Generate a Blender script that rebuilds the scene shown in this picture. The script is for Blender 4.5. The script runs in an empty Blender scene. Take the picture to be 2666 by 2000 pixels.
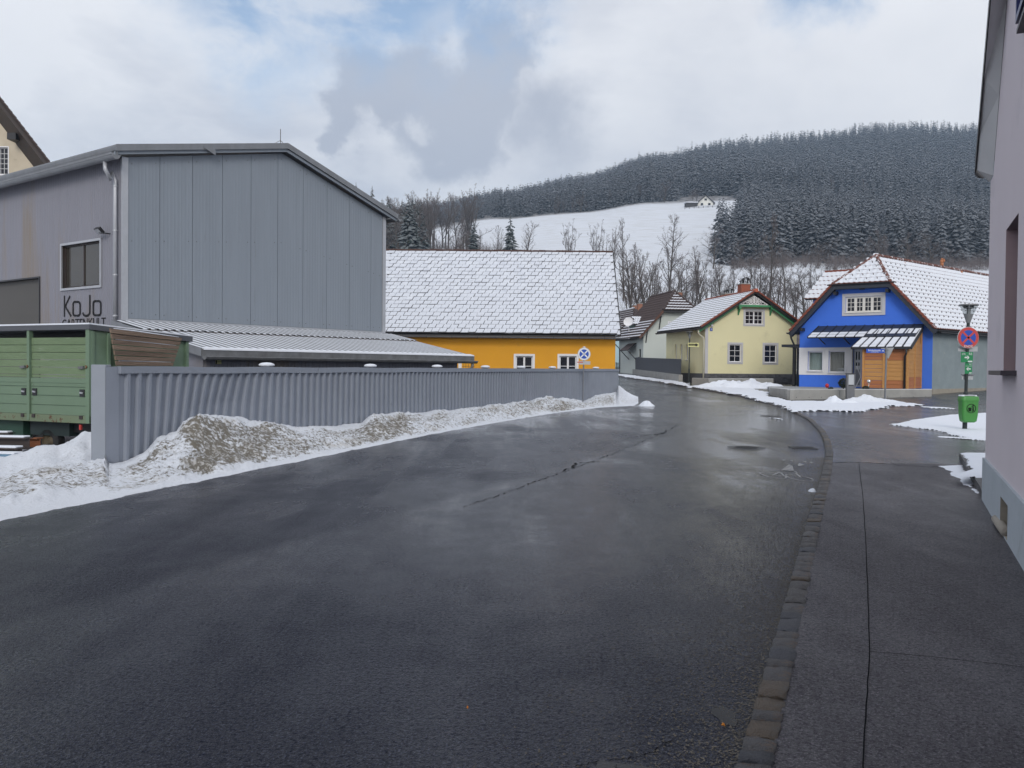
import bpy, bmesh, math, random
import numpy as np
from mathutils import Vector, Matrix, noise
from mathutils.geometry import tessellate_polygon
random.seed(7); RNG = np.random.default_rng(7)
scene = bpy.context.scene
COL = scene.collection
R = math.radians
# ---------------------------------------------------------------- camera
FPX, W0, H0, EYE = 2300.0, 2666.0, 2000.0, 1.65
PITCH, ROLL = 0.0191, 0.009
cam_d = bpy.data.cameras.new('camera'); cam = bpy.data.objects.new('camera', cam_d); COL.objects.link(cam)
cam_d.sensor_width = 36; cam_d.lens = 36*FPX/W0; cam_d.clip_start = .05; cam_d.clip_end = 5000
_F = Vector((0, math.cos(PITCH), -math.sin(PITCH))); _U0 = Vector((0, math.sin(PITCH), math.cos(PITCH))); _R0 = Vector((1, 0, 0))
CR = _R0*math.cos(ROLL)+_U0*math.sin(ROLL); CU = _U0*math.cos(ROLL)-_R0*math.sin(ROLL)
C0 = Vector((0, 0, EYE))
M = Matrix((CR, CU, -_F)).transposed().to_4x4(); M.translation = C0
cam.matrix_world = M; scene.camera = cam
# ---------------------------------------------------------------- world / light / exposure
scene.view_settings.view_transform = 'Standard'; scene.view_settings.look = 'None'
scene.view_settings.exposure = 0.06; scene.view_settings.gamma = 1.0; scene.view_settings.use_curve_mapping = False
scene.cycles.max_bounces = 6; scene.cycles.diffuse_bounces = 3; scene.cycles.glossy_bounces = 3
scene.cycles.transparent_max_bounces = 12; scene.cycles.volume_bounces = 0
def ray(px, py):
    return (_F + CR*((px-W0/2)/FPX) + CU*((H0/2-py)/FPX))
SUN_EL, SUN_AZ = R(25), R(180)      # azimuth clockwise from +Y (view direction): behind the camera, a little to its right
wd = bpy.data.worlds.new('World'); scene.world = wd; wd.use_nodes = True
nt = wd.node_tree; N = nt.nodes; L = nt.links; N.clear()
def wn(t, **k):
    n = N.new(t)
    for a, b in k.items(): setattr(n, a, b)
    return n
def wmath(op, a, b=None, clamp=False):
    n = wn('ShaderNodeMath', operation=op, use_clamp=clamp)
    for i, x in enumerate((a, b)):
        if x is None: continue
        if isinstance(x, (int, float)): n.inputs[i].default_value = x
        else: L.new(x, n.inputs[i])
    return n.outputs[0]
out = wn('ShaderNodeOutputWorld'); bg1 = wn('ShaderNodeBackground'); bg2 = wn('ShaderNodeBackground'); mixs = wn('ShaderNodeMixShader')
sky = wn('ShaderNodeTexSky', sky_type='NISHITA'); sky.sun_disc = False; sky.sun_elevation = SUN_EL; sky.sun_rotation = SUN_AZ
L.new(sky.outputs[0], bg1.inputs[0]); bg1.inputs[1].default_value = 0.15
tc = wn('ShaderNodeTexCoord'); sep = wn('ShaderNodeSeparateXYZ'); L.new(tc.outputs['Generated'], sep.inputs[0])
zz = wmath('ADD', wmath('MAXIMUM', sep.outputs[2], 0.0), 0.35)
cmb = wn('ShaderNodeCombineXYZ'); L.new(wmath('DIVIDE', sep.outputs[0], zz), cmb.inputs[0]); L.new(wmath('DIVIDE', sep.outputs[1], zz), cmb.inputs[1]); L.new(sep.outputs[2], cmb.inputs[2])
def wnoise(scale, det=6, rough=.55, dist=0.0, off=0):
    n = wn('ShaderNodeTexNoise'); mp = wn('ShaderNodeMapping'); mp.inputs[1].default_value = (off, off*.7, 0)
    L.new(cmb.outputs[0], mp.inputs[0]); L.new(mp.outputs[0], n.inputs[0])
    n.inputs['Scale'].default_value = scale; n.inputs['Detail'].default_value = det; n.inputs['Roughness'].default_value = rough; n.inputs['Distortion'].default_value = dist
    return n.outputs[0]
n1 = wnoise(2.2, 8, .58, .3, 3.1); n2 = wnoise(7.0, 8, .6, .2, 9.4); n3 = wnoise(1.1, 4, .5, .0, 5.5)
# direction warped by noise, used for the large cloud shapes in view
vn = wn('ShaderNodeTexNoise'); L.new(tc.outputs['Generated'], vn.inputs[0]); vn.inputs['Scale'].default_value = 11; vn.inputs['Detail'].default_value = 8; vn.inputs['Roughness'].default_value = .62
vs = wn('ShaderNodeVectorMath', operation='SUBTRACT'); L.new(vn.outputs['Color'], vs.inputs[0]); vs.inputs[1].default_value = (.5, .5, .5)
vk = wn('ShaderNodeVectorMath', operation='SCALE'); L.new(vs.outputs[0], vk.inputs[0]); vk.inputs['Scale'].default_value = .13
va = wn('ShaderNodeVectorMath', operation='ADD'); L.new(tc.outputs['Generated'], va.inputs[0]); L.new(vk.outputs[0], va.inputs[1])
def blob(px, py, rad, soft=.34):
    d = ray(px, py).normalized()
    n = wn('ShaderNodeVectorMath', operation='DISTANCE'); L.new(va.outputs[0], n.inputs[0]); n.inputs[1].default_value = d
    mr = wn('ShaderNodeMapRange', interpolation_type='SMOOTHSTEP'); L.new(n.outputs['Value'], mr.inputs[0])
    mr.inputs[1].default_value = rad*(1+soft)/FPX; mr.inputs[2].default_value = rad*(1-soft)/FPX
    return mr.outputs[0]
def wmax(*a):
    r = a[0]
    for x in a[1:]: r = wmath('MAXIMUM', r, x)
    return r
plume = wmax(blob(870, 360, 45), blob(900, 290, 60), blob(960, 220, 95), blob(1080, 250, 120), blob(1010, 300, 60), blob(1130, 330, 110), blob(1250, 260, 120), blob(1300, 150, 105), blob(1220, 330, 110), blob(1420, 300, 90, .9))
hole = blob(1095, 345, 26, .8)
plume = wmath('SUBTRACT', plume, wmath('MULTIPLY', hole, .6), True)
blue = wmax(blob(1000, -60, 190, .8), blob(700, -60, 200, .8), blob(1270, -40, 150, .8), blob(880, 60, 70, .9), blob(2150, -80, 90, .9))
ramp = wn('ShaderNodeValToRGB'); L.new(n1, ramp.inputs[0])
e = ramp.color_ramp.elements; e[0].position = .32; e[0].color = (.50, .53, .61, 1); e[1].position = .60; e[1].color = (.83, .84, .87, 1)
ov = wn('ShaderNodeMix', data_type='RGBA'); L.new(wmath('MULTIPLY', wmath('SUBTRACT', n2, .45, True), 2.2, True), ov.inputs[0]); L.new(ramp.outputs[0], ov.inputs[6]); ov.inputs[7].default_value = (.80, .81, .84, 1)
# the cloud deck is whiter to the right, greyer to the left as in the photograph
rt = wn('ShaderNodeMapRange', interpolation_type='SMOOTHSTEP'); L.new(wmath('ADD', sep.outputs[0], wmath('MULTIPLY', n3, .2)), rt.inputs[0]); rt.inputs[1].default_value = -.15; rt.inputs[2].default_value = .45
br = wn('ShaderNodeMix', data_type='RGBA'); L.new(wmath('MULTIPLY', rt.outputs[0], .7), br.inputs[0]); L.new(ov.outputs[2], br.inputs[6]); br.inputs[7].default_value = (.84, .84, .86, 1)
pm = wn('ShaderNodeMix', data_type='RGBA'); L.new(wmath('MULTIPLY', plume, .85), pm.inputs[0]); L.new(br.outputs[2], pm.inputs[6]); pm.inputs[7].default_value = (.41, .44, .52, 1)
L.new(pm.outputs[2], bg2.inputs[0]); bg2.inputs[1].default_value = 1.14
cover = wmath('SUBTRACT', 1.0, wmath('MULTIPLY', blue, wmath('ADD', wmath('MULTIPLY', wmath('SUBTRACT', .62, n2), 3.4, True), .38, True)), True)
L.new(wmath('MAXIMUM', cover, .12), mixs.inputs[0]); L.new(bg1.outputs[0], mixs.inputs[1]); L.new(bg2.outputs[0], mixs.inputs[2]); L.new(mixs.outputs[0], out.inputs[0])
sd = bpy.data.lights.new('sun', 'SUN'); sd.energy = 1.65; sd.angle = R(22); sd.color = (1, .96, .9)
so = bpy.data.objects.new('sun', sd); COL.objects.link(so)
sdir = Vector((math.sin(SUN_AZ)*math.cos(SUN_EL), math.cos(SUN_AZ)*math.cos(SUN_EL), math.sin(SUN_EL)))
so.rotation_euler = (-sdir).to_track_quat('-Z', 'Y').to_euler(); so.location = (20, -20, 60)
# ---------------------------------------------------------------- ground height and pixel -> place helpers
def zg(y):
    if y < 44: return 0.0
    if y < 62: return .03*(y-44)
    if y < 112: return .54+.02*(y-62)
    return 1.54
def P(px, py, d):
    r = ray(px, py); return C0 + r*(d/r.y)
def G(px, py, dz=0.0):
    r = ray(px, py); k = 3.0
    for i in range(4000):
        p = C0+r*k
        if p.z <= zg(p.y)+dz: break
        k *= 1.0015
    return Vector((p.x, p.y, zg(p.y)+dz))
# ---------------------------------------------------------------- materials
MATS = {}
def mat(name, col, rough=.7, metal=0, col2=None, nscale=2.0, namt=.5, bump=0.0, bscale=40, spec=.5, col3=None, n3scale=.6, n3thr=(.55, .7), stretch=(1, 1, 1), rough2=None):
    if name in MATS: return MATS[name]
    m = bpy.data.materials.new(name); m.use_nodes = True; t = m.node_tree; n = t.nodes; l = t.links
    b = n['Principled BSDF']; b.inputs['Roughness'].default_value = rough; b.inputs['Metallic'].default_value = metal; b.inputs['Specular IOR Level'].default_value = spec
    tcn = n.new('ShaderNodeTexCoord'); mp = n.new('ShaderNodeMapping'); mp.inputs[3].default_value = stretch; l.new(tcn.outputs['Object'], mp.inputs[0])
    if col2 is None: col2 = tuple(c*.75 for c in col)
    nz = n.new('ShaderNodeTexNoise'); nz.inputs['Scale'].default_value = nscale; nz.inputs['Detail'].default_value = 8; nz.inputs['Roughness'].default_value = .62; l.new(mp.outputs[0], nz.inputs[0])
    rp = n.new('ShaderNodeValToRGB'); rp.color_ramp.elements[0].position = .5-.22; rp.color_ramp.elements[1].position = .5+.22
    rp.color_ramp.elements[0].color = (*col2, 1); rp.color_ramp.elements[1].color = (*col, 1); l.new(nz.outputs[0], rp.inputs[0])
    mx = n.new('ShaderNodeMix'); mx.data_type = 'RGBA'; mx.inputs[0].default_value = namt; mx.inputs[6].default_value = (*col, 1); l.new(rp.outputs[0], mx.inputs[7])
    last = mx.outputs[2]
    if col3:
        n3_ = n.new('ShaderNodeTexNoise'); n3_.inputs['Scale'].default_value = n3scale; n3_.inputs['Detail'].default_value = 10; n3_.inputs['Roughness'].default_value = .7; l.new(mp.outputs[0], n3_.inputs[0])
        mr = n.new('ShaderNodeMapRange'); l.new(n3_.outputs[0], mr.inputs[0]); mr.inputs[1].default_value = n3thr[0]; mr.inputs[2].default_value = n3thr[1]
        m3 = n.new('ShaderNodeMix'); m3.data_type = 'RGBA'; l.new(mr.outputs[0], m3.inputs[0]); l.new(last, m3.inputs[6]); m3.inputs[7].default_value = (*col3, 1); last = m3.outputs[2]
    l.new(last, b.inputs['Base Color'])
    if rough2 is not None:
        rr = n.new('ShaderNodeMapRange'); l.new(nz.outputs[0], rr.inputs[0]); rr.inputs[1].default_value = .3; rr.inputs[2].default_value = .7; rr.inputs[3].default_value = rough; rr.inputs[4].default_value = rough2; l.new(rr.outputs[0], b.inputs['Roughness'])
    if bump:
        bz = n.new('ShaderNodeTexNoise'); bz.inputs['Scale'].default_value = bscale; bz.inputs['Detail'].default_value = 6; l.new(mp.outputs[0], bz.inputs[0])
        bp = n.new('ShaderNodeBump'); bp.inputs['Strength'].default_value = bump; bp.inputs['Distance'].default_value = .035; l.new(bz.outputs[0], bp.inputs['Height']); l.new(bp.outputs[0], b.inputs['Normal'])
    MATS[name] = m; return m
snow = mat('snow', (.70, .73, .79), .75, col2=(.61, .65, .73), nscale=3, bump=.35, bscale=14, spec=.3)
snow_roof = mat('roof_snow', (.65, .68, .74), .8, col2=(.50, .53, .60), nscale=2.2, bump=.3, bscale=30, spec=.2, col3=(.20, .19, .19), n3scale=5, n3thr=(.61, .68), namt=.8)
snow_roof2 = mat('roof_snow_clean', (.70, .725, .78), .8, col2=(.58, .61, .67), nscale=6, bump=.2, bscale=30, spec=.2)
slate = mat('dark_shingle', (.035, .033, .035), .75, col2=(.06, .05, .05), nscale=8)
redtile = mat('red_clay_tile', (.23, .055, .028), .75, col2=(.10, .035, .025), nscale=9, bump=.3)
browntile = mat('brown_clay_tile', (.055, .033, .03), .7, col2=(.035, .025, .025), nscale=6, bump=.3)
cladding = mat('grey_cladding', (.215, .245, .285), .45, col2=(.18, .205, .24), nscale=1.2, stretch=(3, 3, .3), spec=.5, namt=.6, col3=(.15, .16, .18), n3scale=1.0, n3thr=(.62, .8))
cladding2 = mat('grey_cladding_side', (.20, .20, .235), .5, col2=(.165, .165, .195), nscale=1.0, stretch=(3, 3, .3), col3=(.19, .15, .11), n3scale=.18, n3thr=(.53, .7))  # brown patches: stains, and a brownish reflection put into the colour
trim_grey = mat('grey_trim_metal', (.21, .22, .24), .45, col2=(.14, .145, .155), nscale=2.5, metal=.2, stretch=(1, 1, .3), namt=.8)
zinc = mat('weathered_zinc', (.20, .205, .215), .5, col2=(.09, .09, .09), nscale=4, metal=.3, namt=.8)
zinc_l = mat('light_zinc', (.42, .43, .46), .4, metal=.3, nscale=3)
fence_m = mat('fence_sheet', (.25, .275, .325), .62, col2=(.205, .225, .27), nscale=1.5, spec=.22, namt=.7, bump=.06, bscale=3, col3=(.12, .125, .14), n3scale=2.2, n3thr=(.64, .8))
orange_w = mat('orange_render', (.72, .34, .020), .85, col2=(.62, .275, .013), nscale=.9, col3=(.50, .25, .03), n3scale=.9, n3thr=(.60, .85), bump=.15, bscale=60)
yellow_w = mat('pale_yellow_render', (.74, .70, .44), .85, col2=(.66, .62, .39), nscale=.7, col3=(.50, .47, .30), n3scale=.8, n3thr=(.58, .85), bump=.15, bscale=60)
mint_w = mat('pale_mint_render', (.54, .58, .55), .85, col2=(.47, .51, .49), nscale=.7, bump=.1)
sky_w = mat('light_blue_render', (.42, .60, .66), .85, nscale=.7, col2=(.38, .53, .60))
white_b = mat('bright_white_paint', (.86, .86, .86), .6)
blue_w = mat('blue_render', (.050, .175, .74), .8, col2=(.040, .14, .62), nscale=.8, col3=(.05, .13, .45), n3scale=.9, n3thr=(.60, .85), bump=.12, bscale=60)
grey_w = mat('grey_render', (.25, .30, .32), .9, col2=(.19, .23, .245), nscale=1.3, bump=.3, bscale=12, namt=.8, col3=(.33, .35, .34), n3scale=1.6, n3thr=(.62, .72))
pink_w = mat('pinkish_render', (.66, .60, .64), .9, col2=(.60, .54, .58), nscale=1.2, bump=.35, bscale=110, col3=(.45, .42, .46), n3scale=.9, n3thr=(.56, .85))
reveal_w = mat('rose_reveal', (.42, .30, .31), .9, nscale=2)
plinth_w = mat('grey_plinth_render', (.46, .51, .56), .9, col2=(.36, .41, .45), nscale=2.5, bump=.6, bscale=90, col3=(.25, .27, .27), n3scale=2.2, n3thr=(.58, .78))
cream_w = mat('cream_render', (.55, .48, .37), .9, col2=(.42, .36, .27), nscale=1.0, bump=.25, bscale=15, namt=.8, col3=(.25, .21, .15), n3scale=1.3, n3thr=(.58, .75))
white_p = mat('white_paint', (.74, .74, .76), .5, col2=(.66, .66, .68), nscale=5)
stonewall = mat('stone_plinth', (.13, .13, .14), .85, col2=(.05, .05, .055), nscale=5, bump=1.0, bscale=4, namt=.9)
glass_d = mat('window_glass', (.012, .013, .018), .06, col2=(.02, .02, .025), nscale=1, spec=.6)
glass_b = mat('tinted_window_glass', (.045, .04, .033), .08, col2=(.03, .027, .024), nscale=1, spec=.5)
anthr = mat('anthracite_metal', (.025, .031, .045), .5, col2=(.02, .024, .034), nscale=2)
black_m = mat('black_metal', (.018, .018, .021), .5, nscale=5)
concrete = mat('concrete', (.34, .335, .32), .85, col2=(.25, .25, .24), nscale=2, bump=.2, bscale=20, namt=.8, col3=(.20, .195, .18), n3scale=1.1, n3thr=(.58, .78))
old_conc = mat('old_concrete', (.33, .30, .25), .9, col2=(.22, .20, .165), nscale=3, bump=.4, bscale=14, namt=.8)
green_p = mat('green_painted_wood', (.155, .215, .12), .6, col2=(.11, .165, .085), nscale=2.2, stretch=(.7, .7, 4), namt=.8, bump=.2, bscale=12, col3=(.27, .33, .25), n3scale=1.6, n3thr=(.60, .80))
green_m = mat('green_painted_steel', (.14, .21, .14), .5, col2=(.115, .175, .115), nscale=2, col3=(.055, .03, .015), n3scale=4, n3thr=(.66, .72))
raw_wood = mat('weathered_plank', (.33, .24, .18), .85, col2=(.19, .135, .10), nscale=2, stretch=(.6, .6, 7), bump=.5, bscale=10, namt=.9)
larch = mat('larch_board', (.52, .27, .085), .7, col2=(.40, .19, .055), nscale=2, stretch=(.6, .6, 6), bump=.15, namt=.8)
larch_r = mat('larch_board_reddish', (.40, .15, .055), .7, col2=(.32, .115, .04), nscale=2, stretch=(.6, .6, 6), bump=.15, namt=.8)
rust = mat('rusty_steel', (.20, .065, .02), .8, col2=(.09, .04, .025), nscale=3, bump=.3)
dsteel = mat('dark_steel', (.035, .03, .03), .6, col2=(.06, .035, .025), nscale=3)
rubber = mat('tyre_rubber', (.03, .03, .032), .85, nscale=8, bump=.3)
rim_m = mat('wheel_rim', (.10, .08, .05), .7, nscale=6)
brick_r = mat('red_brick', (.33, .085, .04), .85, col2=(.22, .06, .035), nscale=9, bump=.4)
mortar = mat('mortar', (.30, .25, .21), .9, nscale=6)
green_trim = mat('green_trim_paint', (.055, .27, .115), .5, nscale=4)
red_s = mat('sign_red', (.50, .055, .05), .45, col2=(.46, .05, .045), nscale=4)
blue_s = mat('sign_blue', (.012, .07, .42), .45, nscale=4)
green_s = mat('sign_green', (.01, .21, .075), .45, nscale=4)
white_s = mat('sign_white', (.74, .75, .76), .45, nscale=4)
yellow_s = mat('sign_yellow', (.66, .66, .30), .5, nscale=4)
black_s = mat('sign_black', (.010, .010, .012), .9, nscale=4)
bin_g = mat('bin_green_plastic', (.055, .24, .05), .4, col2=(.047, .205, .042), nscale=5)
pole_m = mat('dark_green_pole', (.02, .028, .028), .45, nscale=4)
galv = mat('galvanised_steel', (.22, .23, .25), .4, metal=.5, nscale=6)
bark = mat('bark', (.085, .07, .06), .9, col2=(.05, .042, .037), nscale=3, col3=(.33, .34, .36), n3scale=2.5, n3thr=(.62, .72))
twig_b = mat('brushwood_twigs', (.15, .125, .12), .9, col2=(.09, .072, .07), nscale=.3, col3=(.22, .22, .24), n3scale=.8, n3thr=(.60, .75))
yellow_l = mat('autumn_leaf', (.60, .22, .02), .6, nscale=40)
def conifer_mat(name, c1, c2, amt):
    m = bpy.data.materials.new(name); m.use_nodes = True; t = m.node_tree; n = t.nodes; l = t.links
    b = n['Principled BSDF']; b.inputs['Roughness'].default_value = .9; b.inputs['Specular IOR Level'].default_value = .1
    g = n.new('ShaderNodeNewGeometry'); s = n.new('ShaderNodeSeparateXYZ'); l.new(g.outputs['Normal'], s.inputs[0])
    ab = n.new('ShaderNodeMath'); ab.operation = 'ABSOLUTE'; l.new(s.outputs[2], ab.inputs[0])
    nz = n.new('ShaderNodeTexNoise'); nz.inputs['Scale'].default_value = .9; nz.inputs['Detail'].default_value = 5; l.new(g.outputs['Position'], nz.inputs[0])
    nb = n.new('ShaderNodeTexNoise'); nb.inputs['Scale'].default_value = .05; nb.inputs['Detail'].default_value = 3; l.new(g.outputs['Position'], nb.inputs[0])
    ad = n.new('ShaderNodeMath'); ad.operation = 'MULTIPLY'; l.new(nz.outputs[0], ad.inputs[0]); l.new(ab.outputs[0], ad.inputs[1])
    mr = n.new('ShaderNodeMapRange'); l.new(ad.outputs[0], mr.inputs[0]); mr.inputs[1].default_value = .31; mr.inputs[2].default_value = .43; mr.inputs[4].default_value = amt
    mx = n.new('ShaderNodeMix'); mx.data_type = 'RGBA'; l.new(nb.outputs[0], mx.inputs[0]); mx.inputs[6].default_value = (*c1, 1); mx.inputs[7].default_value = (*c2, 1)
    m2 = n.new('ShaderNodeMix'); m2.data_type = 'RGBA'; l.new(mr.outputs[0], m2.inputs[0]); l.new(mx.outputs[2], m2.inputs[6]); m2.inputs[7].default_value = (.62, .65, .70, 1)
    l.new(m2.outputs[2], b.inputs['Base Color']); return m
spruce_m = conifer_mat('spruce_needles', (.003, .007, .012), (.024, .031, .043), .30)
def glass_clear():
    m = bpy.data.materials.new('clear_glass'); m.use_nodes = True; t = m.node_tree; n = t.nodes; l = t.links
    n.remove(n['Principled BSDF']); o = n['Material Output']; tr = n.new('ShaderNodeBsdfTransparent'); gl = n.new('ShaderNodeBsdfGlossy'); gl.inputs['Roughness'].default_value = .05
    gl.inputs[0].default_value = (.9, .9, .9, 1); tr.inputs[0].default_value = (.78, .8, .8, 1)
    mx = n.new('ShaderNodeMixShader'); mx.inputs[0].default_value = .12; l.new(tr.outputs[0], mx.inputs[1]); l.new(gl.outputs[0], mx.inputs[2]); l.new(mx.outputs[0], o.inputs[0]); return m
glass_c = glass_clear()
def asphalt(name, base, wet, dark, rlo, rhi, bump=.5, lane=None, spec=(.15, .5), wetbias=0.0, fine_s=26, grit_s=80):
    m = bpy.data.materials.new(name); m.use_nodes = True; t = m.node_tree; n = t.nodes; l = t.links; b = n['Principled BSDF']
    g = n.new('ShaderNodeNewGeometry')
    def nz(s, d=6, r=.6, st=(1, 1, 1), dist=0, rot=0):
        mp = n.new('ShaderNodeMapping'); mp.inputs[3].default_value = st; mp.inputs[2].default_value = (0, 0, rot); l.new(g.outputs['Position'], mp.inputs[0])
        x = n.new('ShaderNodeTexNoise'); x.inputs['Scale'].default_value = s; x.inputs['Detail'].default_value = d; x.inputs['Roughness'].default_value = r; x.inputs['Distortion'].default_value = dist; l.new(mp.outputs[0], x.inputs[0]); return x.outputs[0]
    def mth(op, a, c, cl=False):
        x = n.new('ShaderNodeMath'); x.operation = op; x.use_clamp = cl
        for i_, v_ in enumerate((a, c)):
            if isinstance(v_, (int, float)): x.inputs[i_].default_value = v_
            else: l.new(v_, x.inputs[i_])
        return x.outputs[0]
    def mrg(v_, a0, a1, b0, b1, sm=False):
        x = n.new('ShaderNodeMapRange'); l.new(v_, x.inputs[0]); x.inputs[1].default_value = a0; x.inputs[2].default_value = a1; x.inputs[3].default_value = b0; x.inputs[4].default_value = b1
        if sm: x.interpolation_type = 'SMOOTHSTEP'
        return x.outputs[0]
    big = nz(.35, 6, .6, (1, .5, 1), .5); mid = nz(2.6, 5, .65); fine = nz(fine_s, 3, .75); grit = nz(grit_s, 2, .65)
    streak = nz(2.2, 5, .6, (1, .09, 1), .1, math.atan2(.38, 1.0))      # tyre tracks run along the road
    W = mth('ADD', mrg(big, .36, .60, .08, .50, True), mrg(mid, .3, .7, -.10, .10)); W = mth('ADD', W, mrg(streak, .35, .65, -.14, .09)); W = mth('ADD', W, wetbias)
    if lane:      # the road dries out towards the camera, and the paving lane beyond the seam is drier than the nearer one
        (x0, y0), (x1, y1) = lane; ux, uy = x1-x0, y1-y0; ll = math.hypot(ux, uy); nx, ny = -uy/ll, ux/ll
        dt = n.new('ShaderNodeVectorMath'); dt.operation = 'DOT_PRODUCT'; l.new(g.outputs['Position'], dt.inputs[0]); dt.inputs[1].default_value = (nx, ny, 0)
        wv = mth('ADD', dt.outputs['Value'], mth('MULTIPLY', mid, .35)); c0_ = nx*x0+ny*y0+.18; W = mth('ADD', W, mrg(wv, c0_-.12, c0_+.22, 0, -.30, True))
        sy = n.new('ShaderNodeSeparateXYZ'); l.new(g.outputs['Position'], sy.inputs[0]); W = mth('ADD', W, mrg(sy.outputs[1], 4.5, 9.0, -.45, .05, True)); W = mth('ADD', W, mrg(sy.outputs[1], 14, 30, 0, .5, True))
    W = mth('ADD', W, 0.0, True)
    l.new(mrg(W, 0, 1, rhi, rlo), b.inputs['Roughness'])
    c = n.new('ShaderNodeMix'); c.data_type = 'RGBA'; l.new(W, c.inputs[0]); c.inputs[6].default_value = (*base, 1); c.inputs[7].default_value = (*wet, 1)
    c2 = n.new('ShaderNodeMix'); c2.data_type = 'RGBA'; l.new(mrg(grit, .54, .66, 0, .9), c2.inputs[0]); l.new(c.outputs[2], c2.inputs[6]); c2.inputs[7].default_value = (*dark, 1)
    l.new(c2.outputs[2], b.inputs['Base Color'])
    bp = n.new('ShaderNodeBump'); bp.inputs['Distance'].default_value = .035; l.new(mrg(W, 0, 1, bump, bump*.35), bp.inputs['Strength'])
    l.new(mth('ADD', fine, grit), bp.inputs['Height']); l.new(bp.outputs[0], b.inputs['Normal'])
    cav = mrg(nz(fine_s*1.5, 3, .7), .36, .64, .15, 1.7); l.new(mth('MULTIPLY', mrg(W, 0, 1, spec[0], spec[1]), cav), b.inputs['Specular IOR Level'])
    return m
road_m = asphalt('wet_asphalt', (.012, .014, .026), (.007, .009, .018), (.085, .095, .14), .06, .44, .85, ((G(1060, 1333).x, G(1060, 1333).y), (G(1620, 1172).x, G(1620, 1172).y)), (.20, .52), .38)
pave_m = asphalt('damp_pavement_asphalt', (.050, .046, .057), (.032, .030, .039), (.17, .16, .18), .24, .58, .9, None, (.35, .5), .1, 34, 100)
side_m = asphalt('wet_side_street_asphalt', (.028, .027, .033), (.014, .014, .019), (.09, .09, .10), .10, .40, .6, None, (.35, .5), .40)
tar_m = mat('tar_joint', (.010, .010, .012), .95, nscale=20, spec=.1)
def dirty_snow():
    m = bpy.data.materials.new('dirty_snow'); m.use_nodes = True; t = m.node_tree; n = t.nodes; l = t.links; b = n['Principled BSDF']; b.inputs['Roughness'].default_value = .8; b.inputs['Specular IOR Level'].default_value = .25
    g = n.new('ShaderNodeNewGeometry')
    def nz(s, d=8, r=.65):
        x = n.new('ShaderNodeTexNoise'); x.inputs['Scale'].default_value = s; x.inputs['Detail'].default_value = d; x.inputs['Roughness'].default_value = r; l.new(g.outputs['Position'], x.inputs[0]); return x.outputs[0]
    at = n.new('ShaderNodeAttribute'); at.attribute_name = 'dirt'
    a = n.new('ShaderNodeMath'); a.operation = 'MULTIPLY_ADD'; l.new(at.outputs['Fac'], a.inputs[0]); a.inputs[1].default_value = .32; l.new(nz(12, 10, .72), a.inputs[2])
    mr = n.new('ShaderNodeMapRange'); l.new(a.outputs[0], mr.inputs[0]); mr.inputs[1].default_value = .665; mr.inputs[2].default_value = .76
    a2 = n.new('ShaderNodeMath'); a2.operation = 'MULTIPLY_ADD'; l.new(at.outputs['Fac'], a2.inputs[0]); a2.inputs[1].default_value = .42; l.new(nz(2.2, 5), a2.inputs[2])
    mb = n.new('ShaderNodeMapRange'); l.new(a2.outputs[0], mb.inputs[0]); mb.inputs[1].default_value = .74; mb.inputs[2].default_value = .95; mb.inputs[4].default_value = .6
    c0 = n.new('ShaderNodeMix'); c0.data_type = 'RGBA'; l.new(mb.outputs[0], c0.inputs[0]); c0.inputs[6].default_value = (.69, .72, .78, 1); c0.inputs[7].default_value = (.40, .36, .30, 1)
    c1 = n.new('ShaderNodeMix'); c1.data_type = 'RGBA'; l.new(mr.outputs[0], c1.inputs[0]); l.new(c0.outputs[2], c1.inputs[6]); c1.inputs[7].default_value = (.17, .155, .13, 1)
    l.new(c1.outputs[2], b.inputs['Base Color'])
    bp = n.new('ShaderNodeBump'); bp.inputs['Strength'].default_value = .9; bp.inputs['Distance'].default_value = .05; l.new(nz(16, 8, .7), bp.inputs['Height']); l.new(bp.outputs[0], b.inputs['Normal'])
    return m
dsnow = dirty_snow()
# ---------------------------------------------------------------- mesh and object helpers
WL = {}
def link(name, mesh, parent=None, loc=None):
    o = bpy.data.objects.new(name, mesh); COL.objects.link(o)
    if parent is not None: o.parent = parent; WL[o.name] = WL[parent.name].copy()
    else: WL[o.name] = Vector(loc) if loc is not None else Vector((0, 0, 0))
    return o
def thing(name, label, cat, loc, group=None):
    o = bpy.data.objects.new(name, None); COL.objects.link(o); o.location = loc; o.empty_display_size = .3
    o['label'] = label; o['category'] = cat
    if group: o['group'] = group
    WL[o.name] = Vector(loc); return o
def tag(o, label=None, cat=None, group=None, kind=None):
    if label: o['label'] = label
    if cat: o['category'] = cat
    if group: o['group'] = group
    if kind: o['kind'] = kind
    return o
class Fr:      # an upright frame: s along u, t outward along n, z up
    def __init__(s, o, u, n=None):
        s.o = Vector((o[0], o[1], 0)); s.u = Vector((u[0], u[1], 0)).normalized()
        s.n = Vector((s.u.y, -s.u.x, 0)) if n is None else Vector((n[0], n[1], 0)).normalized()
    def W(s, a, t, z): return s.o+s.u*a+s.n*t+Vector((0, 0, z))
    def at(s, px, py, t=0.0):
        pn = Vector((s.u.y, -s.u.x, 0)); r = ray(px, py)
        k = ((s.o+s.n*t-C0).dot(pn))/r.dot(pn); p = C0+r*k
        return (p-s.o-s.n*t).dot(s.u), p.z
WF = Fr((0, 0), (1, 0), (0, 1))     # world axes: s=x, t=y
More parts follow.
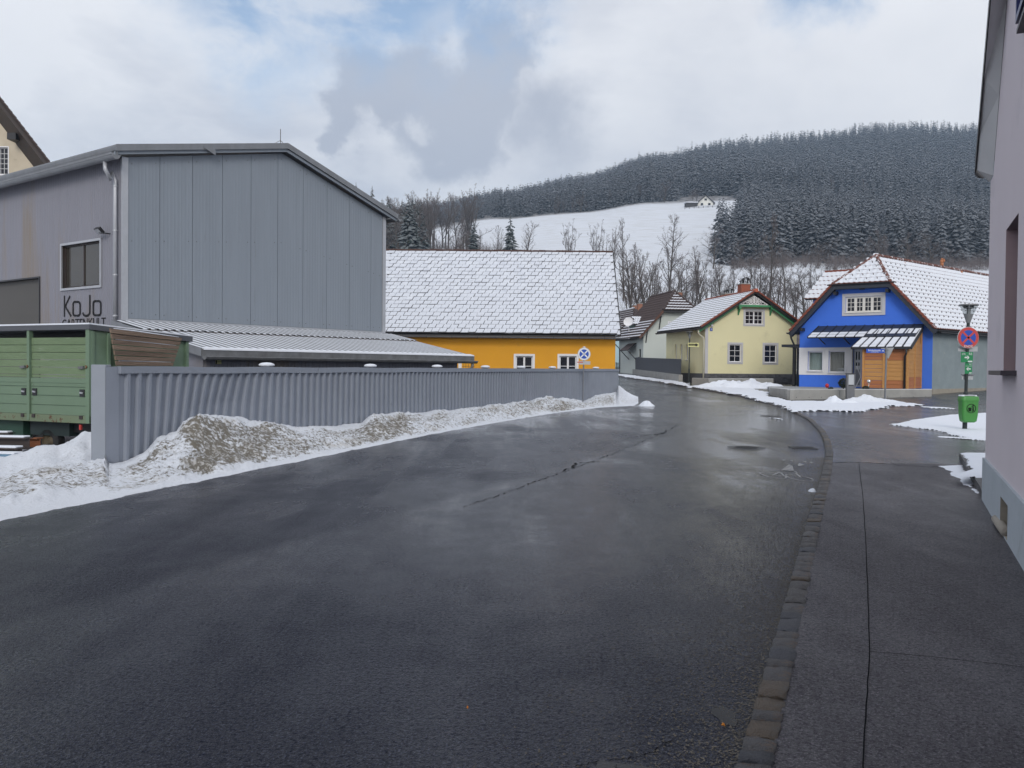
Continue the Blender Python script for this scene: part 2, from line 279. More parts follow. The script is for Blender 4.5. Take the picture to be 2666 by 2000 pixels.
class MB:
    def __init__(s): s.v = []; s.f = []; s.m = []
    def poly(s, pts, m=0):
        b = len(s.v); s.v += [Vector(p) for p in pts]; s.f.append(list(range(b, b+len(pts)))); s.m.append(m); return s
    def box(s, fr, a0, a1, t0, t1, z0, z1, m=0):
        p = [fr.W(a, t, z) for z in (z0, z1) for a, t in ((a0, t0), (a1, t0), (a1, t1), (a0, t1))]
        return s.hexa(p, m)
    def hexa(s, p, m=0):
        b = len(s.v); s.v += [Vector(x) for x in p]
        for q in ((0, 1, 2, 3), (4, 5, 6, 7), (0, 1, 5, 4), (1, 2, 6, 5), (2, 3, 7, 6), (3, 0, 4, 7)): s.f.append([b+i for i in q]); s.m.append(m)
        return s
    def bar(s, p, q, w, h, m=0, up=Vector((0, 0, 1))):
        p = Vector(p); q = Vector(q); d = (q-p).normalized(); sd_ = d.cross(up)
        if sd_.length < 1e-4: sd_ = Vector((1, 0, 0))
        sd_.normalize(); u_ = sd_.cross(d)
        return s.hexa([x+sd_*a*w/2+u_*b*h/2 for x in (p, q) for a, b in ((-1, -1), (1, -1), (1, 1), (-1, 1))], m)
    def prism(s, pts, vec, m=0):     # extrude polygon by vec
        pts = [Vector(p) for p in pts]; vec = Vector(vec); b = len(s.v); n = len(pts)
        s.v += pts+[p+vec for p in pts]; s.f.append(list(range(b, b+n))); s.f.append(list(range(b+n, b+2*n))); s.m += [m, m]
        for i in range(n): j = (i+1) % n; s.f.append([b+i, b+j, b+n+j, b+n+i]); s.m.append(m)
        return s
    def tube(s, pts, r, n=8, m=0, caps=True):
        pts = [Vector(p) for p in pts]; rs = r if isinstance(r, (list, tuple)) else [r]*len(pts); b = len(s.v); k = len(pts); pu = None
        for i, p in enumerate(pts):
            d = (pts[min(i+1, k-1)]-pts[max(i-1, 0)]).normalized()
            if pu is None: pu = d.orthogonal().normalized()
            a = (pu-d*pu.dot(d)).normalized(); c = d.cross(a); pu = a
            for j in range(n):
                t = 2*math.pi*j/n; s.v.append(p+(a*math.cos(t)+c*math.sin(t))*rs[i])
        for i in range(k-1):
            for j in range(n): s.f.append([b+i*n+j, b+i*n+(j+1) % n, b+(i+1)*n+(j+1) % n, b+(i+1)*n+j]); s.m.append(m)
        if caps: s.f.append([b+j for j in range(n)][::-1]); s.f.append([b+(k-1)*n+j for j in range(n)]); s.m += [m, m]
        return s
    def holed(s, fr, outer, holes, t=0.0, depth=0.0, m=0, mr=None):   # wall face in a frame with openings and their reveals
        loops = [[Vector((a, z, 0)) for a, z in outer]]+[[Vector((a, z, 0)) for a, z in h] for h in holes]
        flat = [p for l_ in loops for p in l_]; b = len(s.v); s.v += [fr.W(p.x, t, p.y) for p in flat]
        for tri in tessellate_polygon(loops): s.f.append([b+i for i in tri]); s.m.append(m)
        if depth:
            for h in holes:
                for i in range(len(h)):
                    (a0, z0), (a1, z1) = h[i], h[(i+1) % len(h)]
                    s.poly([fr.W(a0, t, z0), fr.W(a1, t, z1), fr.W(a1, t-depth, z1), fr.W(a0, t-depth, z0)], m if mr is None else mr)
        return s
    def build(s, name, mats, parent=None, smooth=False, bevel=0, kind=None, loc=None):
        off = WL[parent.name] if parent is not None else (Vector(loc) if loc is not None else Vector((0, 0, 0)))
        me = bpy.data.meshes.new(name); me.from_pydata([tuple(v-off) for v in s.v], [], s.f)
        if not isinstance(mats, (list, tuple)): mats = [mats]
        for x in mats: me.materials.append(x)
        if len(mats) > 1: me.polygons.foreach_set('material_index', s.m)
        bm = bmesh.new(); bm.from_mesh(me)
        if bevel or smooth: bmesh.ops.remove_doubles(bm, verts=bm.verts, dist=1e-5)
        bmesh.ops.recalc_face_normals(bm, faces=bm.faces)
        if bevel: bmesh.ops.bevel(bm, geom=[e for e in bm.edges if len(e.link_faces) == 2 and e.calc_face_angle(0) > .6], offset=bevel, segments=1, affect='EDGES')
        bm.to_mesh(me); bm.free()
        if smooth: me.polygons.foreach_set('use_smooth', [True]*len(me.polygons))
        o = link(name, me, parent, loc)
        if parent is None and loc is not None: o.location = loc
        if kind: o['kind'] = kind
        return o
def rect(a0, z0, a1, z1): return [(a0, z0), (a1, z0), (a1, z1), (a0, z1)]
def piece(name, mesh, parent, mw):      # a part that shares its mesh, placed by a world matrix
    o = bpy.data.objects.new(name, mesh); COL.objects.link(o); o.parent = parent; WL[o.name] = WL[parent.name]
    o.matrix_local = Matrix.Translation(-WL[parent.name]) @ mw; return o
def np_mesh(name, V, F, mats, mi=None, smooth=False):
    me = bpy.data.meshes.new(name); V = np.asarray(V, dtype=np.float32); F = np.asarray(F, dtype=np.int32); k = F.shape[1]
    me.vertices.add(len(V)); me.vertices.foreach_set('co', V.ravel()); me.loops.add(F.size); me.loops.foreach_set('vertex_index', F.ravel())
    me.polygons.add(len(F)); me.polygons.foreach_set('loop_start', np.arange(0, F.size, k, dtype=np.int32)); me.polygons.foreach_set('loop_total', np.full(len(F), k, dtype=np.int32))
    for x in (mats if isinstance(mats, (list, tuple)) else [mats]): me.materials.append(x)
    if mi is not None: me.polygons.foreach_set('material_index', np.asarray(mi, dtype=np.int32))
    if smooth: me.polygons.foreach_set('use_smooth', np.ones(len(F), dtype=bool))
    me.update(calc_edges=True); return me
def text_mesh(body, size, fr_origin, u, up, mat_, name, parent, extrude=.002, sx=1.0, align='CENTER'):
    cu = bpy.data.curves.new('lettering', 'FONT'); cu.body = body; cu.size = size; cu.extrude = extrude; cu.align_x = align; cu.align_y = 'CENTER'; cu.resolution_u = 3
    to = bpy.data.objects.new('lettering', cu); COL.objects.link(to)
    dg = bpy.context.evaluated_depsgraph_get(); me = bpy.data.meshes.new_from_object(to.evaluated_get(dg)); bpy.data.objects.remove(to); bpy.data.curves.remove(cu)
    me.materials.clear(); me.materials.append(mat_)
    u = Vector(u).normalized(); up = Vector(up).normalized(); nn = u.cross(up)
    mw = Matrix((u*sx, up, nn)).transposed().to_4x4(); mw.translation = Vector(fr_origin)
    return piece(name, me, parent, mw)
def inpoly(x, y, poly):
    x = np.asarray(x); y = np.asarray(y); c = np.zeros(x.shape, bool); n = len(poly)
    for i in range(n):
        x1, y1 = poly[i]; x2, y2 = poly[(i+1) % n]
        if y1 == y2: continue
        c ^= ((y1 > y) != (y2 > y)) & (x < (x2-x1)*(y-y1)/(y2-y1)+x1)
    return c
def edist(x, y, poly):
    d = np.full(np.shape(x), 1e9)
    for i in range(len(poly)):
        ax, ay = poly[i]; bx, by = poly[(i+1) % len(poly)]; L2 = (bx-ax)**2+(by-ay)**2+1e-9
        t = np.clip(((x-ax)*(bx-ax)+(y-ay)*(by-ay))/L2, 0, 1); d = np.minimum(d, np.hypot(x-ax-t*(bx-ax), y-ay-t*(by-ay)))
    return d
def fbm(x, y, s, seed=0, oct_=4):
    v = np.zeros(np.shape(x)); xs = np.ravel(x); ys = np.ravel(y)
    o = np.array([noise.fractal(Vector((a*s+seed, b*s-seed, seed*1.3)), .9, 2.0, oct_) for a, b in zip(xs, ys)]); return o.reshape(np.shape(x))
zgv = np.vectorize(zg)
# ================================================================ THE SETTING
CPX = [-2600, 300, 900, 1100, 1300, 1500, 1700, 1900, 2100, 2300, 2500, 2900, 5600]
DD = [112, 135, 170, 220, 270, 330, 450, 600, 900, 1400, 2200]
TY = {  # photo row of the bare ground for each column at 170, 220, 270, 330, 450, 600, 900 m
 300: (900, 860, 830, 800, 760, 720, 690), 900: (800, 715, 675, 650, 605, 590, 585), 1100: (800, 720, 690, 650, 600, 575, 565),
 1300: (820, 745, 700, 650, 574, 545, 535), 1500: (830, 755, 700, 640, 560, 528, 497), 1700: (835, 768, 700, 632, 541, 490, 448),
 1900: (835, 768, 697, 640, 530, 478, 412), 2100: (835, 768, 692, 640, 545, 480, 392), 2300: (835, 768, 697, 650, 560, 475, 366), 2500: (835, 770, 702, 655, 570, 478, 372), 2900: (840, 780, 720, 670, 590, 500, 400)}
TY[-2600] = TY[300]; TY[5600] = TY[2900]
ZT = np.zeros((len(CPX), len(DD)))
for i, c in enumerate(CPX):
    hz_ = 944+.009*min(max(c, 0), 2666)
    ZT[i, 0] = 1.54; ys = TY[c]
    for j, d in enumerate((170, 220, 270, 330, 450, 600, 900)): ZT[i, 2+j] = EYE+(hz_-ys[j])*d/FPX
    ZT[i, 1] = 1.54+(ZT[i, 2]-1.54)*.35; ZT[i, 9] = ZT[i, 8]-25; ZT[i, 10] = ZT[i, 8]-120
def hz(px, d):
    px = np.clip(px, CPX[0]+1, CPX[-1]-1); i = np.clip(np.searchsorted(CPX, px)-1, 0, len(CPX)-2); j = np.clip(np.searchsorted(DD, d)-1, 0, len(DD)-2)
    c = np.array(CPX); D_ = np.array(DD, float); a = (px-c[i])/(c[i+1]-c[i]); b = np.clip((d-D_[j])/(D_[j+1]-D_[j]), 0, 1); a = a*a*(3-2*a)
    return ZT[i, j]*(1-a)*(1-b)+ZT[i+1, j]*a*(1-b)+ZT[i, j+1]*(1-a)*b+ZT[i+1, j+1]*a*b
def zt(x, y):
    x = np.asarray(x, float); y = np.asarray(y, float); far = hz(W0/2+FPX*x/np.maximum(y, 1), y)
    return np.where(y < 112, zgv(y), far)
def front_edge(px): return np.interp(px, [1860, 1890, 2600], [420, 275, 285])     # the near edge of the spruce wood
cols = np.concatenate([np.arange(-2500, 200, 150), np.arange(200, 2900, 22), np.arange(2900, 5500, 150)]); rows = np.geomspace(112, 2100, 110)
PX, DR = np.meshgrid(cols, rows); X = (PX-W0/2)/FPX*DR; Z = hz(PX, DR)
Z = Z+fbm(X, DR, .012, 3)*np.clip((DR-112)/60, 0, 1)*1.6
wood = ((PX > np.interp(DR, [277, 300, 340, 425], [1905, 1895, 1915, 1975])) & (DR > front_edge(PX)-4)) | (DR > 462) | (DR < 160) | ((PX < 1240) & (DR < 330) & (PX > 850))
V = np.stack([X, DR, Z], -1).reshape(-1, 3); nr, nc = X.shape; idx = np.arange(nr*nc).reshape(nr, nc)
F = np.stack([idx[:-1, :-1], idx[:-1, 1:], idx[1:, 1:], idx[1:, :-1]], -1).reshape(-1, 4)
def hill_mat():
    m = bpy.data.materials.new('snowy_hillside'); m.use_nodes = True; t = m.node_tree; n = t.nodes; l = t.links; b = n['Principled BSDF']; b.inputs['Roughness'].default_value = .9
    g = n.new('ShaderNodeNewGeometry'); at = n.new('ShaderNodeAttribute'); at.attribute_name = 'wood'
    mp = n.new('ShaderNodeMapping'); mp.inputs[3].default_value = (.05, .35, .9); l.new(g.outputs['Position'], mp.inputs[0])
    x = n.new('ShaderNodeTexNoise'); x.inputs['Scale'].default_value = 1.6; x.inputs['Detail'].default_value = 9; x.inputs['Roughness'].default_value = .7; l.new(mp.outputs[0], x.inputs[0])
    mr = n.new('ShaderNodeMapRange'); l.new(x.outputs[0], mr.inputs[0]); mr.inputs[1].default_value = .46; mr.inputs[2].default_value = .66; mr.inputs[4].default_value = .55
    c = n.new('ShaderNodeMix'); c.data_type = 'RGBA'; l.new(mr.outputs[0], c.inputs[0]); c.inputs[6].default_value = (.63, .66, .72, 1); c.inputs[7].default_value = (.40, .40, .38, 1)
    y = n.new('ShaderNodeTexNoise'); y.inputs['Scale'].default_value = .4; y.inputs['Detail'].default_value = 9; y.inputs['Roughness'].default_value = .75; l.new(g.outputs['Position'], y.inputs[0])
    r2 = n.new('ShaderNodeMapRange'); l.new(y.outputs[0], r2.inputs[0]); r2.inputs[1].default_value = .45; r2.inputs[2].default_value = .6
    c2 = n.new('ShaderNodeMix'); c2.data_type = 'RGBA'; l.new(r2.outputs[0], c2.inputs[0]); c2.inputs[6].default_value = (.07, .058, .052, 1); c2.inputs[7].default_value = (.42, .43, .46, 1)
    c3 = n.new('ShaderNodeMix'); c3.data_type = 'RGBA'; l.new(at.outputs['Fac'], c3.inputs[0]); l.new(c.outputs[2], c3.inputs[6]); l.new(c2.outputs[2], c3.inputs[7])
    l.new(c3.outputs[2], b.inputs['Base Color']); return m
me = np_mesh('hillside', V, F, hill_mat(), smooth=True); me.attributes.new('wood', 'FLOAT', 'POINT').data.foreach_set('value', wood.astype(np.float32).ravel()); tag(link('hillside', me), kind='structure')
def kerb_x0(y): return 1.2+.4*(y-4)+.0*y
def sheet(name, xl, xr, y0, y1, dz, m, nx=2, ny=60, side=0.0):
    mb = MB(); ys = np.linspace(y0, y1, ny+1)
    for i in range(ny):
        a, b = ys[i], ys[i+1]
        for k in range(nx):
            f0, f1 = k/nx, (k+1)/nx
            q = [(xl(a)*(1-f0)+xr(a)*f0, a), (xl(a)*(1-f1)+xr(a)*f1, a), (xl(b)*(1-f1)+xr(b)*f1, b), (xl(b)*(1-f0)+xr(b)*f0, b)]
            mb.poly([(x, y, zg(y)+dz) for x, y in q])
        if side: mb.poly([(xl(a), a, zg(a)+dz), (xl(b), b, zg(b)+dz), (xl(b), b, zg(b)+dz-side), (xl(a), a, zg(a)+dz-side)])
    return mb.build(name, m, kind='structure')
g0 = sheet('ground', lambda y: -400, lambda y: 400, -300, 112.5, -.05, mat('winter_ground', (.66, .68, .73), .9, col2=(.30, .29, .27), nscale=.25, namt=.6), ny=330)
sheet('road', lambda y: -70 if y > 7 else -11, lambda y: 90 if y > 0 else kerb_x0(y), -60, 112.4, 0.0, road_m, ny=172)  # kept narrow behind the camera so unseen snowy ground there bounces light
# kerb line as x(y), from the photograph's kerb
kp = [(1917, 2000), (1950, 1880), (1990, 1748), (2050, 1543), (2092, 1387), (2122, 1290), (2142, 1225), (2150, 1180), (2146, 1148), (2134, 1121), (2104, 1091), (2050, 1063), (1985, 1046), (1929, 1031), (1809, 1010), (1688, 991), (1616, 980)]
KP = [G(px, py, .05) for px, py in kp]; ky = [-14.0]+[p.y for p in KP]+[112]; kx = [KP[0].x-.40*(KP[0].y+14)]+[p.x for p in KP]+[9]
def kerb_x(y): return float(np.interp(y, ky, kx))
_ys = np.linspace(-14, 110, 900); _xs = np.array([kerb_x(y) for y in _ys]); _k = np.ones(15)/15; _xs = np.convolve(np.pad(_xs, 7, mode='edge'), _k, 'valid')
def kerb_x(y): return float(np.interp(y, _ys, _xs))
y_seam = G(2240, 1205, .05).y
sheet('pavement', lambda y: kerb_x(y)+.135, lambda y: 60, -14, y_seam, .045, pave_m, ny=90, side=.09)
sheet('side_street', lambda y: kerb_x(y)+.135, lambda y: 90, y_seam, 110, .045, side_m, ny=160, side=.09)
kerb = thing('kerb', 'granite cobble kerb curving between the wet road and the pavement', 'kerb', (kerb_x(5), 5, 0))
kmats = [mat('kerb_granite_'+c, col, .55, col2=tuple(x*.6 for x in col), nscale=12, bump=.9, bscale=25, namt=1.0, col3=c3, n3scale=2.5, n3thr=(.52, .62)) for c, col, c3 in
         (('grey', (.105, .103, .110), (.15, .10, .07)), ('blue', (.065, .07, .09), (.04, .045, .055)), ('tan', (.14, .105, .075), (.09, .08, .07)), ('dark', (.085, .08, .082), (.12, .11, .105)))]
def cobble(seed):
    rr = random.Random(seed); bm = bmesh.new(); bmesh.ops.create_cube(bm, size=1); bmesh.ops.subdivide_edges(bm, edges=bm.edges, cuts=2, use_grid_fill=True)
    for v in bm.verts:
        v.co.x *= .97; k = 1-.05*abs(v.co.y*2)**4; v.co.x *= k; v.co.z += .5; v.co.x += rr.uniform(-.035, .035); v.co.y += rr.uniform(-.02, .02)
        if v.co.z > .9: v.co.z += rr.uniform(-.06, .05)-.06*(abs(v.co.x*2)**8+abs(v.co.y*2)**8)
    me = bpy.data.meshes.new('kerb_stone'); bm.to_mesh(me); bm.free(); return me
cob = []
for i in range(12):
    m_ = cobble(i); m_.materials.append(kmats[[0, 0, 1, 3, 0, 2, 0, 3, 1, 0, 2, 3][i]]); m_.polygons.foreach_set('use_smooth', [True]*len(m_.polygons)); cob.append(m_)
y = -1.2; rk = random.Random(3)
while y < 47:
    ln = rk.uniform(.12, .30)*(1.0 if y < 20 else 1.25)*(.45 if rk.random() < .12 else 1); x0 = kerb_x(y); x1 = kerb_x(y+ln*.93); d = Vector((x1-x0, ln*.93, 0)); L_ = d.length; d.normalize(); sN = Vector((d.y, -d.x, 0))
    yy = y+ln*.465; c_ = Vector(((x0+x1)/2, yy, zg(yy)-.06))+sN*.07
    mw = Matrix((sN*.142, d*(ln*1.03), Vector((0, 0, .114+rk.uniform(-.006, .008))))).transposed().to_4x4(); mw.translation = c_
    piece('kerb_stone', cob[rk.randrange(12)], kerb, mw); y += d.y*ln
mb = MB()
for i in range(60):
    a = y+i*(108-y)/60; b = y+(i+1)*(108-y)/60; mb.hexa([(kerb_x(a), a, zg(a)-.06), (kerb_x(a)+.15, a, zg(a)-.06), (kerb_x(b)+.15, b, zg(b)-.06), (kerb_x(b), b, zg(b)-.06), (kerb_x(a), a, zg(a)+.06), (kerb_x(a)+.15, a, zg(a)+.06), (kerb_x(b)+.15, b, zg(b)+.06), (kerb_x(b), b, zg(b)+.06)])
mb.build('kerb_strip', kmats[0], kerb)
# bitumen joints and cracks: thin strips a few millimetres proud of the surface
def strip(name, pts, w, dz, m, jit=.0, kind='structure', sub=8, breaks=0.0, vary=1):
    P_ = []
    for i in range(len(pts)-1):
        for k in range(sub): P_.append(Vector(pts[i]).lerp(Vector(pts[i+1]), k/sub))
    P_.append(Vector(pts[-1])); mb = MB(); prev = None; rr = random.Random(len(pts)+int(w*1e4))
    for i, p in enumerate(P_):
        d = (P_[min(i+1, len(P_)-1)]-P_[max(i-1, 0)]).normalized(); s_ = Vector((d.y, -d.x, 0)); q = p+s_*rr.uniform(-jit, jit); ww = w*(rr.uniform(.25, 1.1) if vary else rr.uniform(.8, 1))
        a = (q-s_*ww/2, q+s_*ww/2); a = [Vector((v.x, v.y, zg(v.y)+dz)) for v in a]
        if prev and rr.random() >= breaks: mb.poly([prev[0], prev[1], a[1], a[0]])
        prev = a
    return mb.build(name, m, kind=kind)
strip('pavement_joint', [G(px, py, .05) for px, py in ((2236, 1204), (2240, 1240), (2246, 1290), (2254, 1400), (2260, 1560), (2264, 1690), (2258, 1800), (2246, 2000))]+[Vector((1.6, 1.0, 0))], .007, .0500, tar_m, .0025, sub=5, vary=0)
strip('pavement_joint', [G(px, py, .05) for px, py in ((2264, 1697), (2400, 1708), (2666, 1737), (2800, 1750))], .007, .0502, tar_m, .003, sub=10, vary=0)
strip('side_street_joint', [G(px, py, .05) for px, py in ((2160, 1204), (2240, 1203), (2330, 1210), (2420, 1216), (2500, 1214))], .05, .0495, tar_m, .02, sub=10)
strip('side_street_joint', [G(px, py, .05) for px, py in ((2150, 1135), (2300, 1137), (2570, 1141))], .03, .0493, tar_m, .03, sub=14, breaks=.25)
strip('side_street_joint', [G(px, py, .05) for px, py in ((2405, 1056), (2490, 1066), (2570, 1062))], .05, .0491, tar_m, .03, sub=12)
crack = [(1060, 1333), (1130, 1318), (1205, 1322), (1245, 1308), (1290, 1293), (1330, 1278), (1400, 1254), (1450, 1235), (1500, 1216), (1540, 1203), (1580, 1188), (1620, 1172), (1660, 1155), (1700, 1138), (1765, 1108)]
strip('road_crack', [G(*p) for p in crack[2:]], .032, .003, tar_m, .045, sub=14, breaks=.28)
strip('road_crack', [G(*p) for p in ((1470, 1228), (1505, 1206), (1560, 1203))], .05, .0034, tar_m, .04, sub=10, breaks=.2)
strip('road_crack', [G(*p) for p in ((1672, 1135), (1720, 1130), (1740, 1126))], .09, .0032, tar_m, .04, sub=8, breaks=.2)
strip('road_crack', [G(*p) for p in ((1500, 1998), (1560, 1985), (1640, 1976), (1700, 1962), (1745, 1930))], .008, .0036, tar_m, .01, sub=10)
# ---- fence line and the ploughed snow bank
FA, FB, FC = Vector((-6.49, 14.3, 0)), Vector((3.27, 40.3, 0)), Vector((5.54, 46.2, 0))
frA = Fr(FA, FB-FA); frB = Fr(FB, FC-FB)
EDGE = [(-400, 1440), (-60, 1372), (0, 1357), (362, 1286), (603, 1236), (844, 1188), (1085, 1139), (1200, 1117), (1326, 1095), (1450, 1075), (1567, 1061), (1650, 1057), (1665, 1048)]
TOPC = [(-400, 1260), (0, 1205), (41, 1186), (95, 1162), (150, 1158), (190, 1140), (215, 1121), (235, 1127), (250, 1119), (271, 1123), (281, 1215), (291, 1217), (300, 1217), (316, 1216), (373, 1187), (411, 1146), (459, 1127), (478, 1098), (519, 1075), (570, 1074), (620, 1080), (649, 1096), (700, 1096), (721, 1099), (763, 1110), (816, 1108), (900, 1104), (940, 1104), (965, 1085), (981, 1077), (1063, 1073), (1120, 1070), (1196, 1063), (1228, 1059), (1352, 1045), (1425, 1032), (1456, 1036), (1504, 1040), (1520, 1045), (1551, 1028), (1605, 1021), (1611, 1003), (1634, 1025), (1664, 1043)]
def back_pt(px):
    if px <= 284:
        d = np.interp(px, [-400, 0, 200, 270, 285], [16.0, 16.6, 17.2, 16.9, 14.36]); r = ray(px, 950); return Vector((r.x/r.y*d, d, 0))
    if px <= 1605:
        fr = frA if px < 1520 else frB; s, z = fr.at(px, 1000, .03); return fr.W(s, .03, 0)
    d = np.interp(px, [1605, 1636, 1664], [47.5, 50, 47]); r = ray(px, 950); return Vector((r.x/r.y*d, d, 0))
pxs = np.unique(np.concatenate([np.arange(-400, 260, 9), np.arange(260, 1000, 3.5), np.arange(1000, 1664.1, 2.2)])); NV = 44
bV = np.zeros((len(pxs), NV, 3)); bD = np.zeros((len(pxs), NV))
for i, px in enumerate(pxs):
    b = back_pt(px); e_ = G(px, float(np.interp(px, *zip(*EDGE)))); left = px < 290; tw_ = min(1, max(0, (px-270)/20)); tw_ = tw_*tw_*(3-2*tw_); pv = .30-.10*tw_
    rp = b.lerp(e_, pv); ty = float(np.interp(px, *zip(*TOPC))); zr = max(.05, P(px, ty, rp.y).z-zg(rp.y))
    if 286 <= px <= 330: zr = min(zr, .14+max(0, px-310)*.006)
    mound = math.exp(-((px-565)/75)**2)
    for j in range(NV):
        v = j/(NV-1); p = b.lerp(e_, v)
        ql = min(1, max(0, (px-140)/90)); lp_ = np.interp(v, [0, .2, .34, .5, .7, .93, 1], [.0, 1, .5, .24, .16, .05, 0])
        if left: prof = np.interp(v, [0, pv, .45, .62, .8, .93, 1], [.0, 1, .72, .5, .25, .06, 0]) if zr > .12 else np.interp(v, [0, .3, .8, 1], [.6, 1, .6, 0])
        else: prof = np.interp(v, [0, .1, pv, .34, .5, .68, .86, .94, 1], [.86, .96, 1, .86-.1*mound, .60-.22*mound, .36-.12*mound, .12, .05, 0])
        if left and zr > .12: prof = prof*(1-ql)+lp_*ql
        if left: prof = prof*(1-tw_)+np.interp(v, [0, .1, pv, .34, .5, .68, .86, .94, 1], [.86, .96, 1, .86, .60, .36, .12, .05, 0])*tw_
        taper = min(1, (1-v)*9)*min(1, .35+v*5)
        q = Vector((p.x, p.y, px*.01)); nz_ = noise.fractal(Vector((p.x*.9, p.y*.9, 0)), .8, 2, 5)*.10+abs(noise.fractal(Vector((p.x*3.1, p.y*3.1, 4)), .7, 2.2, 4))*.075*(1 if v > pv else .5)
        z = zr*prof+(nz_-.055)*taper*min(1, zr*2+.3)
        w_ = (noise.noise(Vector((p.x*2.3, p.y*2.3, 9)))*.16+noise.noise(Vector((p.x*9, p.y*9, 3)))*.05) if v == 1 else 0
        d_ = (e_-b).normalized(); p = p+d_*w_
        bV[i, j] = (p.x, p.y, zg(p.y)+max(z, .012 if v < 1 else -.02))
        bD[i, j] = np.interp(v, [0, .1, .18, .3, .55, .8, .9, 1], [.0, .02, .22, .74, .66, .70, .28, 0]) if not left else (np.interp(v, [0, .5, .6, .8, .86, 1], [.1, .25, .56, .56, .05, 0])*(1-tw_)+np.interp(v, [0, .1, .18, .3, .55, .8, .9, 1], [.0, .0, .12, .45, .42, .45, .2, 0])*tw_)
        if not left: bD[i, j] = min(.80, bD[i, j]*(.80+.50*math.exp(-((px-580)/105)**2)+.25*math.exp(-((px-970)/70)**2)+.45*noise.noise(Vector((px*.012, v*2.5, 2)))))*(1 if px < 1600 else .7)
n_, m_ = len(pxs), NV; idx = np.arange(n_*m_).reshape(n_, m_); F = np.stack([idx[:-1, :-1], idx[1:, :-1], idx[1:, 1:], idx[:-1, 1:]], -1).reshape(-1, 4)
me = np_mesh('snow_bank', bV.reshape(-1, 3), F[:, ::-1], dsnow, smooth=True); me.attributes.new('dirt', 'FLOAT', 'POINT').data.foreach_set('value', bD.astype(np.float32).ravel())
tag(link('snow_bank', me), kind='structure')
# ---- thin snow patches: gridded sheets with a ragged rim
def snow_patch(name, poly, res, th, dz=0.0, rag=.25, m=snow, seed=1, amp=.0, zfun=None):
    poly = [(p[0], p[1]) for p in poly]; xs = [p[0] for p in poly]; ys = [p[1] for p in poly]
    gx = np.arange(min(xs)-.5, max(xs)+.5, res); gy = np.arange(min(ys)-.5, max(ys)+.5, res*1.25); X, Y = np.meshgrid(gx, gy)
    d = np.where(inpoly(X, Y, poly), 1, -1)*edist(X, Y, poly); d = d+fbm(X, Y, .9, seed, 5)*rag+fbm(X, Y, 4.0, seed+5, 3)*rag*.25
    h = th*np.clip(d/.12, 0, 1)**.5+np.clip(d, 0, 1)*amp*(fbm(X, Y, 1.1, seed+2, 5)+.6)
    Z = (zgv(Y) if zfun is None else zfun(X, Y))+dz+h-np.where(d <= 0, .01, 0); n_, m_ = X.shape; idx = np.arange(n_*m_).reshape(n_, m_)
    F = np.stack([idx[:-1, :-1], idx[:-1, 1:], idx[1:, 1:], idx[1:, :-1]], -1).reshape(-1, 4); keep = (d.ravel()[F] > -.02).all(1); F = F[keep]
    used = np.unique(F); rem = np.full(X.size, -1); rem[used] = np.arange(len(used)); V = np.stack([X, Y, Z], -1).reshape(-1, 3)[used]
    return tag(link(name, np_mesh(name, V, rem[F], m, smooth=True)), kind='structure')
def GP(pts, dz=.05): return [G(px, py, dz) for px, py in pts]
kl = [(kerb_x(y)+.02, y) for y in np.linspace(33, 88, 34)]
upper = [(p.x, p.y) for p in GP([(2140, 1071), (2230, 1073), (2300, 1065), (2320, 1059), (2400, 1057), (2410, 1055), (2330, 1046), (2130, 1046), (2060, 1046), (2005, 1034), (2000, 1024), (1930, 1007), (1800, 1006), (1770, 994), (1690, 984), (1650, 978)])]
snow_patch('snow_patch', kl[::-1]+[(p.x, p.y) for p in GP([(2066, 1072)])]+upper, .075, .05, .045, rag=.35, seed=2)
snow_patch('snow_patch', GP([(2325, 1106), (2368, 1096), (2446, 1084), (2500, 1079), (2600, 1075), (2660, 1080), (2640, 1147), (2568, 1147), (2520, 1143), (2480, 1134), (2446, 1121), (2368, 1113)]), .04, .035, .047, rag=.14, seed=4)
snow_patch('snow_patch', GP([(2466, 1215), (2500, 1212), (2525, 1245), (2556, 1290), (2540, 1286), (2505, 1262), (2490, 1238)]), .02, .015, .046, rag=.16, seed=7)
snow_patch('snow_patch', GP([(2440, 1136), (2480, 1139), (2560, 1143), (2560, 1146), (2470, 1141)]), .05, .02, .048, rag=.10, seed=8)
snow_patch('snow_patch', GP([(2395, 1059), (2470, 1062), (2490, 1065), (2420, 1063)]), .07, .03, .048, rag=.10, seed=8)
snow_patch('snow_patch', GP([(2002, 1087), (2030, 1090), (2046, 1094), (2020, 1091)], 0), .06, .02, .002, rag=.10, seed=9)
snow_patch('snow_patch', [(-60, 30), (-12, 15.6), (-9, 16.4), (-11, 21), (-16, 26), (-30, 40)], .3, .05, .002, rag=.5, seed=10)
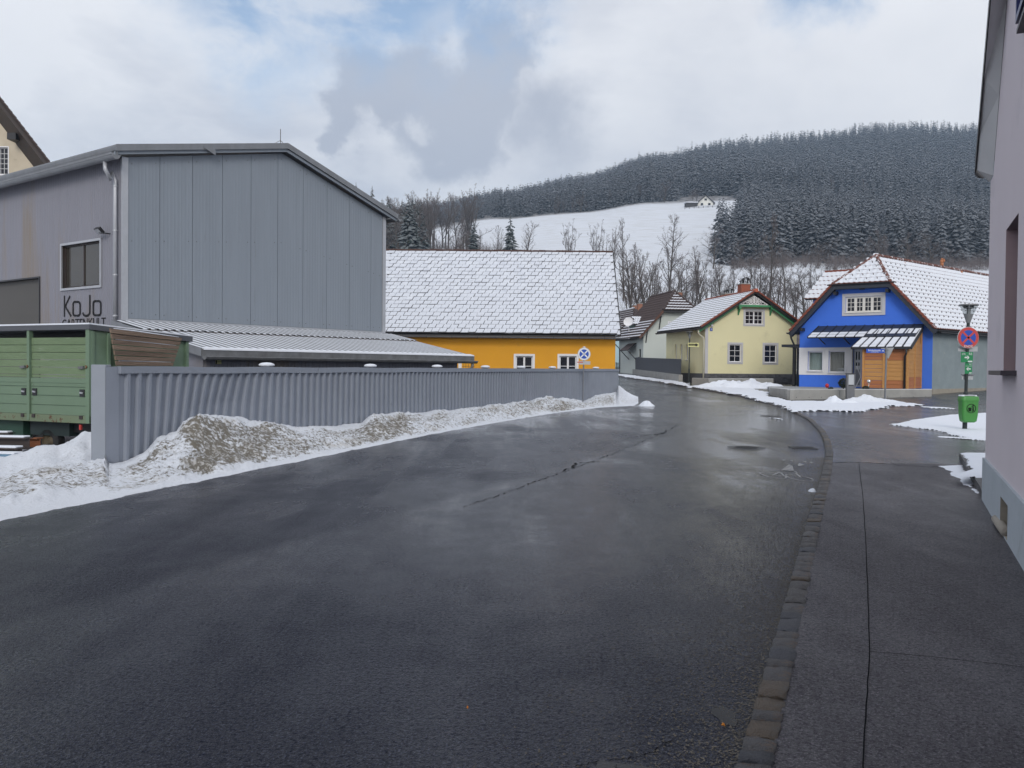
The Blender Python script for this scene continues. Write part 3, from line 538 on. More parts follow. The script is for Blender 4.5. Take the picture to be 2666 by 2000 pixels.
def heap(label, c, rx, ry, h, seed, m=snow, ang=0.0, dirt=.2):
    mb_ = []; n1_, n2_ = 44, 34; u = np.linspace(-1, 1, n1_); v = np.linspace(-1, 1, n2_); U, Vv = np.meshgrid(u, v); r = np.hypot(U, Vv)
    X = U*rx; Y = Vv*ry; ca, sa = math.cos(ang), math.sin(ang); wx, wy = c[0]+X*ca-Y*sa, c[1]+X*sa+Y*ca
    H_ = h*np.clip(1-r**1.7, 0, 1)*(1+1.1*fbm(wx, wy, 1.3, seed, 5))+.05*np.clip(1-r, 0, 1)*fbm(wx, wy, 6, seed, 3)
    H_ = np.where(r > 1, -.03, np.maximum(H_, 0)); Vx = np.stack([X*ca-Y*sa, X*sa+Y*ca, H_+zgv(wy)-zg(c[1])], -1).reshape(-1, 3)
    idx = np.arange(U.size).reshape(U.shape); F = np.stack([idx[:-1, :-1], idx[:-1, 1:], idx[1:, 1:], idx[1:, :-1]], -1).reshape(-1, 4); keep = (r.ravel()[F] < 1.08).all(1)
    me = np_mesh('snow_heap', Vx, F[keep], m, smooth=True)
    if m is dsnow: me.attributes.new('dirt', 'FLOAT', 'POINT').data.foreach_set('value', np.full(U.size, dirt, np.float32))
    o = link('snow_heap', me, None, (c[0], c[1], zg(c[1])+c[2])); o.location = WL[o.name]; return tag(o, label, 'snow heap')
p = G(2270, 1047, .05); heap('dirty crusted snow heap against the concrete wall below the wooden porch', (p.x, p.y, .05), 1.7, .8, .20, 11, dsnow, dirt=.18)
p = G(2180, 1050, .05); heap('low white snow heap left of the dirty one, in front of the grey junction box', (p.x, p.y, .05), 1.2, .7, .22, 14)
p = G(1925, 1009, .05); heap('long lumpy ridge of snow pushed up in front of the pale yellow house wall', (p.x, p.y, .05), 3.4, 1.2, .42, 17)
p = G(1683, 1057); heap('small clean snow lump lying alone on the road past the bank tip', (p.x, p.y, 0), .36, .5, .13, 21)
p = G(2120, 1237); heap('tiny lump of snow in the gutter beside the kerb', (G(2126, 1280).x-.06, G(2126, 1280).y, 0), .05, .09, .045, 22)
# ---- grit along the gutter
gv = []; gf = []; rg = random.Random(5)
for k in range(14000):
    y_ = 2.6+rg.random()**1.7*14; x_ = kerb_x(y_)-abs(rg.gauss(0, .05 if k % 3 == 0 else .26))-.005
    if k % 9 == 0: x_ = kerb_x(y_)-rg.uniform(.25, 1.1)
    s_ = rg.uniform(.0025, .0075); b = len(gv); a0 = rg.random()*6
    for j in range(3): gv.append((x_+math.cos(a0+j*2.1)*s_, y_+math.sin(a0+j*2.1)*s_*1.3, 0.001))
    gv.append((x_, y_, s_*rg.uniform(.5, 1.1))); gf += [(b, b+1, b+3), (b+1, b+2, b+3), (b+2, b, b+3)]
tag(link('grit', np_mesh('grit', gv, gf, [mat('grit_stone', (.20, .18, .15), .8, nscale=25, col2=(.03, .028, .025), namt=1.0)])), kind='stuff')
gv = []; gf = []
for k in range(900):
    y_ = 9+rg.random()**.8*34; px_e = None; t_ = (y_-10.8)/(46-10.8)
    pass
# road markings, covers and drains
bk = thing('bicycle_marking', 'worn white painted bicycle symbol on the wet road by the kerb', 'road marking', G(2040, 1238))
bfr = Fr(G(2042, 1239), (1, .05)); pm_ = mat('worn_road_paint', (.42, .42, .42), .6, col2=(.06, .06, .065), nscale=14, namt=.95, col3=(.04, .04, .045), n3scale=10, n3thr=(.50, .60))
def ring(mb, fr, cs, ct, r, w, z, n=28, a0=0, a1=2*math.pi, ry=None):
    ry = ry or r
    for i in range(n):
        t0 = a0+(a1-a0)*i/n; t1 = a0+(a1-a0)*(i+1)/n
        mb.poly([fr.W(cs+math.cos(t0)*(r-w), ct+math.sin(t0)*(ry-w), z), fr.W(cs+math.cos(t0)*r, ct+math.sin(t0)*ry, z), fr.W(cs+math.cos(t1)*r, ct+math.sin(t1)*ry, z), fr.W(cs+math.cos(t1)*(r-w), ct+math.sin(t1)*(ry-w), z)])
def flat_line(mb, fr, a, b, w, z):
    d = Vector((b[0]-a[0], b[1]-a[1])).normalized(); s_ = (d.y*w/2, -d.x*w/2); mb.poly([fr.W(a[0]+s_[0], a[1]+s_[1], z), fr.W(a[0]-s_[0], a[1]-s_[1], z), fr.W(b[0]-s_[0], b[1]-s_[1], z), fr.W(b[0]+s_[0], b[1]+s_[1], z)])
sg = FPX/ G(2042, 1239).y/1.0
def bp(px, py): q = G(px, py)-bfr.o; return (q.dot(bfr.u), q.dot(bfr.n))
mb = MB(); c1 = bp(2012, 1238); c2 = bp(2081, 1245)
ring(mb, bfr, c1[0], c1[1], .165, .03, .004, a0=.4, a1=5.7, ry=.42); ring(mb, bfr, c2[0], c2[1], .165, .03, .004, a0=1, a1=6.9, ry=.42); mb.build('wheel_mark', pm_, bk)
mb = MB()
for a, b in (((2030, 1230), (2012, 1238)), ((2032, 1231), (2042, 1241)), ((2042, 1241), (2060, 1241)), ((2034, 1232), (2072, 1233)), ((2072, 1233), (2085, 1244)), ((2070, 1228), (2076, 1233)), ((2042, 1241), (2012, 1238))): flat_line(mb, bfr, bp(*a), bp(*b), .03, .0043)
mb.build('frame_mark', pm_, bk)
mb = MB().poly([G(*p)+Vector((0, 0, .0046)) for p in ((2034, 1225), (2054, 1210), (2063, 1213), (2067, 1227))]).poly([G(*p)+Vector((0, 0, .0046)) for p in ((2076, 1211), (2080, 1207), (2095, 1211), (2080, 1215))])
for q in ((2040, 1199), (2062, 1201), (2095, 1203), (2112, 1205)): mb.poly([G(q[0]+dx, q[1]+dy)+Vector((0, 0, .0046)) for dx, dy in ((-5, 0), (0, -2), (6, 0), (1, 2))])
mb.build('arrow_mark', pm_, bk)
cast = mat('cast_iron', (.03, .03, .035), .45, metal=.5, nscale=20, bump=.3, col2=(.03, .03, .03))
p = G(1943, 1166); o_ = thing('manhole_cover', 'round cast iron manhole cover in the middle of the wet road', 'manhole cover', p); fr = Fr(p, (1, 0))
mb = MB(); ring(mb, fr, 0, 0, .40, .07, .006, ry=.40); mb.build('frame', cast, o_)
mb = MB(); ring(mb, fr, 0, 0, .33, .32, .004); 
for k in range(-4, 5): mb.box(fr, -.26+abs(k)*.03, .26-abs(k)*.03, k*.06-.012, k*.06+.012, .004, .010)
mb.build('lid', cast, o_)
p = G(2006, 1083); o_ = thing('manhole_cover', 'flat round cover far down the road where the yellow house is reflected', 'manhole cover', p); fr = Fr(p, (1, 0)); mb = MB(); ring(mb, fr, 0, 0, .38, .37, .006); mb.build('lid', cast, o_)
p = G(2090, 1167); o_ = thing('drain_grate', 'rectangular iron drain grate in the gutter by the kerb bend', 'drain', p); fr = Fr(p, (1, -.05))
mb = MB(); mb.box(fr, -.25, .25, -.25, -.21, 0, .012).box(fr, -.25, .25, .21, .25, 0, .012).box(fr, -.25, -.21, -.21, .21, 0, .012).box(fr, .21, .25, -.21, .21, 0, .012); mb.build('frame', cast, o_)
mb = MB()
for k in range(7): mb.box(fr, -.19+k*.06, -.165+k*.06, -.21, .21, .001, .010)
mb.build('bars', cast, o_); MB().box(fr, -.21, .21, -.21, .21, -.0, .0008).build('pit', black_m, o_)
p = G(1722, 2006); p = Vector((p.x-.08, p.y-.24, .0)); o_ = thing('drain_grate', 'square iron road gully at the bottom edge of the picture', 'drain', p); fr = Fr(p, (1, -.28))
mb = MB(); mb.box(fr, -.25, .25, .17, .25, 0, .010).box(fr, -.25, -.17, -.25, .17, 0, .010).box(fr, .17, .25, -.25, .17, 0, .010).box(fr, -.17, .17, -.25, -.2, 0, .010)
for k in range(3): mb.box(fr, -.11+k*.1, -.08+k*.1, -.2, .17, .001, .012)
mb.build('bars', cast, o_, bevel=.004); MB().box(fr, -.17, .17, -.2, .17, 0, .0008).build('pit', black_m, o_)
# puddle and leaves
p = G(1888, 1866); ptx = [(p.x+math.cos(a)*.05*(1+.12*math.sin(3*a)+.10*math.sin(7*a)), p.y+math.sin(a)*.13*(1+.12*math.cos(2*a)+.10*math.cos(5*a)), .0025) for a in np.linspace(0, 6.2, 60)]
wat = bpy.data.materials.new('puddle_water'); wat.use_nodes = True; wb = wat.node_tree.nodes['Principled BSDF']; wb.inputs['Base Color'].default_value = (.012, .012, .015, 1); wb.inputs['Roughness'].default_value = .06; wb.inputs['Specular IOR Level'].default_value = .05
MB().poly(ptx).build('puddle', wat, kind='structure')
for (px, py, s_, lb) in ((1884, 1893, .011, 'orange fallen leaf in the gutter beside the puddle'), (1217, 1848, .006, 'yellow fallen leaf on dark asphalt at the bottom centre')):
    p = G(px, py); mb = MB(); q = [p+Vector((math.cos(a)*s_*(1 if i % 2 else .6), math.sin(a)*s_*1.6*(1 if i % 2 else .6), .006+.006*(i % 3))) for i, a in enumerate(np.linspace(0, 5.5, 7))]; q = q[:7]
    for i in range(7): mb.poly([p+Vector((0, 0, .004)), q[i], q[(i+1) % 7]])
    o_ = mb.build('fallen_leaf', yellow_l, loc=p); tag(o_, lb, 'leaf')
# ================================================================ ROOF TILES, WINDOWS, HOUSE SHELLS
def fold(me, mats): 
    for x in mats: me.materials.append(x)
    return me
def flat_tile(w, h, shear, th, m_dark, m_snow, seed=0):
    rr = random.Random(seed); V = []; Fc = []; Mi = []
    def q(pts, m): b = len(V); V.extend(pts); Fc.append(tuple(range(b, b+len(pts)))); Mi.append(m)
    def p(x, y, z): return (x*w+shear*(y/h), y, z)
    L_, U = 0.0, h*1.06; z0, z1 = th*2.0, th*.9
    a, b, c, d = p(.006, L_, z0), p(.992, L_, z0), p(.992, U, z1), p(.006, U, z1)
    q([a, b, c, d], 0); q([p(.012, L_, 0), p(.985, L_, 0), b, a], 0); q([p(.985, L_, 0), p(.985, U, -th), c, b], 0); q([p(.012, L_, 0), a, d, p(.012, U, -th)], 0)
    sh = .016+rr.uniform(0, .014); lo = h*rr.uniform(.03, .13); x0 = rr.uniform(.012, .05); x1 = rr.uniform(.955, .99)
    s = [p(x0, lo, z0+.002), p(.5, lo-h*.02, z0+.002), p(x1, lo+h*rr.uniform(0, .06), z0+.002), p(x1, U, z1), p(x0, U, z1)]
    t = [p(x0+.02, lo+h*.03, z0+sh), p(.5, lo+h*.01, z0+sh), p(x1-.02, lo+h*.06, z0+sh), p(x1-.01, U, z1+sh), p(x0+.01, U, z1+sh)]
    q(t, 1)
    for i in (0, 1, 2, 4): j = (i+1) % 5; q([s[i], s[j], t[j], t[i]], 1)
    me = bpy.data.meshes.new('roof_tile'); me.from_pydata(V, [], Fc); fold(me, [m_dark, m_snow]); me.polygons.foreach_set('material_index', Mi); return me
def pan_tile(w, h, amp, th, m_dark, m_snow, lo=.10, sh=.022, cover=1.0, seed=0):
    rr = random.Random(seed); prof = [(0, .3), (.2, 1), (.45, .55), (.72, .05), (1, .3)]; V = []; Fc = []; Mi = []
    def q(pts, m): b = len(V); V.extend(pts); Fc.append(tuple(range(b, b+len(pts)))); Mi.append(m)
    U = h*1.05
    for i in range(4):
        (xa, za), (xb, zb_) = prof[i], prof[i+1]
        A, B, C_, D = (xa*w, 0, za*amp+th*1.6), (xb*w, 0, zb_*amp+th*1.6), (xb*w, U, zb_*amp+th*.4), (xa*w, U, za*amp+th*.4)
        q([A, B, C_, D], 0); q([(xa*w, 0, -.01), (xb*w, 0, -.01), B, A], 0)
        if cover > 0:
            l0 = h*(lo+rr.uniform(-.02, .03)); s0 = sh*(.5+.7*(1-za)); s1 = sh*(.5+.7*(1-zb_)); U2 = l0+(U-l0)*cover
            q([(A[0], l0, A[2]+s0), (B[0], l0, B[2]+s1), (C_[0], U2, C_[2]+s1), (D[0], U2, D[2]+s0)], 1)
            q([(A[0], l0-.012, A[2]), (B[0], l0-.012, B[2]), (B[0], l0, B[2]+s1), (A[0], l0, A[2]+s0)], 1)
    me = bpy.data.meshes.new('roof_tile'); me.from_pydata(V, [], Fc); fold(me, [m_dark, m_snow]); me.polygons.foreach_set('material_index', Mi); return me
def tile_plane(parent, O, e1, e2, poly, w, h, meshes, nparts, offset=.5, name='roof_tile', jit=.0, lift=.0, flip=False):
    e1 = Vector(e1).normalized(); e2 = Vector(e2).normalized(); nn = e1.cross(e2)
    if nn.z < 0: nn = -nn; flip = True
    a0 = min(p[0] for p in poly); a1 = max(p[0] for p in poly); b1 = max(p[1] for p in poly); T = []; rr = random.Random(len(poly)*7+int(a1*10))
    j = 0; b = 0.0
    while b < b1-h*.35:
        a = a0-(w*offset if j % 2 else 0)
        while a < a1+w*.2:
            ca = a+w*.5
            if inpoly(ca, b+h*.45, poly): T.append((a, b))
            a += w
        b += h; j += 1
    mats_ = []
    for a, b in T:
        k = Matrix((e1, e2, nn)).transposed().to_4x4(); k.translation = Vector(O)+e1*(a+rr.uniform(-jit, jit))+e2*(b+rr.uniform(-jit, jit))+nn*(lift+rr.uniform(0, .4)*jit); mats_.append((( (k.translation-C0).length), k, rr.randrange(len(meshes))))
    mats_.sort(key=lambda x: x[0])
    for d, k, r in mats_[:nparts]: piece(name, meshes[r], parent, k)
    rest = mats_[nparts:]
    if rest:
        Vs = []; Fs = []; Ms = []; nb = 0; off = np.array(WL[parent.name])
        dat = []
        for me in meshes:
            me.calc_loop_triangles(); v = np.empty(len(me.vertices)*3); me.vertices.foreach_get('co', v); t = np.array([lt.vertices[:] for lt in me.loop_triangles]); mi = np.array([lt.material_index for lt in me.loop_triangles]); dat.append((v.reshape(-1, 3), t, mi))
        for d, k, r in rest:
            v, t, mi = dat[r]; Mx = np.array(k); Vs.append(v@Mx[:3, :3].T+Mx[:3, 3]-off); Fs.append(t+nb); Ms.append(mi); nb += len(v)
        me = np_mesh('roof_tiles_beyond', np.concatenate(Vs), np.concatenate(Fs), list(meshes[0].materials), np.concatenate(Ms)); o = link('far_roof_tiles', me, parent); o['kind'] = 'stuff'
def slab(parent, poly, th, m_top, m_side, name='roof'):
    poly = [Vector(p) for p in poly]; nn = (poly[1]-poly[0]).cross(poly[2]-poly[0]).normalized()
    if nn.z < 0: nn = -nn
    mb = MB(); lo = [p-nn*th for p in poly]; mb.poly(poly, 0); mb.poly(lo, 1)
    for i in range(len(poly)): j = (i+1) % len(poly); mb.poly([poly[i], poly[j], lo[j], lo[i]], 1)
    return mb.build(name, [m_top, m_side], parent)
def window(parent, fr, s0, z0, s1, z1, cols=2, rows=2, sashes=1, sur=.12, depth=.12, fw=.06, mw=.028, frame_m=white_p, glass=glass_d, sur_m=white_p, sill=True, t=0.0, panes=True, proud=.022):
    if s0 > s1: s0, s1 = s1, s0
    if z0 > z1: z0, z1 = z1, z0
    a, b = t-depth, t-depth+.05; mb = MB()
    mb.box(fr, s0, s1, a, b, z1-fw, z1).box(fr, s0, s1, a, b, z0, z0+fw).box(fr, s0, s0+fw, a, b, z0+fw, z1-fw).box(fr, s1-fw, s1, a, b, z0+fw, z1-fw)
    sw = (s1-s0-2*fw)/sashes; cells = []
    for k in range(sashes):
        x0 = s0+fw+k*sw; x1 = x0+sw
        if k: mb.box(fr, x0-fw*.8, x0+fw*.8, a, b+.01, z0+fw, z1-fw); x0 += fw*.8
        if k < sashes-1: x1 -= fw*.8
        for i in range(1, cols): c = x0+(x1-x0)*i/cols; mb.box(fr, c-mw/2, c+mw/2, a+.01, b-.008, z0+fw, z1-fw)
        for j in range(1, rows): c = z0+fw+(z1-z0-2*fw)*j/rows; mb.box(fr, x0, x1, a+.012, b-.010, c-mw/2, c+mw/2)
        for i in range(cols):
            for j in range(rows): cells.append((x0+(x1-x0)*i/cols, x0+(x1-x0)*(i+1)/cols, z0+fw+(z1-z0-2*fw)*j/rows, z0+fw+(z1-z0-2*fw)*(j+1)/rows))
    w = mb.build('window', frame_m, parent)
    for c in cells:
        k = random.uniform(-.002, .002); MB().poly([fr.W(c[0], a+.016+k, c[2]), fr.W(c[1], a+.016-k, c[2]), fr.W(c[1], a+.016-k, c[3]), fr.W(c[0], a+.016+k, c[3])]).build('pane', glass, w)
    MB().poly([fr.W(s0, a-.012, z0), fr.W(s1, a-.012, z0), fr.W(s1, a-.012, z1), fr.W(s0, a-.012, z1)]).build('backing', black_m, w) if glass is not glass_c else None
    if sur:
        mb = MB(); p_ = t+proud; q_ = t+.002
        mb.box(fr, s0-sur, s1+sur, q_, p_, z1, z1+sur).box(fr, s0-sur, s1+sur, q_, p_, z0-sur, z0).box(fr, s0-sur, s0, q_, p_, z0, z1).box(fr, s1, s1+sur, q_, p_, z0, z1); mb.build('surround', sur_m, w)
    if sill: MB().box(fr, s0-.03, s1+.03, t-depth+.03, t+proud+.05, z0-.03, z0+.005).build('sill', frame_m, w)
    return w
def wall(parent, fr, outer, holes, m, t=0.0, depth=.14, name='wall', mr=None, mats=None):
    mb = MB(); mb.holed(fr, outer, [rect(*h) for h in holes], t, depth, 0, 1 if mr else None); return mb.build(name, [m, mr] if mr else m, parent)
def shell(parent, fr, v, sL, sR, zb, zf, length, m, t=0.0, side_holes=None):    # side and back walls of a house
    v = Vector((v[0], v[1], 0)).normalized(); frs = Fr(fr.W(sL, t, 0)+v*length, -v); mb = MB()
    h = side_holes or []; mb.holed(frs, [(0, zb), (length, zb), (length, zf(sL)), (0, zf(sL))], [rect(*x) for x in h], 0, .14); mb.build('side_wall', m, parent)
    A = fr.W(sR, t, 0); mb = MB(); up = lambda p, z: Vector((p.x, p.y, z)); B = A+v*length; D = fr.W(sL, t, 0)+v*length
    mb.poly([up(A, zb), up(B, zb), up(B, zf(sR)), up(A, zf(sR))]); mb.poly([up(B, zb), up(D, zb), up(D, zf(sL)), up(B, zf(sR))]); mb.build('rear_wall', m, parent)
    return frs
def solve_t(fr, px, py, s_t, lo=-12, hi=8):
    f = lambda t: fr.at(px, py, t)[0]-s_t
    for _ in range(50):
        m_ = (lo+hi)/2
        if (f(lo) > 0) == (f(m_) > 0): lo = m_
        else: hi = m_
    return lo, fr.at(px, py, lo)[1]
class HH:      # roof with (half-)hipped front gable; Q(s, b, z): b metres back from the facade
    def __init__(s, fr, v, sL, sR, zE, s0, s1, zH, tip, ov, length, zER=None):
        s.fr, s.v = fr, Vector((v[0], v[1], 0)).normalized(); s.sL, s.sR, s.zE, s.s0, s.s1, s.zH, s.ov, s.length = sL, sR, zE, s0, s1, zH, ov, length
        s.sc = (s0+s1)/2; s.mL = (zH-zE)/(s0-sL); s.mR = (zH-zE)/(sR-s1); s.zR = zE+s.mL*(s.sc-sL) if s1-s0 > .05 else zH; s.tip = tip if s1-s0 > .05 else -ov
    def Q(s, a, b, z): return s.fr.W(a, 0, z)+s.v*b
    def zf(s, a, d=.16): return min(s.zE+s.mL*(a-s.sL), s.zE+s.mR*(s.sR-a), s.zH if s.s1-s.s0 > .05 else 99)-d
    def polys(s):
        Lp = [s.Q(s.sL, -s.ov, s.zE), s.Q(s.s0, -s.ov, s.zH), s.Q(s.sc, s.tip, s.zR), s.Q(s.sc, s.length, s.zR), s.Q(s.sL, s.length, s.zE)]
        Rp = [s.Q(s.sR, -s.ov, s.zE), s.Q(s.s1, -s.ov, s.zH), s.Q(s.sc, s.tip, s.zR), s.Q(s.sc, s.length, s.zR), s.Q(s.sR, s.length, s.zE)]
        if s.s1-s.s0 < .05: Lp.pop(2); Rp.pop(2)
        return Lp, Rp, [s.Q(s.s0, -s.ov, s.zH), s.Q(s.s1, -s.ov, s.zH), s.Q(s.sc, s.tip, s.zR)]
    def tiles(s, parent, which, w, h, meshes, nparts, offset=0.0, jit=.004):
        Lp, Rp, Hp = s.polys(); poly = {'L': Lp, 'R': Rp, 'H': Hp}[which]
        if which == 'L': O = poly[0]; e1 = s.v; c = s.Q(s.sc, -s.ov, s.zR)
        elif which == 'R': O = poly[0]; e1 = s.v; c = s.Q(s.sc, -s.ov, s.zR)
        else: O = Hp[0]; e1 = (Hp[1]-Hp[0]).normalized(); c = Hp[2]
        e2 = (c-O); e2 = (e2-e1*e2.dot(e1)).normalized(); p2 = [((p-O).dot(e1), (p-O).dot(e2)) for p in poly]
        tile_plane(parent, O, e1, e2, p2, w, h, meshes, nparts, offset, jit=jit)
    def ridge_caps(s, parent, m, r=.11, step=.36, hips=True, name='ridge_tile'):
        lines = [(s.Q(s.sc, s.tip, s.zR), s.Q(s.sc, s.length, s.zR))]
        if hips and s.s1-s.s0 > .05: lines += [(s.Q(s.s0, -s.ov, s.zH), s.Q(s.sc, s.tip, s.zR)), (s.Q(s.s1, -s.ov, s.zH), s.Q(s.sc, s.tip, s.zR))]
        for a, b in lines:
            n_ = max(1, int((b-a).length/step)); 
            for i in range(n_):
                p, q = a.lerp(b, i/n_), a.lerp(b, (i+1.06)/n_); MB().tube([p+Vector((0, 0, .03)), q+Vector((0, 0, .015))], [r, r*.85], 7).build(name, m, parent, smooth=True)
def downpipe(parent, pts, r=.045, m=galv, name='downpipe'):
    return MB().tube(pts, r, 10).build(name, m, parent, smooth=True)
# ================================================================ GREY HALL
A0 = P(318, 900, 26.0); hu = Vector((.60, .80, 0)); frH = Fr(A0, hu); frS = Fr(A0, (.80, -.60))
s1_, z1_ = frH.at(1003, 566); sE, zE_ = frH.at(318, 408); sA, zA = frH.at(735, 398); _, zB = frH.at(334, 829)
hall = thing('warehouse', 'tall grey sheet-clad warehouse with lettering on its side wall', 'warehouse', (A0.x, A0.y, 0))
def hroof(s):
    return zE_+(zA-zE_)*(s-sE)/(sA-sE) if s < sA else zA+(z1_-zA)*(s-sA)/(s1_-sA)
seams = [frH.at(px, 700)[0] for px in (331, 416, 501, 579, 653)]; w_ = seams[4]-seams[3]
while seams[-1]+w_*1.3 < s1_-.12: seams.append(seams[-1]+w_)
seams.append(s1_-.14)
def ribbed(mb, fr, a, b, zlo, ztop, t, nr=9, d=.003):
    w = (b-a)/nr; prev = None; pts = []
    for i in range(nr): x = a+i*w; pts += [(x, t), (x+w*.55, t), (x+w*.62, t+d), (x+w*.93, t+d)]
    pts.append((b, t)); xs = [p[0] for p in pts]
    for i in range(len(pts)-1):
        (xa, ta), (xb, tb) = pts[i], pts[i+1]; mb.poly([fr.W(xa, ta, zlo), fr.W(xb, tb, zlo), fr.W(xb, tb, ztop(xb)), fr.W(xa, ta, ztop(xa))])
    for x in (a, b): mb.poly([fr.W(x, t, zlo), fr.W(x, t-.05, zlo), fr.W(x, t-.05, ztop(x)), fr.W(x, t, ztop(x))])
for a, b in zip(seams[:-1], seams[1:]):
    mb = MB(); ribbed(mb, frH, a+.008, b-.008, zB, lambda x: hroof(x)-.02, .0); mb.build('wall_panel', cladding, hall)
MB().poly([frH.W(s, -.045, z) for s, z in ((0, 0), (s1_, 0), (s1_, z1_), (sA, zA), (0, zE_))]).build('wall', dsteel, hall)
mb = MB(); mb.box(frH, -.02, .17, -.04, .03, 0, zE_).box(frH, s1_-.14, s1_+.02, -.04, .03, 0, z1_); mb.build('corner_trim', zinc_l, hall)
MB().box(frH, .17, s1_-.14, .0, .05, zB-.16, zB-.01).build('base_flashing', zinc_l, hall)
scw = MB()
for a, b in zip(seams[:-1], seams[1:]):
    for x in (a+.14, b-.14):
        for z in (hroof(x)-.22, (hroof(x)+zB)/2-.1, zB+.15): scw.tube([frH.W(x, .0, z), frH.W(x, .012, z)], .012, 6)
scw.build('screws', dsteel, hall)['kind'] = 'stuff'
# side facade with window and door
sw0, zw0 = frS.at(163, 752); sw1, zw1 = frS.at(263, 626); sg1, zg1 = frS.at(103, 724); zl = frS.at(0, 480)[1]
hl = [(sw0, zw0, sw1, zw1), (-14, .05, sg1, zg1)]
edges_ = [-15.5]+[-.03-1.02*k for k in range(14, -1, -1)]
bounds = sorted(set([round(x, 3) for x in edges_]))
for a, b in zip(bounds[:-1], bounds[1:]):
    segs = [(0.0, zE_-.02)]
    for (h0, y0, h1, y1) in hl:
        if b > h0+.01 and a < h1-.01: segs = 'clip'; break
    mb = MB(); a_, b_ = a+.006, b-.006
    nr = 9; w = (b-a)/nr
    for i in range(nr):
        x0, x1, x2, x3 = a+i*w, a+i*w+w*.6, a+i*w+w*.68, a+i*w+w*.93
        for (xa, ta, xb, tb) in ((x0, 0, x1, 0), (x1, 0, x2, .009), (x2, .009, x3, .009), (x3, .009, a+(i+1)*w, 0)):
            xm = (xa+xb)/2; ivs = [(0.0, zE_-.02)]
            for (h0, y0, h1, y1) in hl:
                if h0 < xm < h1: ivs = [iv for iv in ((0.0, y0), (y1, zE_-.02)) if iv[1] > iv[0]+.06]
            for lo_, hi_ in ivs: mb.poly([frS.W(xa, ta, lo_), frS.W(xb, tb, lo_), frS.W(xb, tb, hi_), frS.W(xa, ta, hi_)])
    mb.build('wall_panel', cladding2, hall)
MB().holed(frS, [(-15.5, 0), (0, 0), (0, zE_), (-15.5, zE_)], [rect(*h) for h in hl], -.02, .2).build('side_wall', dsteel, hall)
w_o = window(hall, frS, sw0, zw0, sw1, zw1, 2, 1, 1, sur=.07, depth=.12, fw=.05, mw=.05, glass=glass_b, sill=False, proud=.05, frame_m=dsteel, sur_m=zinc_l)
mb = MB(); 
for k in range(7): mb.box(frS, -14, sg1, -.16, -.12, .05+k*.45, .05+k*.45+.44)
mb.box(frS, -14, sg1, -.17, -.165, .05, zg1); mb.build('roller_door', mat('brown_roller_door', (.065, .058, .05), .5, nscale=1), hall)
mb = MB(); mb.box(frS, sg1, sg1+.05, -.1, .03, 0, zg1+.05).box(frS, -14, sg1, -.1, .03, zg1, zg1+.05); mb.build('door_trim', black_m, hall)
# roof, fascia, gutter
Lr = 16; zr_ = lambda s: hroof(s)
def hq(s, t, z): return frH.W(s, t, z)
sAo = .5
rp = [hq(-.35, .28, zE_+.20), hq(sA, .28, zA+.24), hq(sA, -Lr, zA+.24), hq(-.35, -Lr, zE_+.20)]
slab(hall, rp, .10, snow_roof2, trim_grey); rp2 = [hq(sA, .28, zA+.24), hq(s1_+.35, .28, z1_+.12), hq(s1_+.35, -Lr, z1_+.12), hq(sA, -Lr, zA+.24)]; slab(hall, rp2, .10, snow_roof2, trim_grey)
for (a, za, b, zb_) in ((-.36, zE_+.20, sA, zA+.24), (sA, zA+.24, s1_+.40, z1_+.10)):
    mb = MB(); mb.prism([frH.W(a, .29, za+.05), frH.W(b, .29, zb_+.05), frH.W(b, .29, zb_-.14), frH.W(a, .29, za-.14)], frH.n*.03); mb.build('fascia', trim_grey, hall)
    mb = MB(); mb.prism([frH.W(a, .20, za-.14), frH.W(b, .20, zb_-.14), frH.W(b, .20, zb_-.24), frH.W(a, .20, za-.24)], frH.n*.05); mb.build('verge_trim', cladding, hall)
    mb = MB(); mb.poly([frH.W(a, .30, za-.13), frH.W(b, .30, zb_-.13), frH.W(b, 0, zb_-.13), frH.W(a, 0, za-.13)]); mb.build('soffit', trim_grey, hall)
q = frH.W(sA*.36, .3, 0)
sF, zF = frH.at(540, 383); MB().prism([frH.W(sF-.35, .33, zF-.08), frH.W(sF+.05, .33, zF+.06), frH.W(sF+.08, .33, zF-.30), frH.W(sF-.35, .33, zF-.14)], frH.n*.01).build('bent_flashing', trim_grey, hall)
mb = MB(); mb.prism([frS.W(-15.5, .29, zE_+.26), frS.W(.29, .29, zE_+.26), frS.W(.29, .29, zE_-.06), frS.W(-15.5, .29, zE_-.06)], frS.n*.03); mb.build('fascia', trim_grey, hall)
mb = MB(); mb.poly([frS.W(-15.5, .30, zE_-.05), frS.W(.0, .30, zE_-.05), frS.W(.0, 0, zE_-.05), frS.W(-15.5, 0, zE_-.05)]); mb.build('soffit', dsteel, hall)
def gutter(parent, a, b, r, m, name='gutter', out=None):
    a, b = Vector(a), Vector(b); d = (b-a).normalized(); o_ = Vector((d.y, -d.x, 0)) if out is None else out; mb = MB(); k = 8
    pr = [(math.cos(math.pi+math.pi*i/k)*r, math.sin(math.pi+math.pi*i/k)*r) for i in range(k+1)]
    for sc_ in (1, .86):
        for i in range(k):
            (x0, y0), (x1, y1) = pr[i], pr[i+1]; mb.poly([a+o_*x0*sc_+Vector((0, 0, y0*sc_)), b+o_*x0*sc_+Vector((0, 0, y0*sc_)), b+o_*x1*sc_+Vector((0, 0, y1*sc_)), a+o_*x1*sc_+Vector((0, 0, y1*sc_))])
    for e_ in (a, b): mb.poly([e_+o_*x+Vector((0, 0, y)) for x, y in pr])
    mb.tube([a+o_*r, b+o_*r], .014, 6); mb.tube([a-o_*r, b-o_*r], .014, 6)
    return mb.build(name, m, parent, smooth=False)
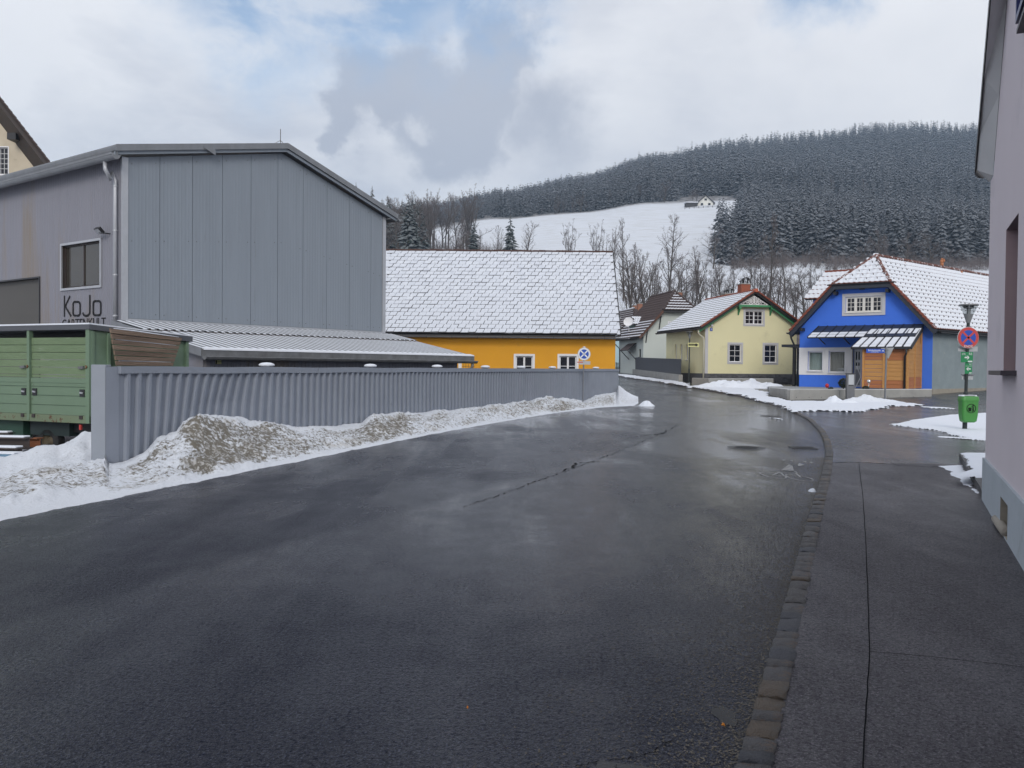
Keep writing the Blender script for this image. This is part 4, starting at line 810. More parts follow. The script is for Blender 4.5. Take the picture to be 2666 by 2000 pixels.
gutter(hall, frS.W(-15.5, .42, zE_-.08), frS.W(.42, .42, zE_-.08), .13, trim_grey)
gutter(hall, frH.W(s1_+.47, -8, z1_-.02), frH.W(s1_+.47, .35, z1_-.02), .11, trim_grey)
dsx, dz_ = frS.at(273, 412, .42); s2, z2 = frS.at(300, 460, .1); 
downpipe(hall, [frS.W(dsx, .42, zE_-.20), frS.W(dsx+.02, .42, zE_-.42), frS.W(dsx+.12, .32, zE_-.70), frS.W(s2-.08, .16, z2+.1), frS.W(s2, .10, z2-.12), frS.W(s2, .10, zB-.1)], .058, zinc_l)
mb = MB()
for zz_ in (z2-.3, z2-1.6, z2-2.9, z2-4.1): mb.tube([frS.W(s2, .10, zz_), frS.W(s2, .10, zz_+.04)], .072, 10)
mb.build('pipe_clamp', zinc_l, hall)
sf, zf_ = frS.at(258, 606, .25); fl = MB(); fl.bar(frS.W(sf+.18, 0, zf_-.02), frS.W(sf+.18, .22, zf_-.02), .03, .03); fl.bar(frS.W(sf+.18, .22, zf_-.03), frS.W(sf, .25, zf_), .03, .03)
flo = fl.build('floodlight', black_m, hall)
c = frS.W(sf, .26, zf_+.05); dd = (frS.n*.7+Vector((0, 0, -.7))).normalized(); ux = frS.u; uy = dd.cross(ux); MB().hexa([c+ux*a*.14+uy*b*.10+dd*e for e in (-.07, .03) for a, b in ((-1, -1), (1, -1), (1, 1), (-1, 1))]).build('lamp_head', black_m, flo, bevel=.01)
MB().poly([c+ux*a*.12+uy*b*.085+dd*.032 for a, b in ((-1, -1), (1, -1), (1, 1), (-1, 1))]).build('lamp_glass', zinc_l, flo)
sa_, za_ = frH.at(732, 383); a_ = frH.W(sA, -.1, zA+.28); mb = MB().tube([a_, a_+Vector((0, 0, .55))], .012, 5).tube([a_+hu*.25, a_+Vector((0, 0, .16))], .008, 4).tube([a_-hu*.25, a_+Vector((0, 0, .16))], .008, 4); mb.build('lightning_rod', dsteel, hall)
# lettering drawn as bent bars
def stroke(mb, fr, pts, w, t): 
    for (a, b), (c, d) in zip(pts[:-1], pts[1:]):
        v = Vector((c-a, d-b)); l_ = v.length+w*.35; v.normalize(); n2 = Vector((v.y, -v.x))*w/2; e = v*w*.18
        mb.prism([fr.W(a-e.x+n2.x, t, b-e.y+n2.y), fr.W(c+e.x+n2.x, t, d+e.y+n2.y), fr.W(c+e.x-n2.x, t, d+e.y-n2.y), fr.W(a-e.x-n2.x, t, b-e.y-n2.y)], fr.n*.012)
def LT(px, py): return frS.at(px, py, .012)
def rrect(x0, y0, x1, y1, r=6):
    pts = []
    for cx, cy, a0 in ((x1-r, y0+r, -90), (x1-r, y1-r, 0), (x0+r, y1-r, 90), (x0+r, y0+r, 180)):
        for k in range(5): a = R(a0+k*22.5); pts.append((cx+math.cos(a)*r, cy+math.sin(a)*r))
    return pts+[pts[0]]
sgn = MB(); stk = lambda pts: stroke(sgn, frS, [LT(*p) for p in pts], .062, .012)
stk([(168, 771), (168, 824)]); stk([(182, 772), (169, 800)]); stk([(170, 798), (185, 823)]); stk(rrect(190.5, 786, 208.5, 822)); stk([(234, 769), (234, 814), (232, 819), (228, 822), (223, 822.5), (218, 820), (216, 815)]); stk(rrect(243, 784, 262.5, 821))
sg_o = sgn.build('lettering', black_s, hall)
s_, z_ = frS.at(216.5, 843, .012); text_mesh('GARTENKULT', .41, frS.W(s_, .014, z_), frS.u, (0, 0, 1), black_s, 'lettering', hall, .004, 1.02)
# ================================================================ LEAN-TO
lean = thing('shed', 'low grey lean-to shed with snow-striped ribbed roof behind the fence', 'shed', (A0.x+2, A0.y, 0))
off_t = 4.4; sLg, zGt = frH.at(527, 908, off_t); sRg, _ = frH.at(1231, 917, off_t); sTop0, zTop = frH.at(282, 834); zTop = zB-.14; sTopR = s1_+.35
s_back0 = -.30; zGt = 2.02
nsh = 11; mid = .66; lowz = zGt
def lq(f, k, up=0.0): # f along eave 0..1, k down the slope 0..1
    a = s_back0+(sLg-s_back0)*k; b = sTopR+(sRg-sTopR)*k
    return frH.W(a+(b-a)*f, off_t*k+.02, zTop+(lowz-zTop)*k+up)
def rib_sheet(k0, k1, f0, f1, lift, ribs):
    mb = MB(); w = (f1-f0)/ribs
    for i in range(ribs):
        x = f0+i*w; pr = [(0, .035), (.22, .035), (.34, 0), (.88, 0), (1, .035)]
        for (xa, za), (xb, zb_) in zip(pr[:-1], pr[1:]): mb.poly([lq(x+xa*w, k0, za+lift), lq(x+xb*w, k0, zb_+lift), lq(x+xb*w, k1, zb_+lift), lq(x+xa*w, k1, za+lift)], 0)
        xa, xb = x+.42*w, x+.84*w; e = (k1-k0)*.03*random.uniform(.2, 2.2); mb.hexa([lq(xa, k0+.01, lift+.001), lq(xb, k0+.01, lift+.001), lq(xb, k1-e, lift+.001), lq(xa, k1-e, lift+.001), lq(xa, k0+.01, lift+.032), lq(xb, k0+.01, lift+.032), lq(xb, k1-e, lift+.028), lq(xa, k1-e, lift+.028)], 1)
    return mb.build('roof_sheet', [trim_grey, snow_roof2], lean)
for i in range(nsh):
    rib_sheet(.30, .97, i/nsh, (i+1)/nsh-.0005, 0.0, 4); rib_sheet(.0, .33, i/nsh, (i+1)/nsh-.0005, .045, 4)
slab(lean, [lq(0, 0, -.02), lq(1, 0, -.02), lq(1, 1, -.02), lq(0, 1, -.02)], .10, dsteel, trim_grey, 'roof')
mb = MB(); mb.poly([lq(0, .335, .05), lq(1, .335, .05), lq(1, .352, .01), lq(0, .352, .01)]); mb.build('sheet_lap_shadow_strip', dsteel, lean)  # dark strip painted in for the shadow line under the sheet lap
mb = MB(); e0, e1_ = lq(-.003, 1.0), lq(1.003, 1.0); mb.prism([e0+Vector((0, 0, .03)), e1_+Vector((0, 0, .03)), e1_+Vector((0, 0, -.20)), e0+Vector((0, 0, -.20))], frH.n*.03); mb.build('fascia', zinc, lean)
mb = MB(); mb.hexa([lq(0, .965, .02), lq(1, .965, .02), lq(1, 1.012, .02), lq(0, 1.012, .02), lq(0, .965, .06), lq(1, .965, .06), lq(1, 1.01, .055), lq(0, 1.01, .055)]); mb.build('eave_snow', snow_roof2, lean)
gutter(lean, e0+frH.n*.12+Vector((0, 0, -.17)), e1_+frH.n*.12+Vector((0, 0, -.17)), .085, zinc)
mb = MB(); mb.prism([lq(-.002, 0, .06), lq(-.002, 1, .06), lq(-.002, 1, -.16), lq(-.002, 0, -.16)], -hu*.03); mb.build('verge_trim', trim_grey, lean)
sR2 = sRg-.45; sL2 = sLg+.25
mb = MB()
for k in range(11):
    a = sL2+(sR2-sL2)*k/11; b = sL2+(sR2-sL2)*(k+1)/11; m_ = MB(); ribbed(m_, frH, a+.004, b-.004, 0, lambda x: zGt-.12, off_t-.35, 7, .008); m_.build('wall_panel', cladding2, lean)
mb = MB(); a = frH.W(sL2, off_t-.35, 0); b = frH.W(-.05, .05, 0); mb.poly([a, b, b+Vector((0, 0, zTop-.1)), a+Vector((0, 0, zGt-.05))]); mb.build('side_wall', cladding2, lean); mb = MB(); a = frH.W(sR2, off_t-.35, 0); b = frH.W(sR2-.1, 0, 0); mb.poly([a, b, b+Vector((0, 0, zTop-.1)), a+Vector((0, 0, zGt-.05))]); mb.build('side_wall', cladding2, lean)
s_, z_ = frH.at(569, 943, off_t-.33); st_ = MB().box(frH, s_-.09, s_+.09, off_t-.335, off_t-.33, z_-.055, z_+.055).build('warning_sticker', yellow_s, lean); text_mesh('ACHTUNG', .04, frH.W(s_+.01, off_t-.328, z_+.012), hu, (0, 0, 1), black_s, 'lettering', st_, .0005); MB().box(frH, s_-.085, s_-.05, off_t-.3295, off_t-.328, z_-.05, z_+.05).build('mark', black_s, st_)
downpipe(lean, [lq(.985, 1.0)+frH.n*.12+Vector((0, 0, -.25)), lq(.985, 1.0)+frH.n*.08+Vector((0, 0, -.42)), frH.W(sR2-.06, off_t-.28, zGt-.62), frH.W(sR2-.06, off_t-.28, .1)], .05, zinc)
# ================================================================ CREAM HOUSE
frC = Fr(P(140, 950, 46), (1, 0)); ch = thing('house', 'cream rendered house with steep dark roof rising behind the warehouse', 'house', (P(60, 950, 46).x, 46, 0))
c0, zc0 = frC.at(-500, -330); c1, zc1 = frC.at(112, 428); wz = (c1+.5, zc1-(zc1-zc0)/(c1-c0)*-.5)
w0, wz0 = frC.at(-22, 454); w1, wz1 = frC.at(21, 384)
wall(ch, frC, [(c0, 0), (c1+.6, 0), (c1+.6, zc1-.85), (c0, zc0)], [(w0, wz0, w1, wz1)], cream_w, mr=cream_w)
window(ch, frC, w0, wz0, w1, wz1, 4, 5, 1, sur=.05, depth=.12, fw=.05, mw=.03, sill=False, frame_m=mat('faded_white_frame', (.5, .5, .5), .7))
rp0, rp1 = frC.at(-500, -395, .7), frC.at(150, 449, .7); up = Vector((0, 0, .16))
Pa, Pb = frC.W(rp0[0], .7, rp0[1]), frC.W(rp1[0], .7, rp1[1]); back = Vector((-11, 10, 0)); slab(ch, [Pa, Pb, Pb+back, Pa+back], .30, snow_roof, dsteel)
tilt_ = (Pb-Pa).normalized(); mb = MB(); mb.bar(Pa-Vector((0, 0, .30)), Pb-Vector((0, 0, .30)), .06, .24); mb.build('bargeboard', black_m, ch)
for i in range(30):
    a = Pb+(Pa-Pb)*(i/60); MB().bar(a+Vector((0, -.05, .04)), a+(Pa-Pb)*(1.15/60)+Vector((0, -.05, .0)), .16, .05).build('verge_tile', browntile, ch)
s_, z_ = frC.at(45, 361, .3); MB().box(frC, s_-.22, s_+.22, -.2, .85, z_-.17, z_+.15).build('purlin_end', black_m, ch)
MB().poly([frC.W(c1+.6, 0, 0), frC.W(c1+.6, -12, 0), frC.W(c1+.6, -12, zc1-.85), frC.W(c1+.6, 0, zc1-.85)]).build('side_wall', cream_w, ch)
# ================================================================ ORANGE HOUSE
oh = thing('house', 'bright orange house with long snow-covered shingle roof beyond the fence', 'house', (-2, 54.5, 0))
frO = Fr((0, 54.6), (1, 0)); XR = P(1615, 900, 54.0).x; XRr = P(1591, 900, 59.0).x; XL = -15.0; zEo = P(1300, 868, 54).z; zRo = P(1300, 654, 59.0).z; WR = frO.at(1602, 920)[0]
zdo = lambda y: 0
wins = []
for a, b in ((1343, 1387), (1457, 1501)):
    s0, zt_ = frO.at(a, 927); s1, _ = frO.at(b, 927); wins.append((s0, zt_-1.25, s1, zt_))
sW, zW = frO.at(1204, 952); 
wall(oh, frO, [(XL+.3, 0), (WR, 0), (WR, zEo-.1), (XL+.3, zEo-.1)], wins, orange_w, depth=.2, mr=white_p)
for w in wins: window(oh, frO, *w, 1, 2, 2, sur=.13, depth=.18, fw=.07, mw=.035)
MB().poly([(WR, 54.6, 0), (WR, 64, 0), (WR, 64, zEo), (WR, 59.3, zRo-.3), (WR, 54.6, zEo)]).poly([(XL+.3, 54.6, 0), (XL+.3, 64, 0), (XL+.3, 64, zEo), (XL+.3, 59.3, zRo-.3), (XL+.3, 54.6, zEo)]).build('gable_wall', orange_w, oh)
MB().poly([(XL+.3, 64, 0), (WR, 64, 0), (WR, 64, zEo), (XL+.3, 64, zEo)]).build('rear_wall', orange_w, oh)
MB().box(frO, sW-.25, sW-.05, -.02, .02, 0, 2.0).build('corner_quoin', white_p, oh)
Xe = (XR+XRr)/2; eA, eB, rA, rB = Vector((XL, 54, zEo)), Vector((XR, 54, zEo)), Vector((XL, 59.2, zRo)), Vector((XRr+.06, 59.2, zRo))
slab(oh, [eA, eB, rB, rA], .10, snow_roof, black_m); slab(oh, [Vector((XL, 64.4, zEo)), Vector((XR, 64.4, zEo)), rB, rA], .10, snow_roof, black_m)
e2 = (rA-eA).normalized(); Ls = (rA-eA).length; rowh = Ls/22.0
tm = [flat_tile(.455, rowh, .11, .017, slate, snow_roof, i) for i in range(5)]
XV = P(985, 900, 54).x
tile_plane(oh, eA, (1, 0, 0), e2, [(XV-XL, -.01), (XR-XL-.14, -.01), (rB.x-XL-.16, Ls), (XV-XL, Ls)], .455, rowh, tm, 298, .5, jit=.008)
slab(oh, [Vector((XL, 53.99, zEo+.05)), Vector((XV, 53.99, zEo+.05)), Vector((XV, 59.2, zRo+.05)), Vector((XL, 59.2, zRo+.05))], .04, snow_roof, snow_roof, 'roof_snow')
for i in range(40):
    a = rA.lerp(rB, .3+.7*i/40); b = rA.lerp(rB, .3+.7*(i+1.05)/40); dz = Vector((0, 0, .03+.012*math.sin(i*1.7))); MB().tube([a+dz, b+dz], [.09, .08], 6).build('ridge_tile', mat('rust_brown_ridge', (.07, .035, .028), .8, nscale=5), oh)
mb = MB(); mb.bar(eB+Vector((.03, 0, -.02)), rB+Vector((.03, 0, -.02)), .05, .16); mb.build('verge_trim', black_m, oh)
MB().box(WF, XL, XR, 54.02, 54.6, zEo-.16, zEo-.10).build('soffit', black_m, oh)
gutter(oh, (XL, 53.86, zEo-.20), (XR+.55, 53.86, zEo-.22), .09, galv)
mb = MB()
for k in range(9): x = XV+1.4+k*1.55; mb.box(WF, x-.012, x+.012, 53.75, 54.0, zEo-.32, zEo-.10)
mb.build('gutter_bracket', dsteel, oh)
s_, z_ = frO.at(1225, 953, 1.5); ra = thing('railing', 'small black spiked railing in front of the orange wall', 'railing', frO.W(s_, 1.5, 0)); mb = MB()
for k in range(5): mb.box(frO, s_-.45+k*.16, s_-.43+k*.16, 1.49, 1.51, 0, z_+.12+.05*(k % 2))
mb.box(frO, s_-.5, s_+.25, 1.49, 1.51, z_-.04, z_-.02); mb.build('bars', black_m, ra)
# ================================================================ PALE YELLOW HOUSE
DY = 64.0; oY = P(1835, 950, DY); uY = Vector((.987, .163, 0)); vY = Vector((-.163, .987, 0)); frY = Fr(oY, uY); zbY = .45
yh = thing('house', 'pale yellow gabled house with green bargeboards and white gable fretwork', 'house', (oY.x, oY.y, 0))
tO = .65; sLy, zLy = frY.at(1824, 852, tO); sCy, zCy = frY.at(1968, 757, tO); sRy = 2*sCy-sLy
HY = HH(frY, vY, sLy, sRy, zLy, sCy, sCy+.001, zCy, 0, tO, 9.0)
wl = []
for a, b, c, d in ((1899, 897, 1929, 943), (1990.5, 898, 2021, 944.5)): s0, z1 = frY.at(a, b); s1, z0 = frY.at(c, d); wl.append((s0, z0, s1, z1))
s0, z1 = frY.at(1940.5, 809.5); s1, z0 = frY.at(1986, 845); wl.append((s0, z0, s1, z1)); wRy = 2*sCy
zpl = frY.at(1900, 973)[1]
wall(yh, frY, [(0, zpl), (wRy, zpl), (wRy, HY.zf(wRy)), (sCy, HY.zf(sCy)), (0, HY.zf(0))], wl, yellow_w)
sw_s = []
frYs0 = Fr(frY.W(0, 0, 0)+vY*8.4, -vY)
for a, b in ((1757, 1761), (1771, 1776), (1786, 1791)):
    s0, z1 = frYs0.at(a, 897); s1, z0 = frYs0.at(b, 937); sw_s.append((s0, z0, s1, z1))
frYs = shell(yh, frY, vY, 0, wRy, zpl, lambda s: HY.zf(s), 8.4, yellow_w, side_holes=sw_s)
for w in sw_s: window(yh, frYs, *w, 1, 1, 1, sur=0, depth=.14, fw=.05, frame_m=white_p, glass=mat('frosted_pane', (.34, .36, .38), .3), sill=True)
for i, w in enumerate(wl): window(yh, frY, *w, 2, 3, 1 if i < 2 else 2, sur=.15, depth=.12, fw=.06, mw=.03, sur_m=mat('pale_grey_surround', (.52, .52, .55), .8))
mb = MB(); mb.box(frY, -.05, wRy+.05, -.3, .06, zbY-.3, zpl).box(frYs, 0, 8.35, -.3, .05, zbY-.3, zpl); mb.build('stone_plinth', stonewall, yh)
rs_ = random.Random(4); x = -.04
while x < wRy:       # rough stones standing proud of the plinth
    z = zbY-.1; 
    while z < zpl-.06:
        hh = rs_.uniform(.09, .16); ww = rs_.uniform(.25, .5)
        if x+ww < wRy+.05 and z+hh < zpl-.02: MB().hexa([frY.W(x+a*ww+rs_.uniform(0, .04), t, z+b*hh+rs_.uniform(-.02, .02)) for t in (.055, .06+rs_.uniform(.02, .07)) for a, b in ((0, 0), (.92, 0), (.92, .85), (0, .85))]).build('plinth_stone', stonewall, yh)
        z += hh
    x += .42
mb = MB(); mb.box(frY, -.01, .22, .003, .03, zpl, HY.zf(.1)-.03); mb.build('corner_pilaster', mat('pale_grey_surround', (.52, .52, .55), .8), yh)
Lp, Rp, _ = HY.polys(); slab(yh, Lp, .10, redtile, black_m); slab(yh, Rp, .10, redtile, black_m)
pt = [pan_tile(.30, .36, .035, .02, slate, snow_roof2, lo=.16, seed=i) for i in range(3)]
HY.tiles(yh, 'L', .30, .36, pt, 120); HY.tiles(yh, 'R', .30, .36, pt, 0)
for Lq, m_ in (((sLy, zLy), 1), ((sRy, zLy), -1)):
    a = frY.W(Lq[0], tO, Lq[1]); b = frY.W(sCy, tO, HY.zR); n_ = 16
    for i in range(n_): MB().bar(a.lerp(b, i/n_)+Vector((0, 0, .05)), a.lerp(b, (i+1.08)/n_)+Vector((0, 0, .02)), .20, .10).build('verge_tile', redtile, yh)
    mb = MB(); mb.bar(a+Vector((0, 0, -.10))-frY.n*.05, b+Vector((0, 0, -.10))-frY.n*.05, .05, .16); mb.build('bargeboard', black_m, yh)
    lo = .0; mb = MB(); k = .48; mb.bar(a.lerp(b, -.02)+Vector((0, 0, -.26))-frY.n*.30, a.lerp(b, .66)+Vector((0, 0, -.26))-frY.n*.30, .08, .17); mb.build('bargeboard', green_trim, yh)
HY.ridge_caps(yh, redtile, .12, .4)
MB().tube([frY.W(sCy, tO+.12, HY.zR+.02), frY.W(sCy, tO-.2, HY.zR+.02)], .14, 10).build('ridge_end', mat('bright_red_clay', (.42, .10, .05), .7), yh)
sg0, zg0 = frY.at(1923, 794, .35); sg1_, _ = frY.at(2014, 794, .35); zgB = zg0
MB().box(frY, sg0, sg1_, .30, .42, zgB-.13, zgB+.02).build('collar_beam', green_trim, yh)
for s_ in (frY.at(1925, 800, .2)[0], frY.at(2008, 800, .2)[0]):
    mb = MB(); mb.box(frY, s_-.09, s_+.09, .0, .40, zgB-.28, zgB-.13); mb.prism([frY.W(s_-.05, .02, zgB-.28), frY.W(s_-.05, .32, zgB-.28), frY.W(s_-.05, .02, zgB-.72)], frY.u*.10); mb.build('bracket', green_trim, yh)
MB().prism([frY.W(sg0+.1, .26, zgB), frY.W(sg1_-.1, .26, zgB), frY.W(sCy, .26, HY.zR-.35)], frY.n*.03).build('gable_backing', mat('dark_gable_backing', (.035, .04, .035), .8), yh)  # dark panel added behind the fretwork so the white reads
frt = MB(); tF = .38; zt0 = zgB+.03; sc_ = sCy; hw = (sg1_-sg0)*.40; hh_ = hw*.58
def fret(pts, w=.045): stroke(frt, frY, pts, w, tF)
fret([(sc_-hw, zt0), (sc_+hw, zt0), (sc_, zt0+hh_), (sc_-hw, zt0)], .06)
def circ(cx, cz, r, n=18, a0=0, a1=360): return [(cx+math.cos(R(a0+(a1-a0)*i/n))*r, cz+math.sin(R(a0+(a1-a0)*i/n))*r) for i in range(n+1)]
for sg_ in (-1, 1):
    cx, cz, r_ = sc_+sg_*.255*hw/1.1, zt0+.27*hh_/.64, .23*hh_/.64
    fret(circ(cx, cz, r_), .05); fret(circ(cx, cz, r_*.22, 8), .05)
    for k in range(6): a = R(60*k); fret([(cx, cz), (cx+math.cos(a)*r_, cz+math.sin(a)*r_)], .04)
    for k in range(6): a, b = R(60*k), R(60*k+60); fret([(cx+math.cos(a)*r_*.62, cz+math.sin(a)*r_*.62), (cx+math.cos(b)*r_*.62, cz+math.sin(b)*r_*.62)], .035)
    fret(circ(sc_+sg_*hw*.62, zt0+.06, .13, 10, 0, 180), .04); fret(circ(sc_+sg_*hw*.50, zt0+.20, .07, 8), .035); fret([(sc_, zt0+hh_*.72), (sc_+sg_*.22, zt0+hh_*.62)], .04); fret(circ(sc_+sg_*.09, zt0+hh_*.80, .055, 8), .03)
fret([(sc_, zt0), (sc_, zt0+hh_)], .05); frt.build('gable_fretwork', white_b, yh)
gutter(yh, HY.Q(sLy-.10, -.6, zLy-.10), HY.Q(sLy-.10, 8.8, zLy-.10), .10, dsteel, out=-uY)
dp = white_p; s_, z_ = frY.at(1815, 858, .5); mb = [HY.Q(sLy-.08, -.45, zLy-.2), HY.Q(sLy-.05, -.40, zLy-.45), HY.Q(-.18, -.10, zLy-.72), HY.Q(-.12, -.08, zLy-1.0), HY.Q(-.14, -.08, .55)]
downpipe(yh, mb, .055, mat('cream_pipe', (.62, .60, .48), .5))
s_, z_ = frY.at(1851.5, 858); MB().box(frY, s_-.10, s_+.10, .01, .03, z_-.11, z_+.11).build('house_number_plate', blue_s, yh); text_mesh('8', .17, frY.W(s_, .033, z_), uY, (0, 0, 1), white_s, 'house_number', yh, .001)
MB().tube([frY.W(s_+.02, .10, z_+.20), frY.W(s_+.02, .10, z_+.42)], [.09, .07], 10).build('wall_lamp', white_p, yh, smooth=True)
def chimney(parent, fr, v, s, b, z0, z1, w, m, cowls=(), cap=True, bricks=True, name='chimney'):
    c_ = fr.W(s, 0, 0)+Vector((v[0], v[1], 0)).normalized()*b; f2 = Fr(c_, fr.u); mb = MB(); mb.box(f2, -w/2, w/2, -w/2, w/2, z0, z1); ch_ = mb.build(name, mortar if bricks else m, parent)
    if bricks:
        bm_ = MB(); k = 0; z = z0; rb = random.Random(int(s*100))
        bl, bh = .25, .075; bme = None
        while z < z1-.05:
            x = -w/2-(bl/2 if k % 2 else 0)
            while x < w/2-.02:
                a0, a1 = max(x, -w/2)+.006, min(x+bl, w/2)-.006
                if a1-a0 > .03: bm_.box(f2, a0, a1, w/2, w/2+.012+rb.uniform(0, .006), z+.006, z+bh-.006)
                a0, a1 = max(x, -w/2)+.006, min(x+bl, w/2)-.006
                if a1-a0 > .03:
                    p = [f2.W(-w/2-.012, -a0, z+.006), f2.W(-w/2-.012, -a1, z+.006)]
                    bm_.hexa([f2.W(t, -a, zz) for zz in (z+.006, z+bh-.006) for a, t in ((a0, -w/2-.014), (a1, -w/2-.014), (a1, -w/2), (a0, -w/2))])
                x += bl
            z += bh; k += 1
        bo = bm_.build('bricks', m, ch_); bo['kind'] = 'stuff'
    if cap: MB().box(f2, -w/2-.06, w/2+.06, -w/2-.06, w/2+.06, z1, z1+.06).build('cap', concrete, ch_)
    for (dx, hc, sc2) in cowls:
        mb = MB()
        for sx in (-1, 1): mb.box(f2, dx+sx*.13*sc2-.012, dx+sx*.13*sc2+.012, -.1, .1, z1+.06, z1+.06+hc)
        n_ = 8
        for i in range(n_):
            a, b_ = R(200-200*i/n_), R(200-200*(i+1)/n_); mb.hexa([f2.W(dx+math.cos(q_)*.22*sc2*rr_, t, z1+.06+hc*.8+math.sin(q_)*.16*sc2*rr_) for rr_ in (.88, 1.05) for q_, t in ((a, -.16), (b_, -.16), (b_, .16), (a, .16))])
        mb.build('cowl', black_m, ch_)
    return ch_
def chim_px(parent, H_, px0, px1, pyt, pyb, m, b, cowls=(), cap=True, bricks=True):     # chimney standing b metres back on the ridge side
    f2 = Fr(H_.Q(0, b, 0), H_.fr.u); s0, z1 = f2.at(px0, pyt); s1, z0 = f2.at(px1, pyb); return chimney(parent, f2, H_.v, (s0+s1)/2, 0, z0-1.2, z1, s1-s0, m, cowls, cap, bricks)
chim_px(yh, HY, 1925.5, 1948, 741, 770, brick_r, 2.6, ((-.18, .22, .6), (.12, .38, 1.1)))
chim_px(yh, HY, 1883, 1908, 766, 790, mat('patched_brick', (.34, .20, .13), .9, col2=(.45, .40, .33), nscale=2.5, namt=.9), 6.4, ((-.2, .2, .6), (.15, .3, 1.0)))
chim_px(yh, HY, 1904, 1908.5, 772, 783, mat('bright_red_clay', (.42, .10, .05), .7), 4.8, cap=False, bricks=False)
# ================================================================ MINT HOUSE
def zoom2(x, y): return (1590+x/8.508, 760+y/8.508)
DM = 84.0; oM = P(*zoom2(725, 1200), DM); frM = Fr(oM, uY); vM = vY
mh = thing('house', 'pale mint house with brown half-hipped tiled roof, left of the yellow house', 'house', (oM.x, oM.y, 1))
tM = .6; sl, zl_ = frM.at(*zoom2(640, 1000), tM); h0, zh0 = frM.at(*zoom2(1170, 415), tM); h1, zh1 = frM.at(*zoom2(1940, 400), tM); zh0 = (zh0+zh1)/2; cM = (h0+h1)/2
HM = HH(frM, vM, sl, 2*cM-sl, zl_, h0, h1, zh0, 1.3, tM, 8.5); wRm = 2*cM
s0, z1 = frM.at(*zoom2(1290, 680)); s1, z0 = frM.at(*zoom2(1440, 800)); wm = [(s0, z0-.15, s1, z1)]
wall(mh, frM, [(0, .9), (wRm, .9), (wRm, HM.zf(wRm)), (h1, HM.zf(h1)), (h0, HM.zf(h0)), (0, HM.zf(0))], wm, mint_w)
window(mh, frM, *wm[0], 1, 1, 1, sur=.12, fw=.06, sill=False)
frMs0 = Fr(frM.W(0, 0, 0)+vM*8.2, -vM); s0, z1 = frMs0.at(*zoom2(625, 1270)); s1, z0 = frMs0.at(*zoom2(668, 1420)); wms = [(s0, z0-.1, s1, z1)]
frMs = shell(mh, frM, vM, 0, wRm, .9, lambda s: HM.zf(s), 8.2, mint_w, side_holes=wms); window(mh, frMs, *wms[0], 1, 1, 2, sur=.0, fw=.05, frame_m=black_m)
Lp, Rp, Hp = HM.polys(); [slab(mh, q_, .12, browntile, black_m) for q_ in (Lp, Rp, Hp)]
ptb = [pan_tile(.30, .38, .04, .025, browntile, snow_roof2, lo=.35, sh=.02, cover=.5, seed=i) for i in range(2)]
ptn = [pan_tile(.30, .38, .04, .025, browntile, snow_roof2, cover=0)]
HM.tiles(mh, 'H', .30, .38, ptb, 60); HM.ridge_caps(mh, browntile, .13, .45)
Ls_ = (HM.Q(HM.sc, 0, HM.zR)-HM.Q(sl, 0, zl_)).length; O = Lp[0]; e2_ = (HM.Q(HM.sc, -tM, HM.zR)-O).normalized()
p2 = [((p-O).dot(HM.v), (p-O).dot(e2_)) for p in Lp]
tile_plane(mh, O, HM.v, e2_, [(0, 0), (9.1, 0), (9.1, 2.1), (0, 2.1)], .30, .38, ptb, 60)
tile_plane(mh, O+e2_*2.28, HM.v, e2_, [(a, b-2.28) for a, b in p2 if b > 2.0 or 1], .30, .38, ptn, 0)
for q0, q1 in ((Lp[0], Lp[1]),): MB().bar(q0-Vector((0, 0, .10)), q1-Vector((0, 0, .10)), .06, .22).build('bargeboard', mat('brown_board', (.10, .045, .03), .7), mh)
for px_, py_ in ((1075, 570), (780, 870)):
    s_, z_ = frM.at(*zoom2(px_, py_)); MB().box(frM, s_-.06, s_+.06, 0, .6, z_-.02, z_+.12).bar(frM.W(s_, .02, z_-1.1), frM.W(s_, .45, z_), .08, .08).build('bracket', black_m, mh)
MB().box(frM, h0, h1, tM-.02, tM+.06, zh0-.22, zh0-.08).build('eave_board', black_m, mh)
gutter(mh, HM.Q(sl-.1, -.6, zl_-.1), HM.Q(sl-.1, 8.4, zl_-.1), .09, black_m, out=-uY)
for x0, x1, y0, y1, b in ((1290, 1390, 45, 130, 4.2), (1430, 1560, 18, 90, 2.6)): a_, b_ = zoom2(x0, y0), zoom2(x1, y1); chim_px(mh, HM, a_[0], b_[0], a_[1], b_[1], mat('pale_brick', (.36, .16, .10), .9, nscale=8, col2=(.28, .12, .08)), b, cap=True)
# dormer: small gabled box with its own tiled slope
dS = frMs; sd0, zd1 = dS.at(*zoom2(540, 720), -1.0); sd1, zd0 = dS.at(*zoom2(700, 860), -1.0)
frD = Fr(frM.W(0, 0, 0)+vM*3.2, -vM); 
dsl, dzt = frM.at(*zoom2(525, 730), -4.2); dsr, _ = frM.at(*zoom2(745, 730), -4.2)
drs0, drz0 = frM.at(*zoom2(505, 720), -4.0); drs1, _z = frM.at(*zoom2(735, 720), -4.0)
a_, az = frM.at(*zoom2(478, 545), -5.2); b_, bz = frM.at(*zoom2(858, 548), -5.2); az = (az+bz)/2
D0, D1 = frM.W(drs0, -4.0, drz0), frM.W(drs1+.2, -4.0, drz0); D2, D3 = frM.W(b_, -5.2, az), frM.W(a_, -5.2, az)
slab(mh, [D0, D1, D2, D3], .08, browntile, black_m, 'dormer_roof'); e1d = (D1-D0).normalized(); e2d = (D3-D0); e2d = (e2d-e1d*e2d.dot(e1d)).normalized()
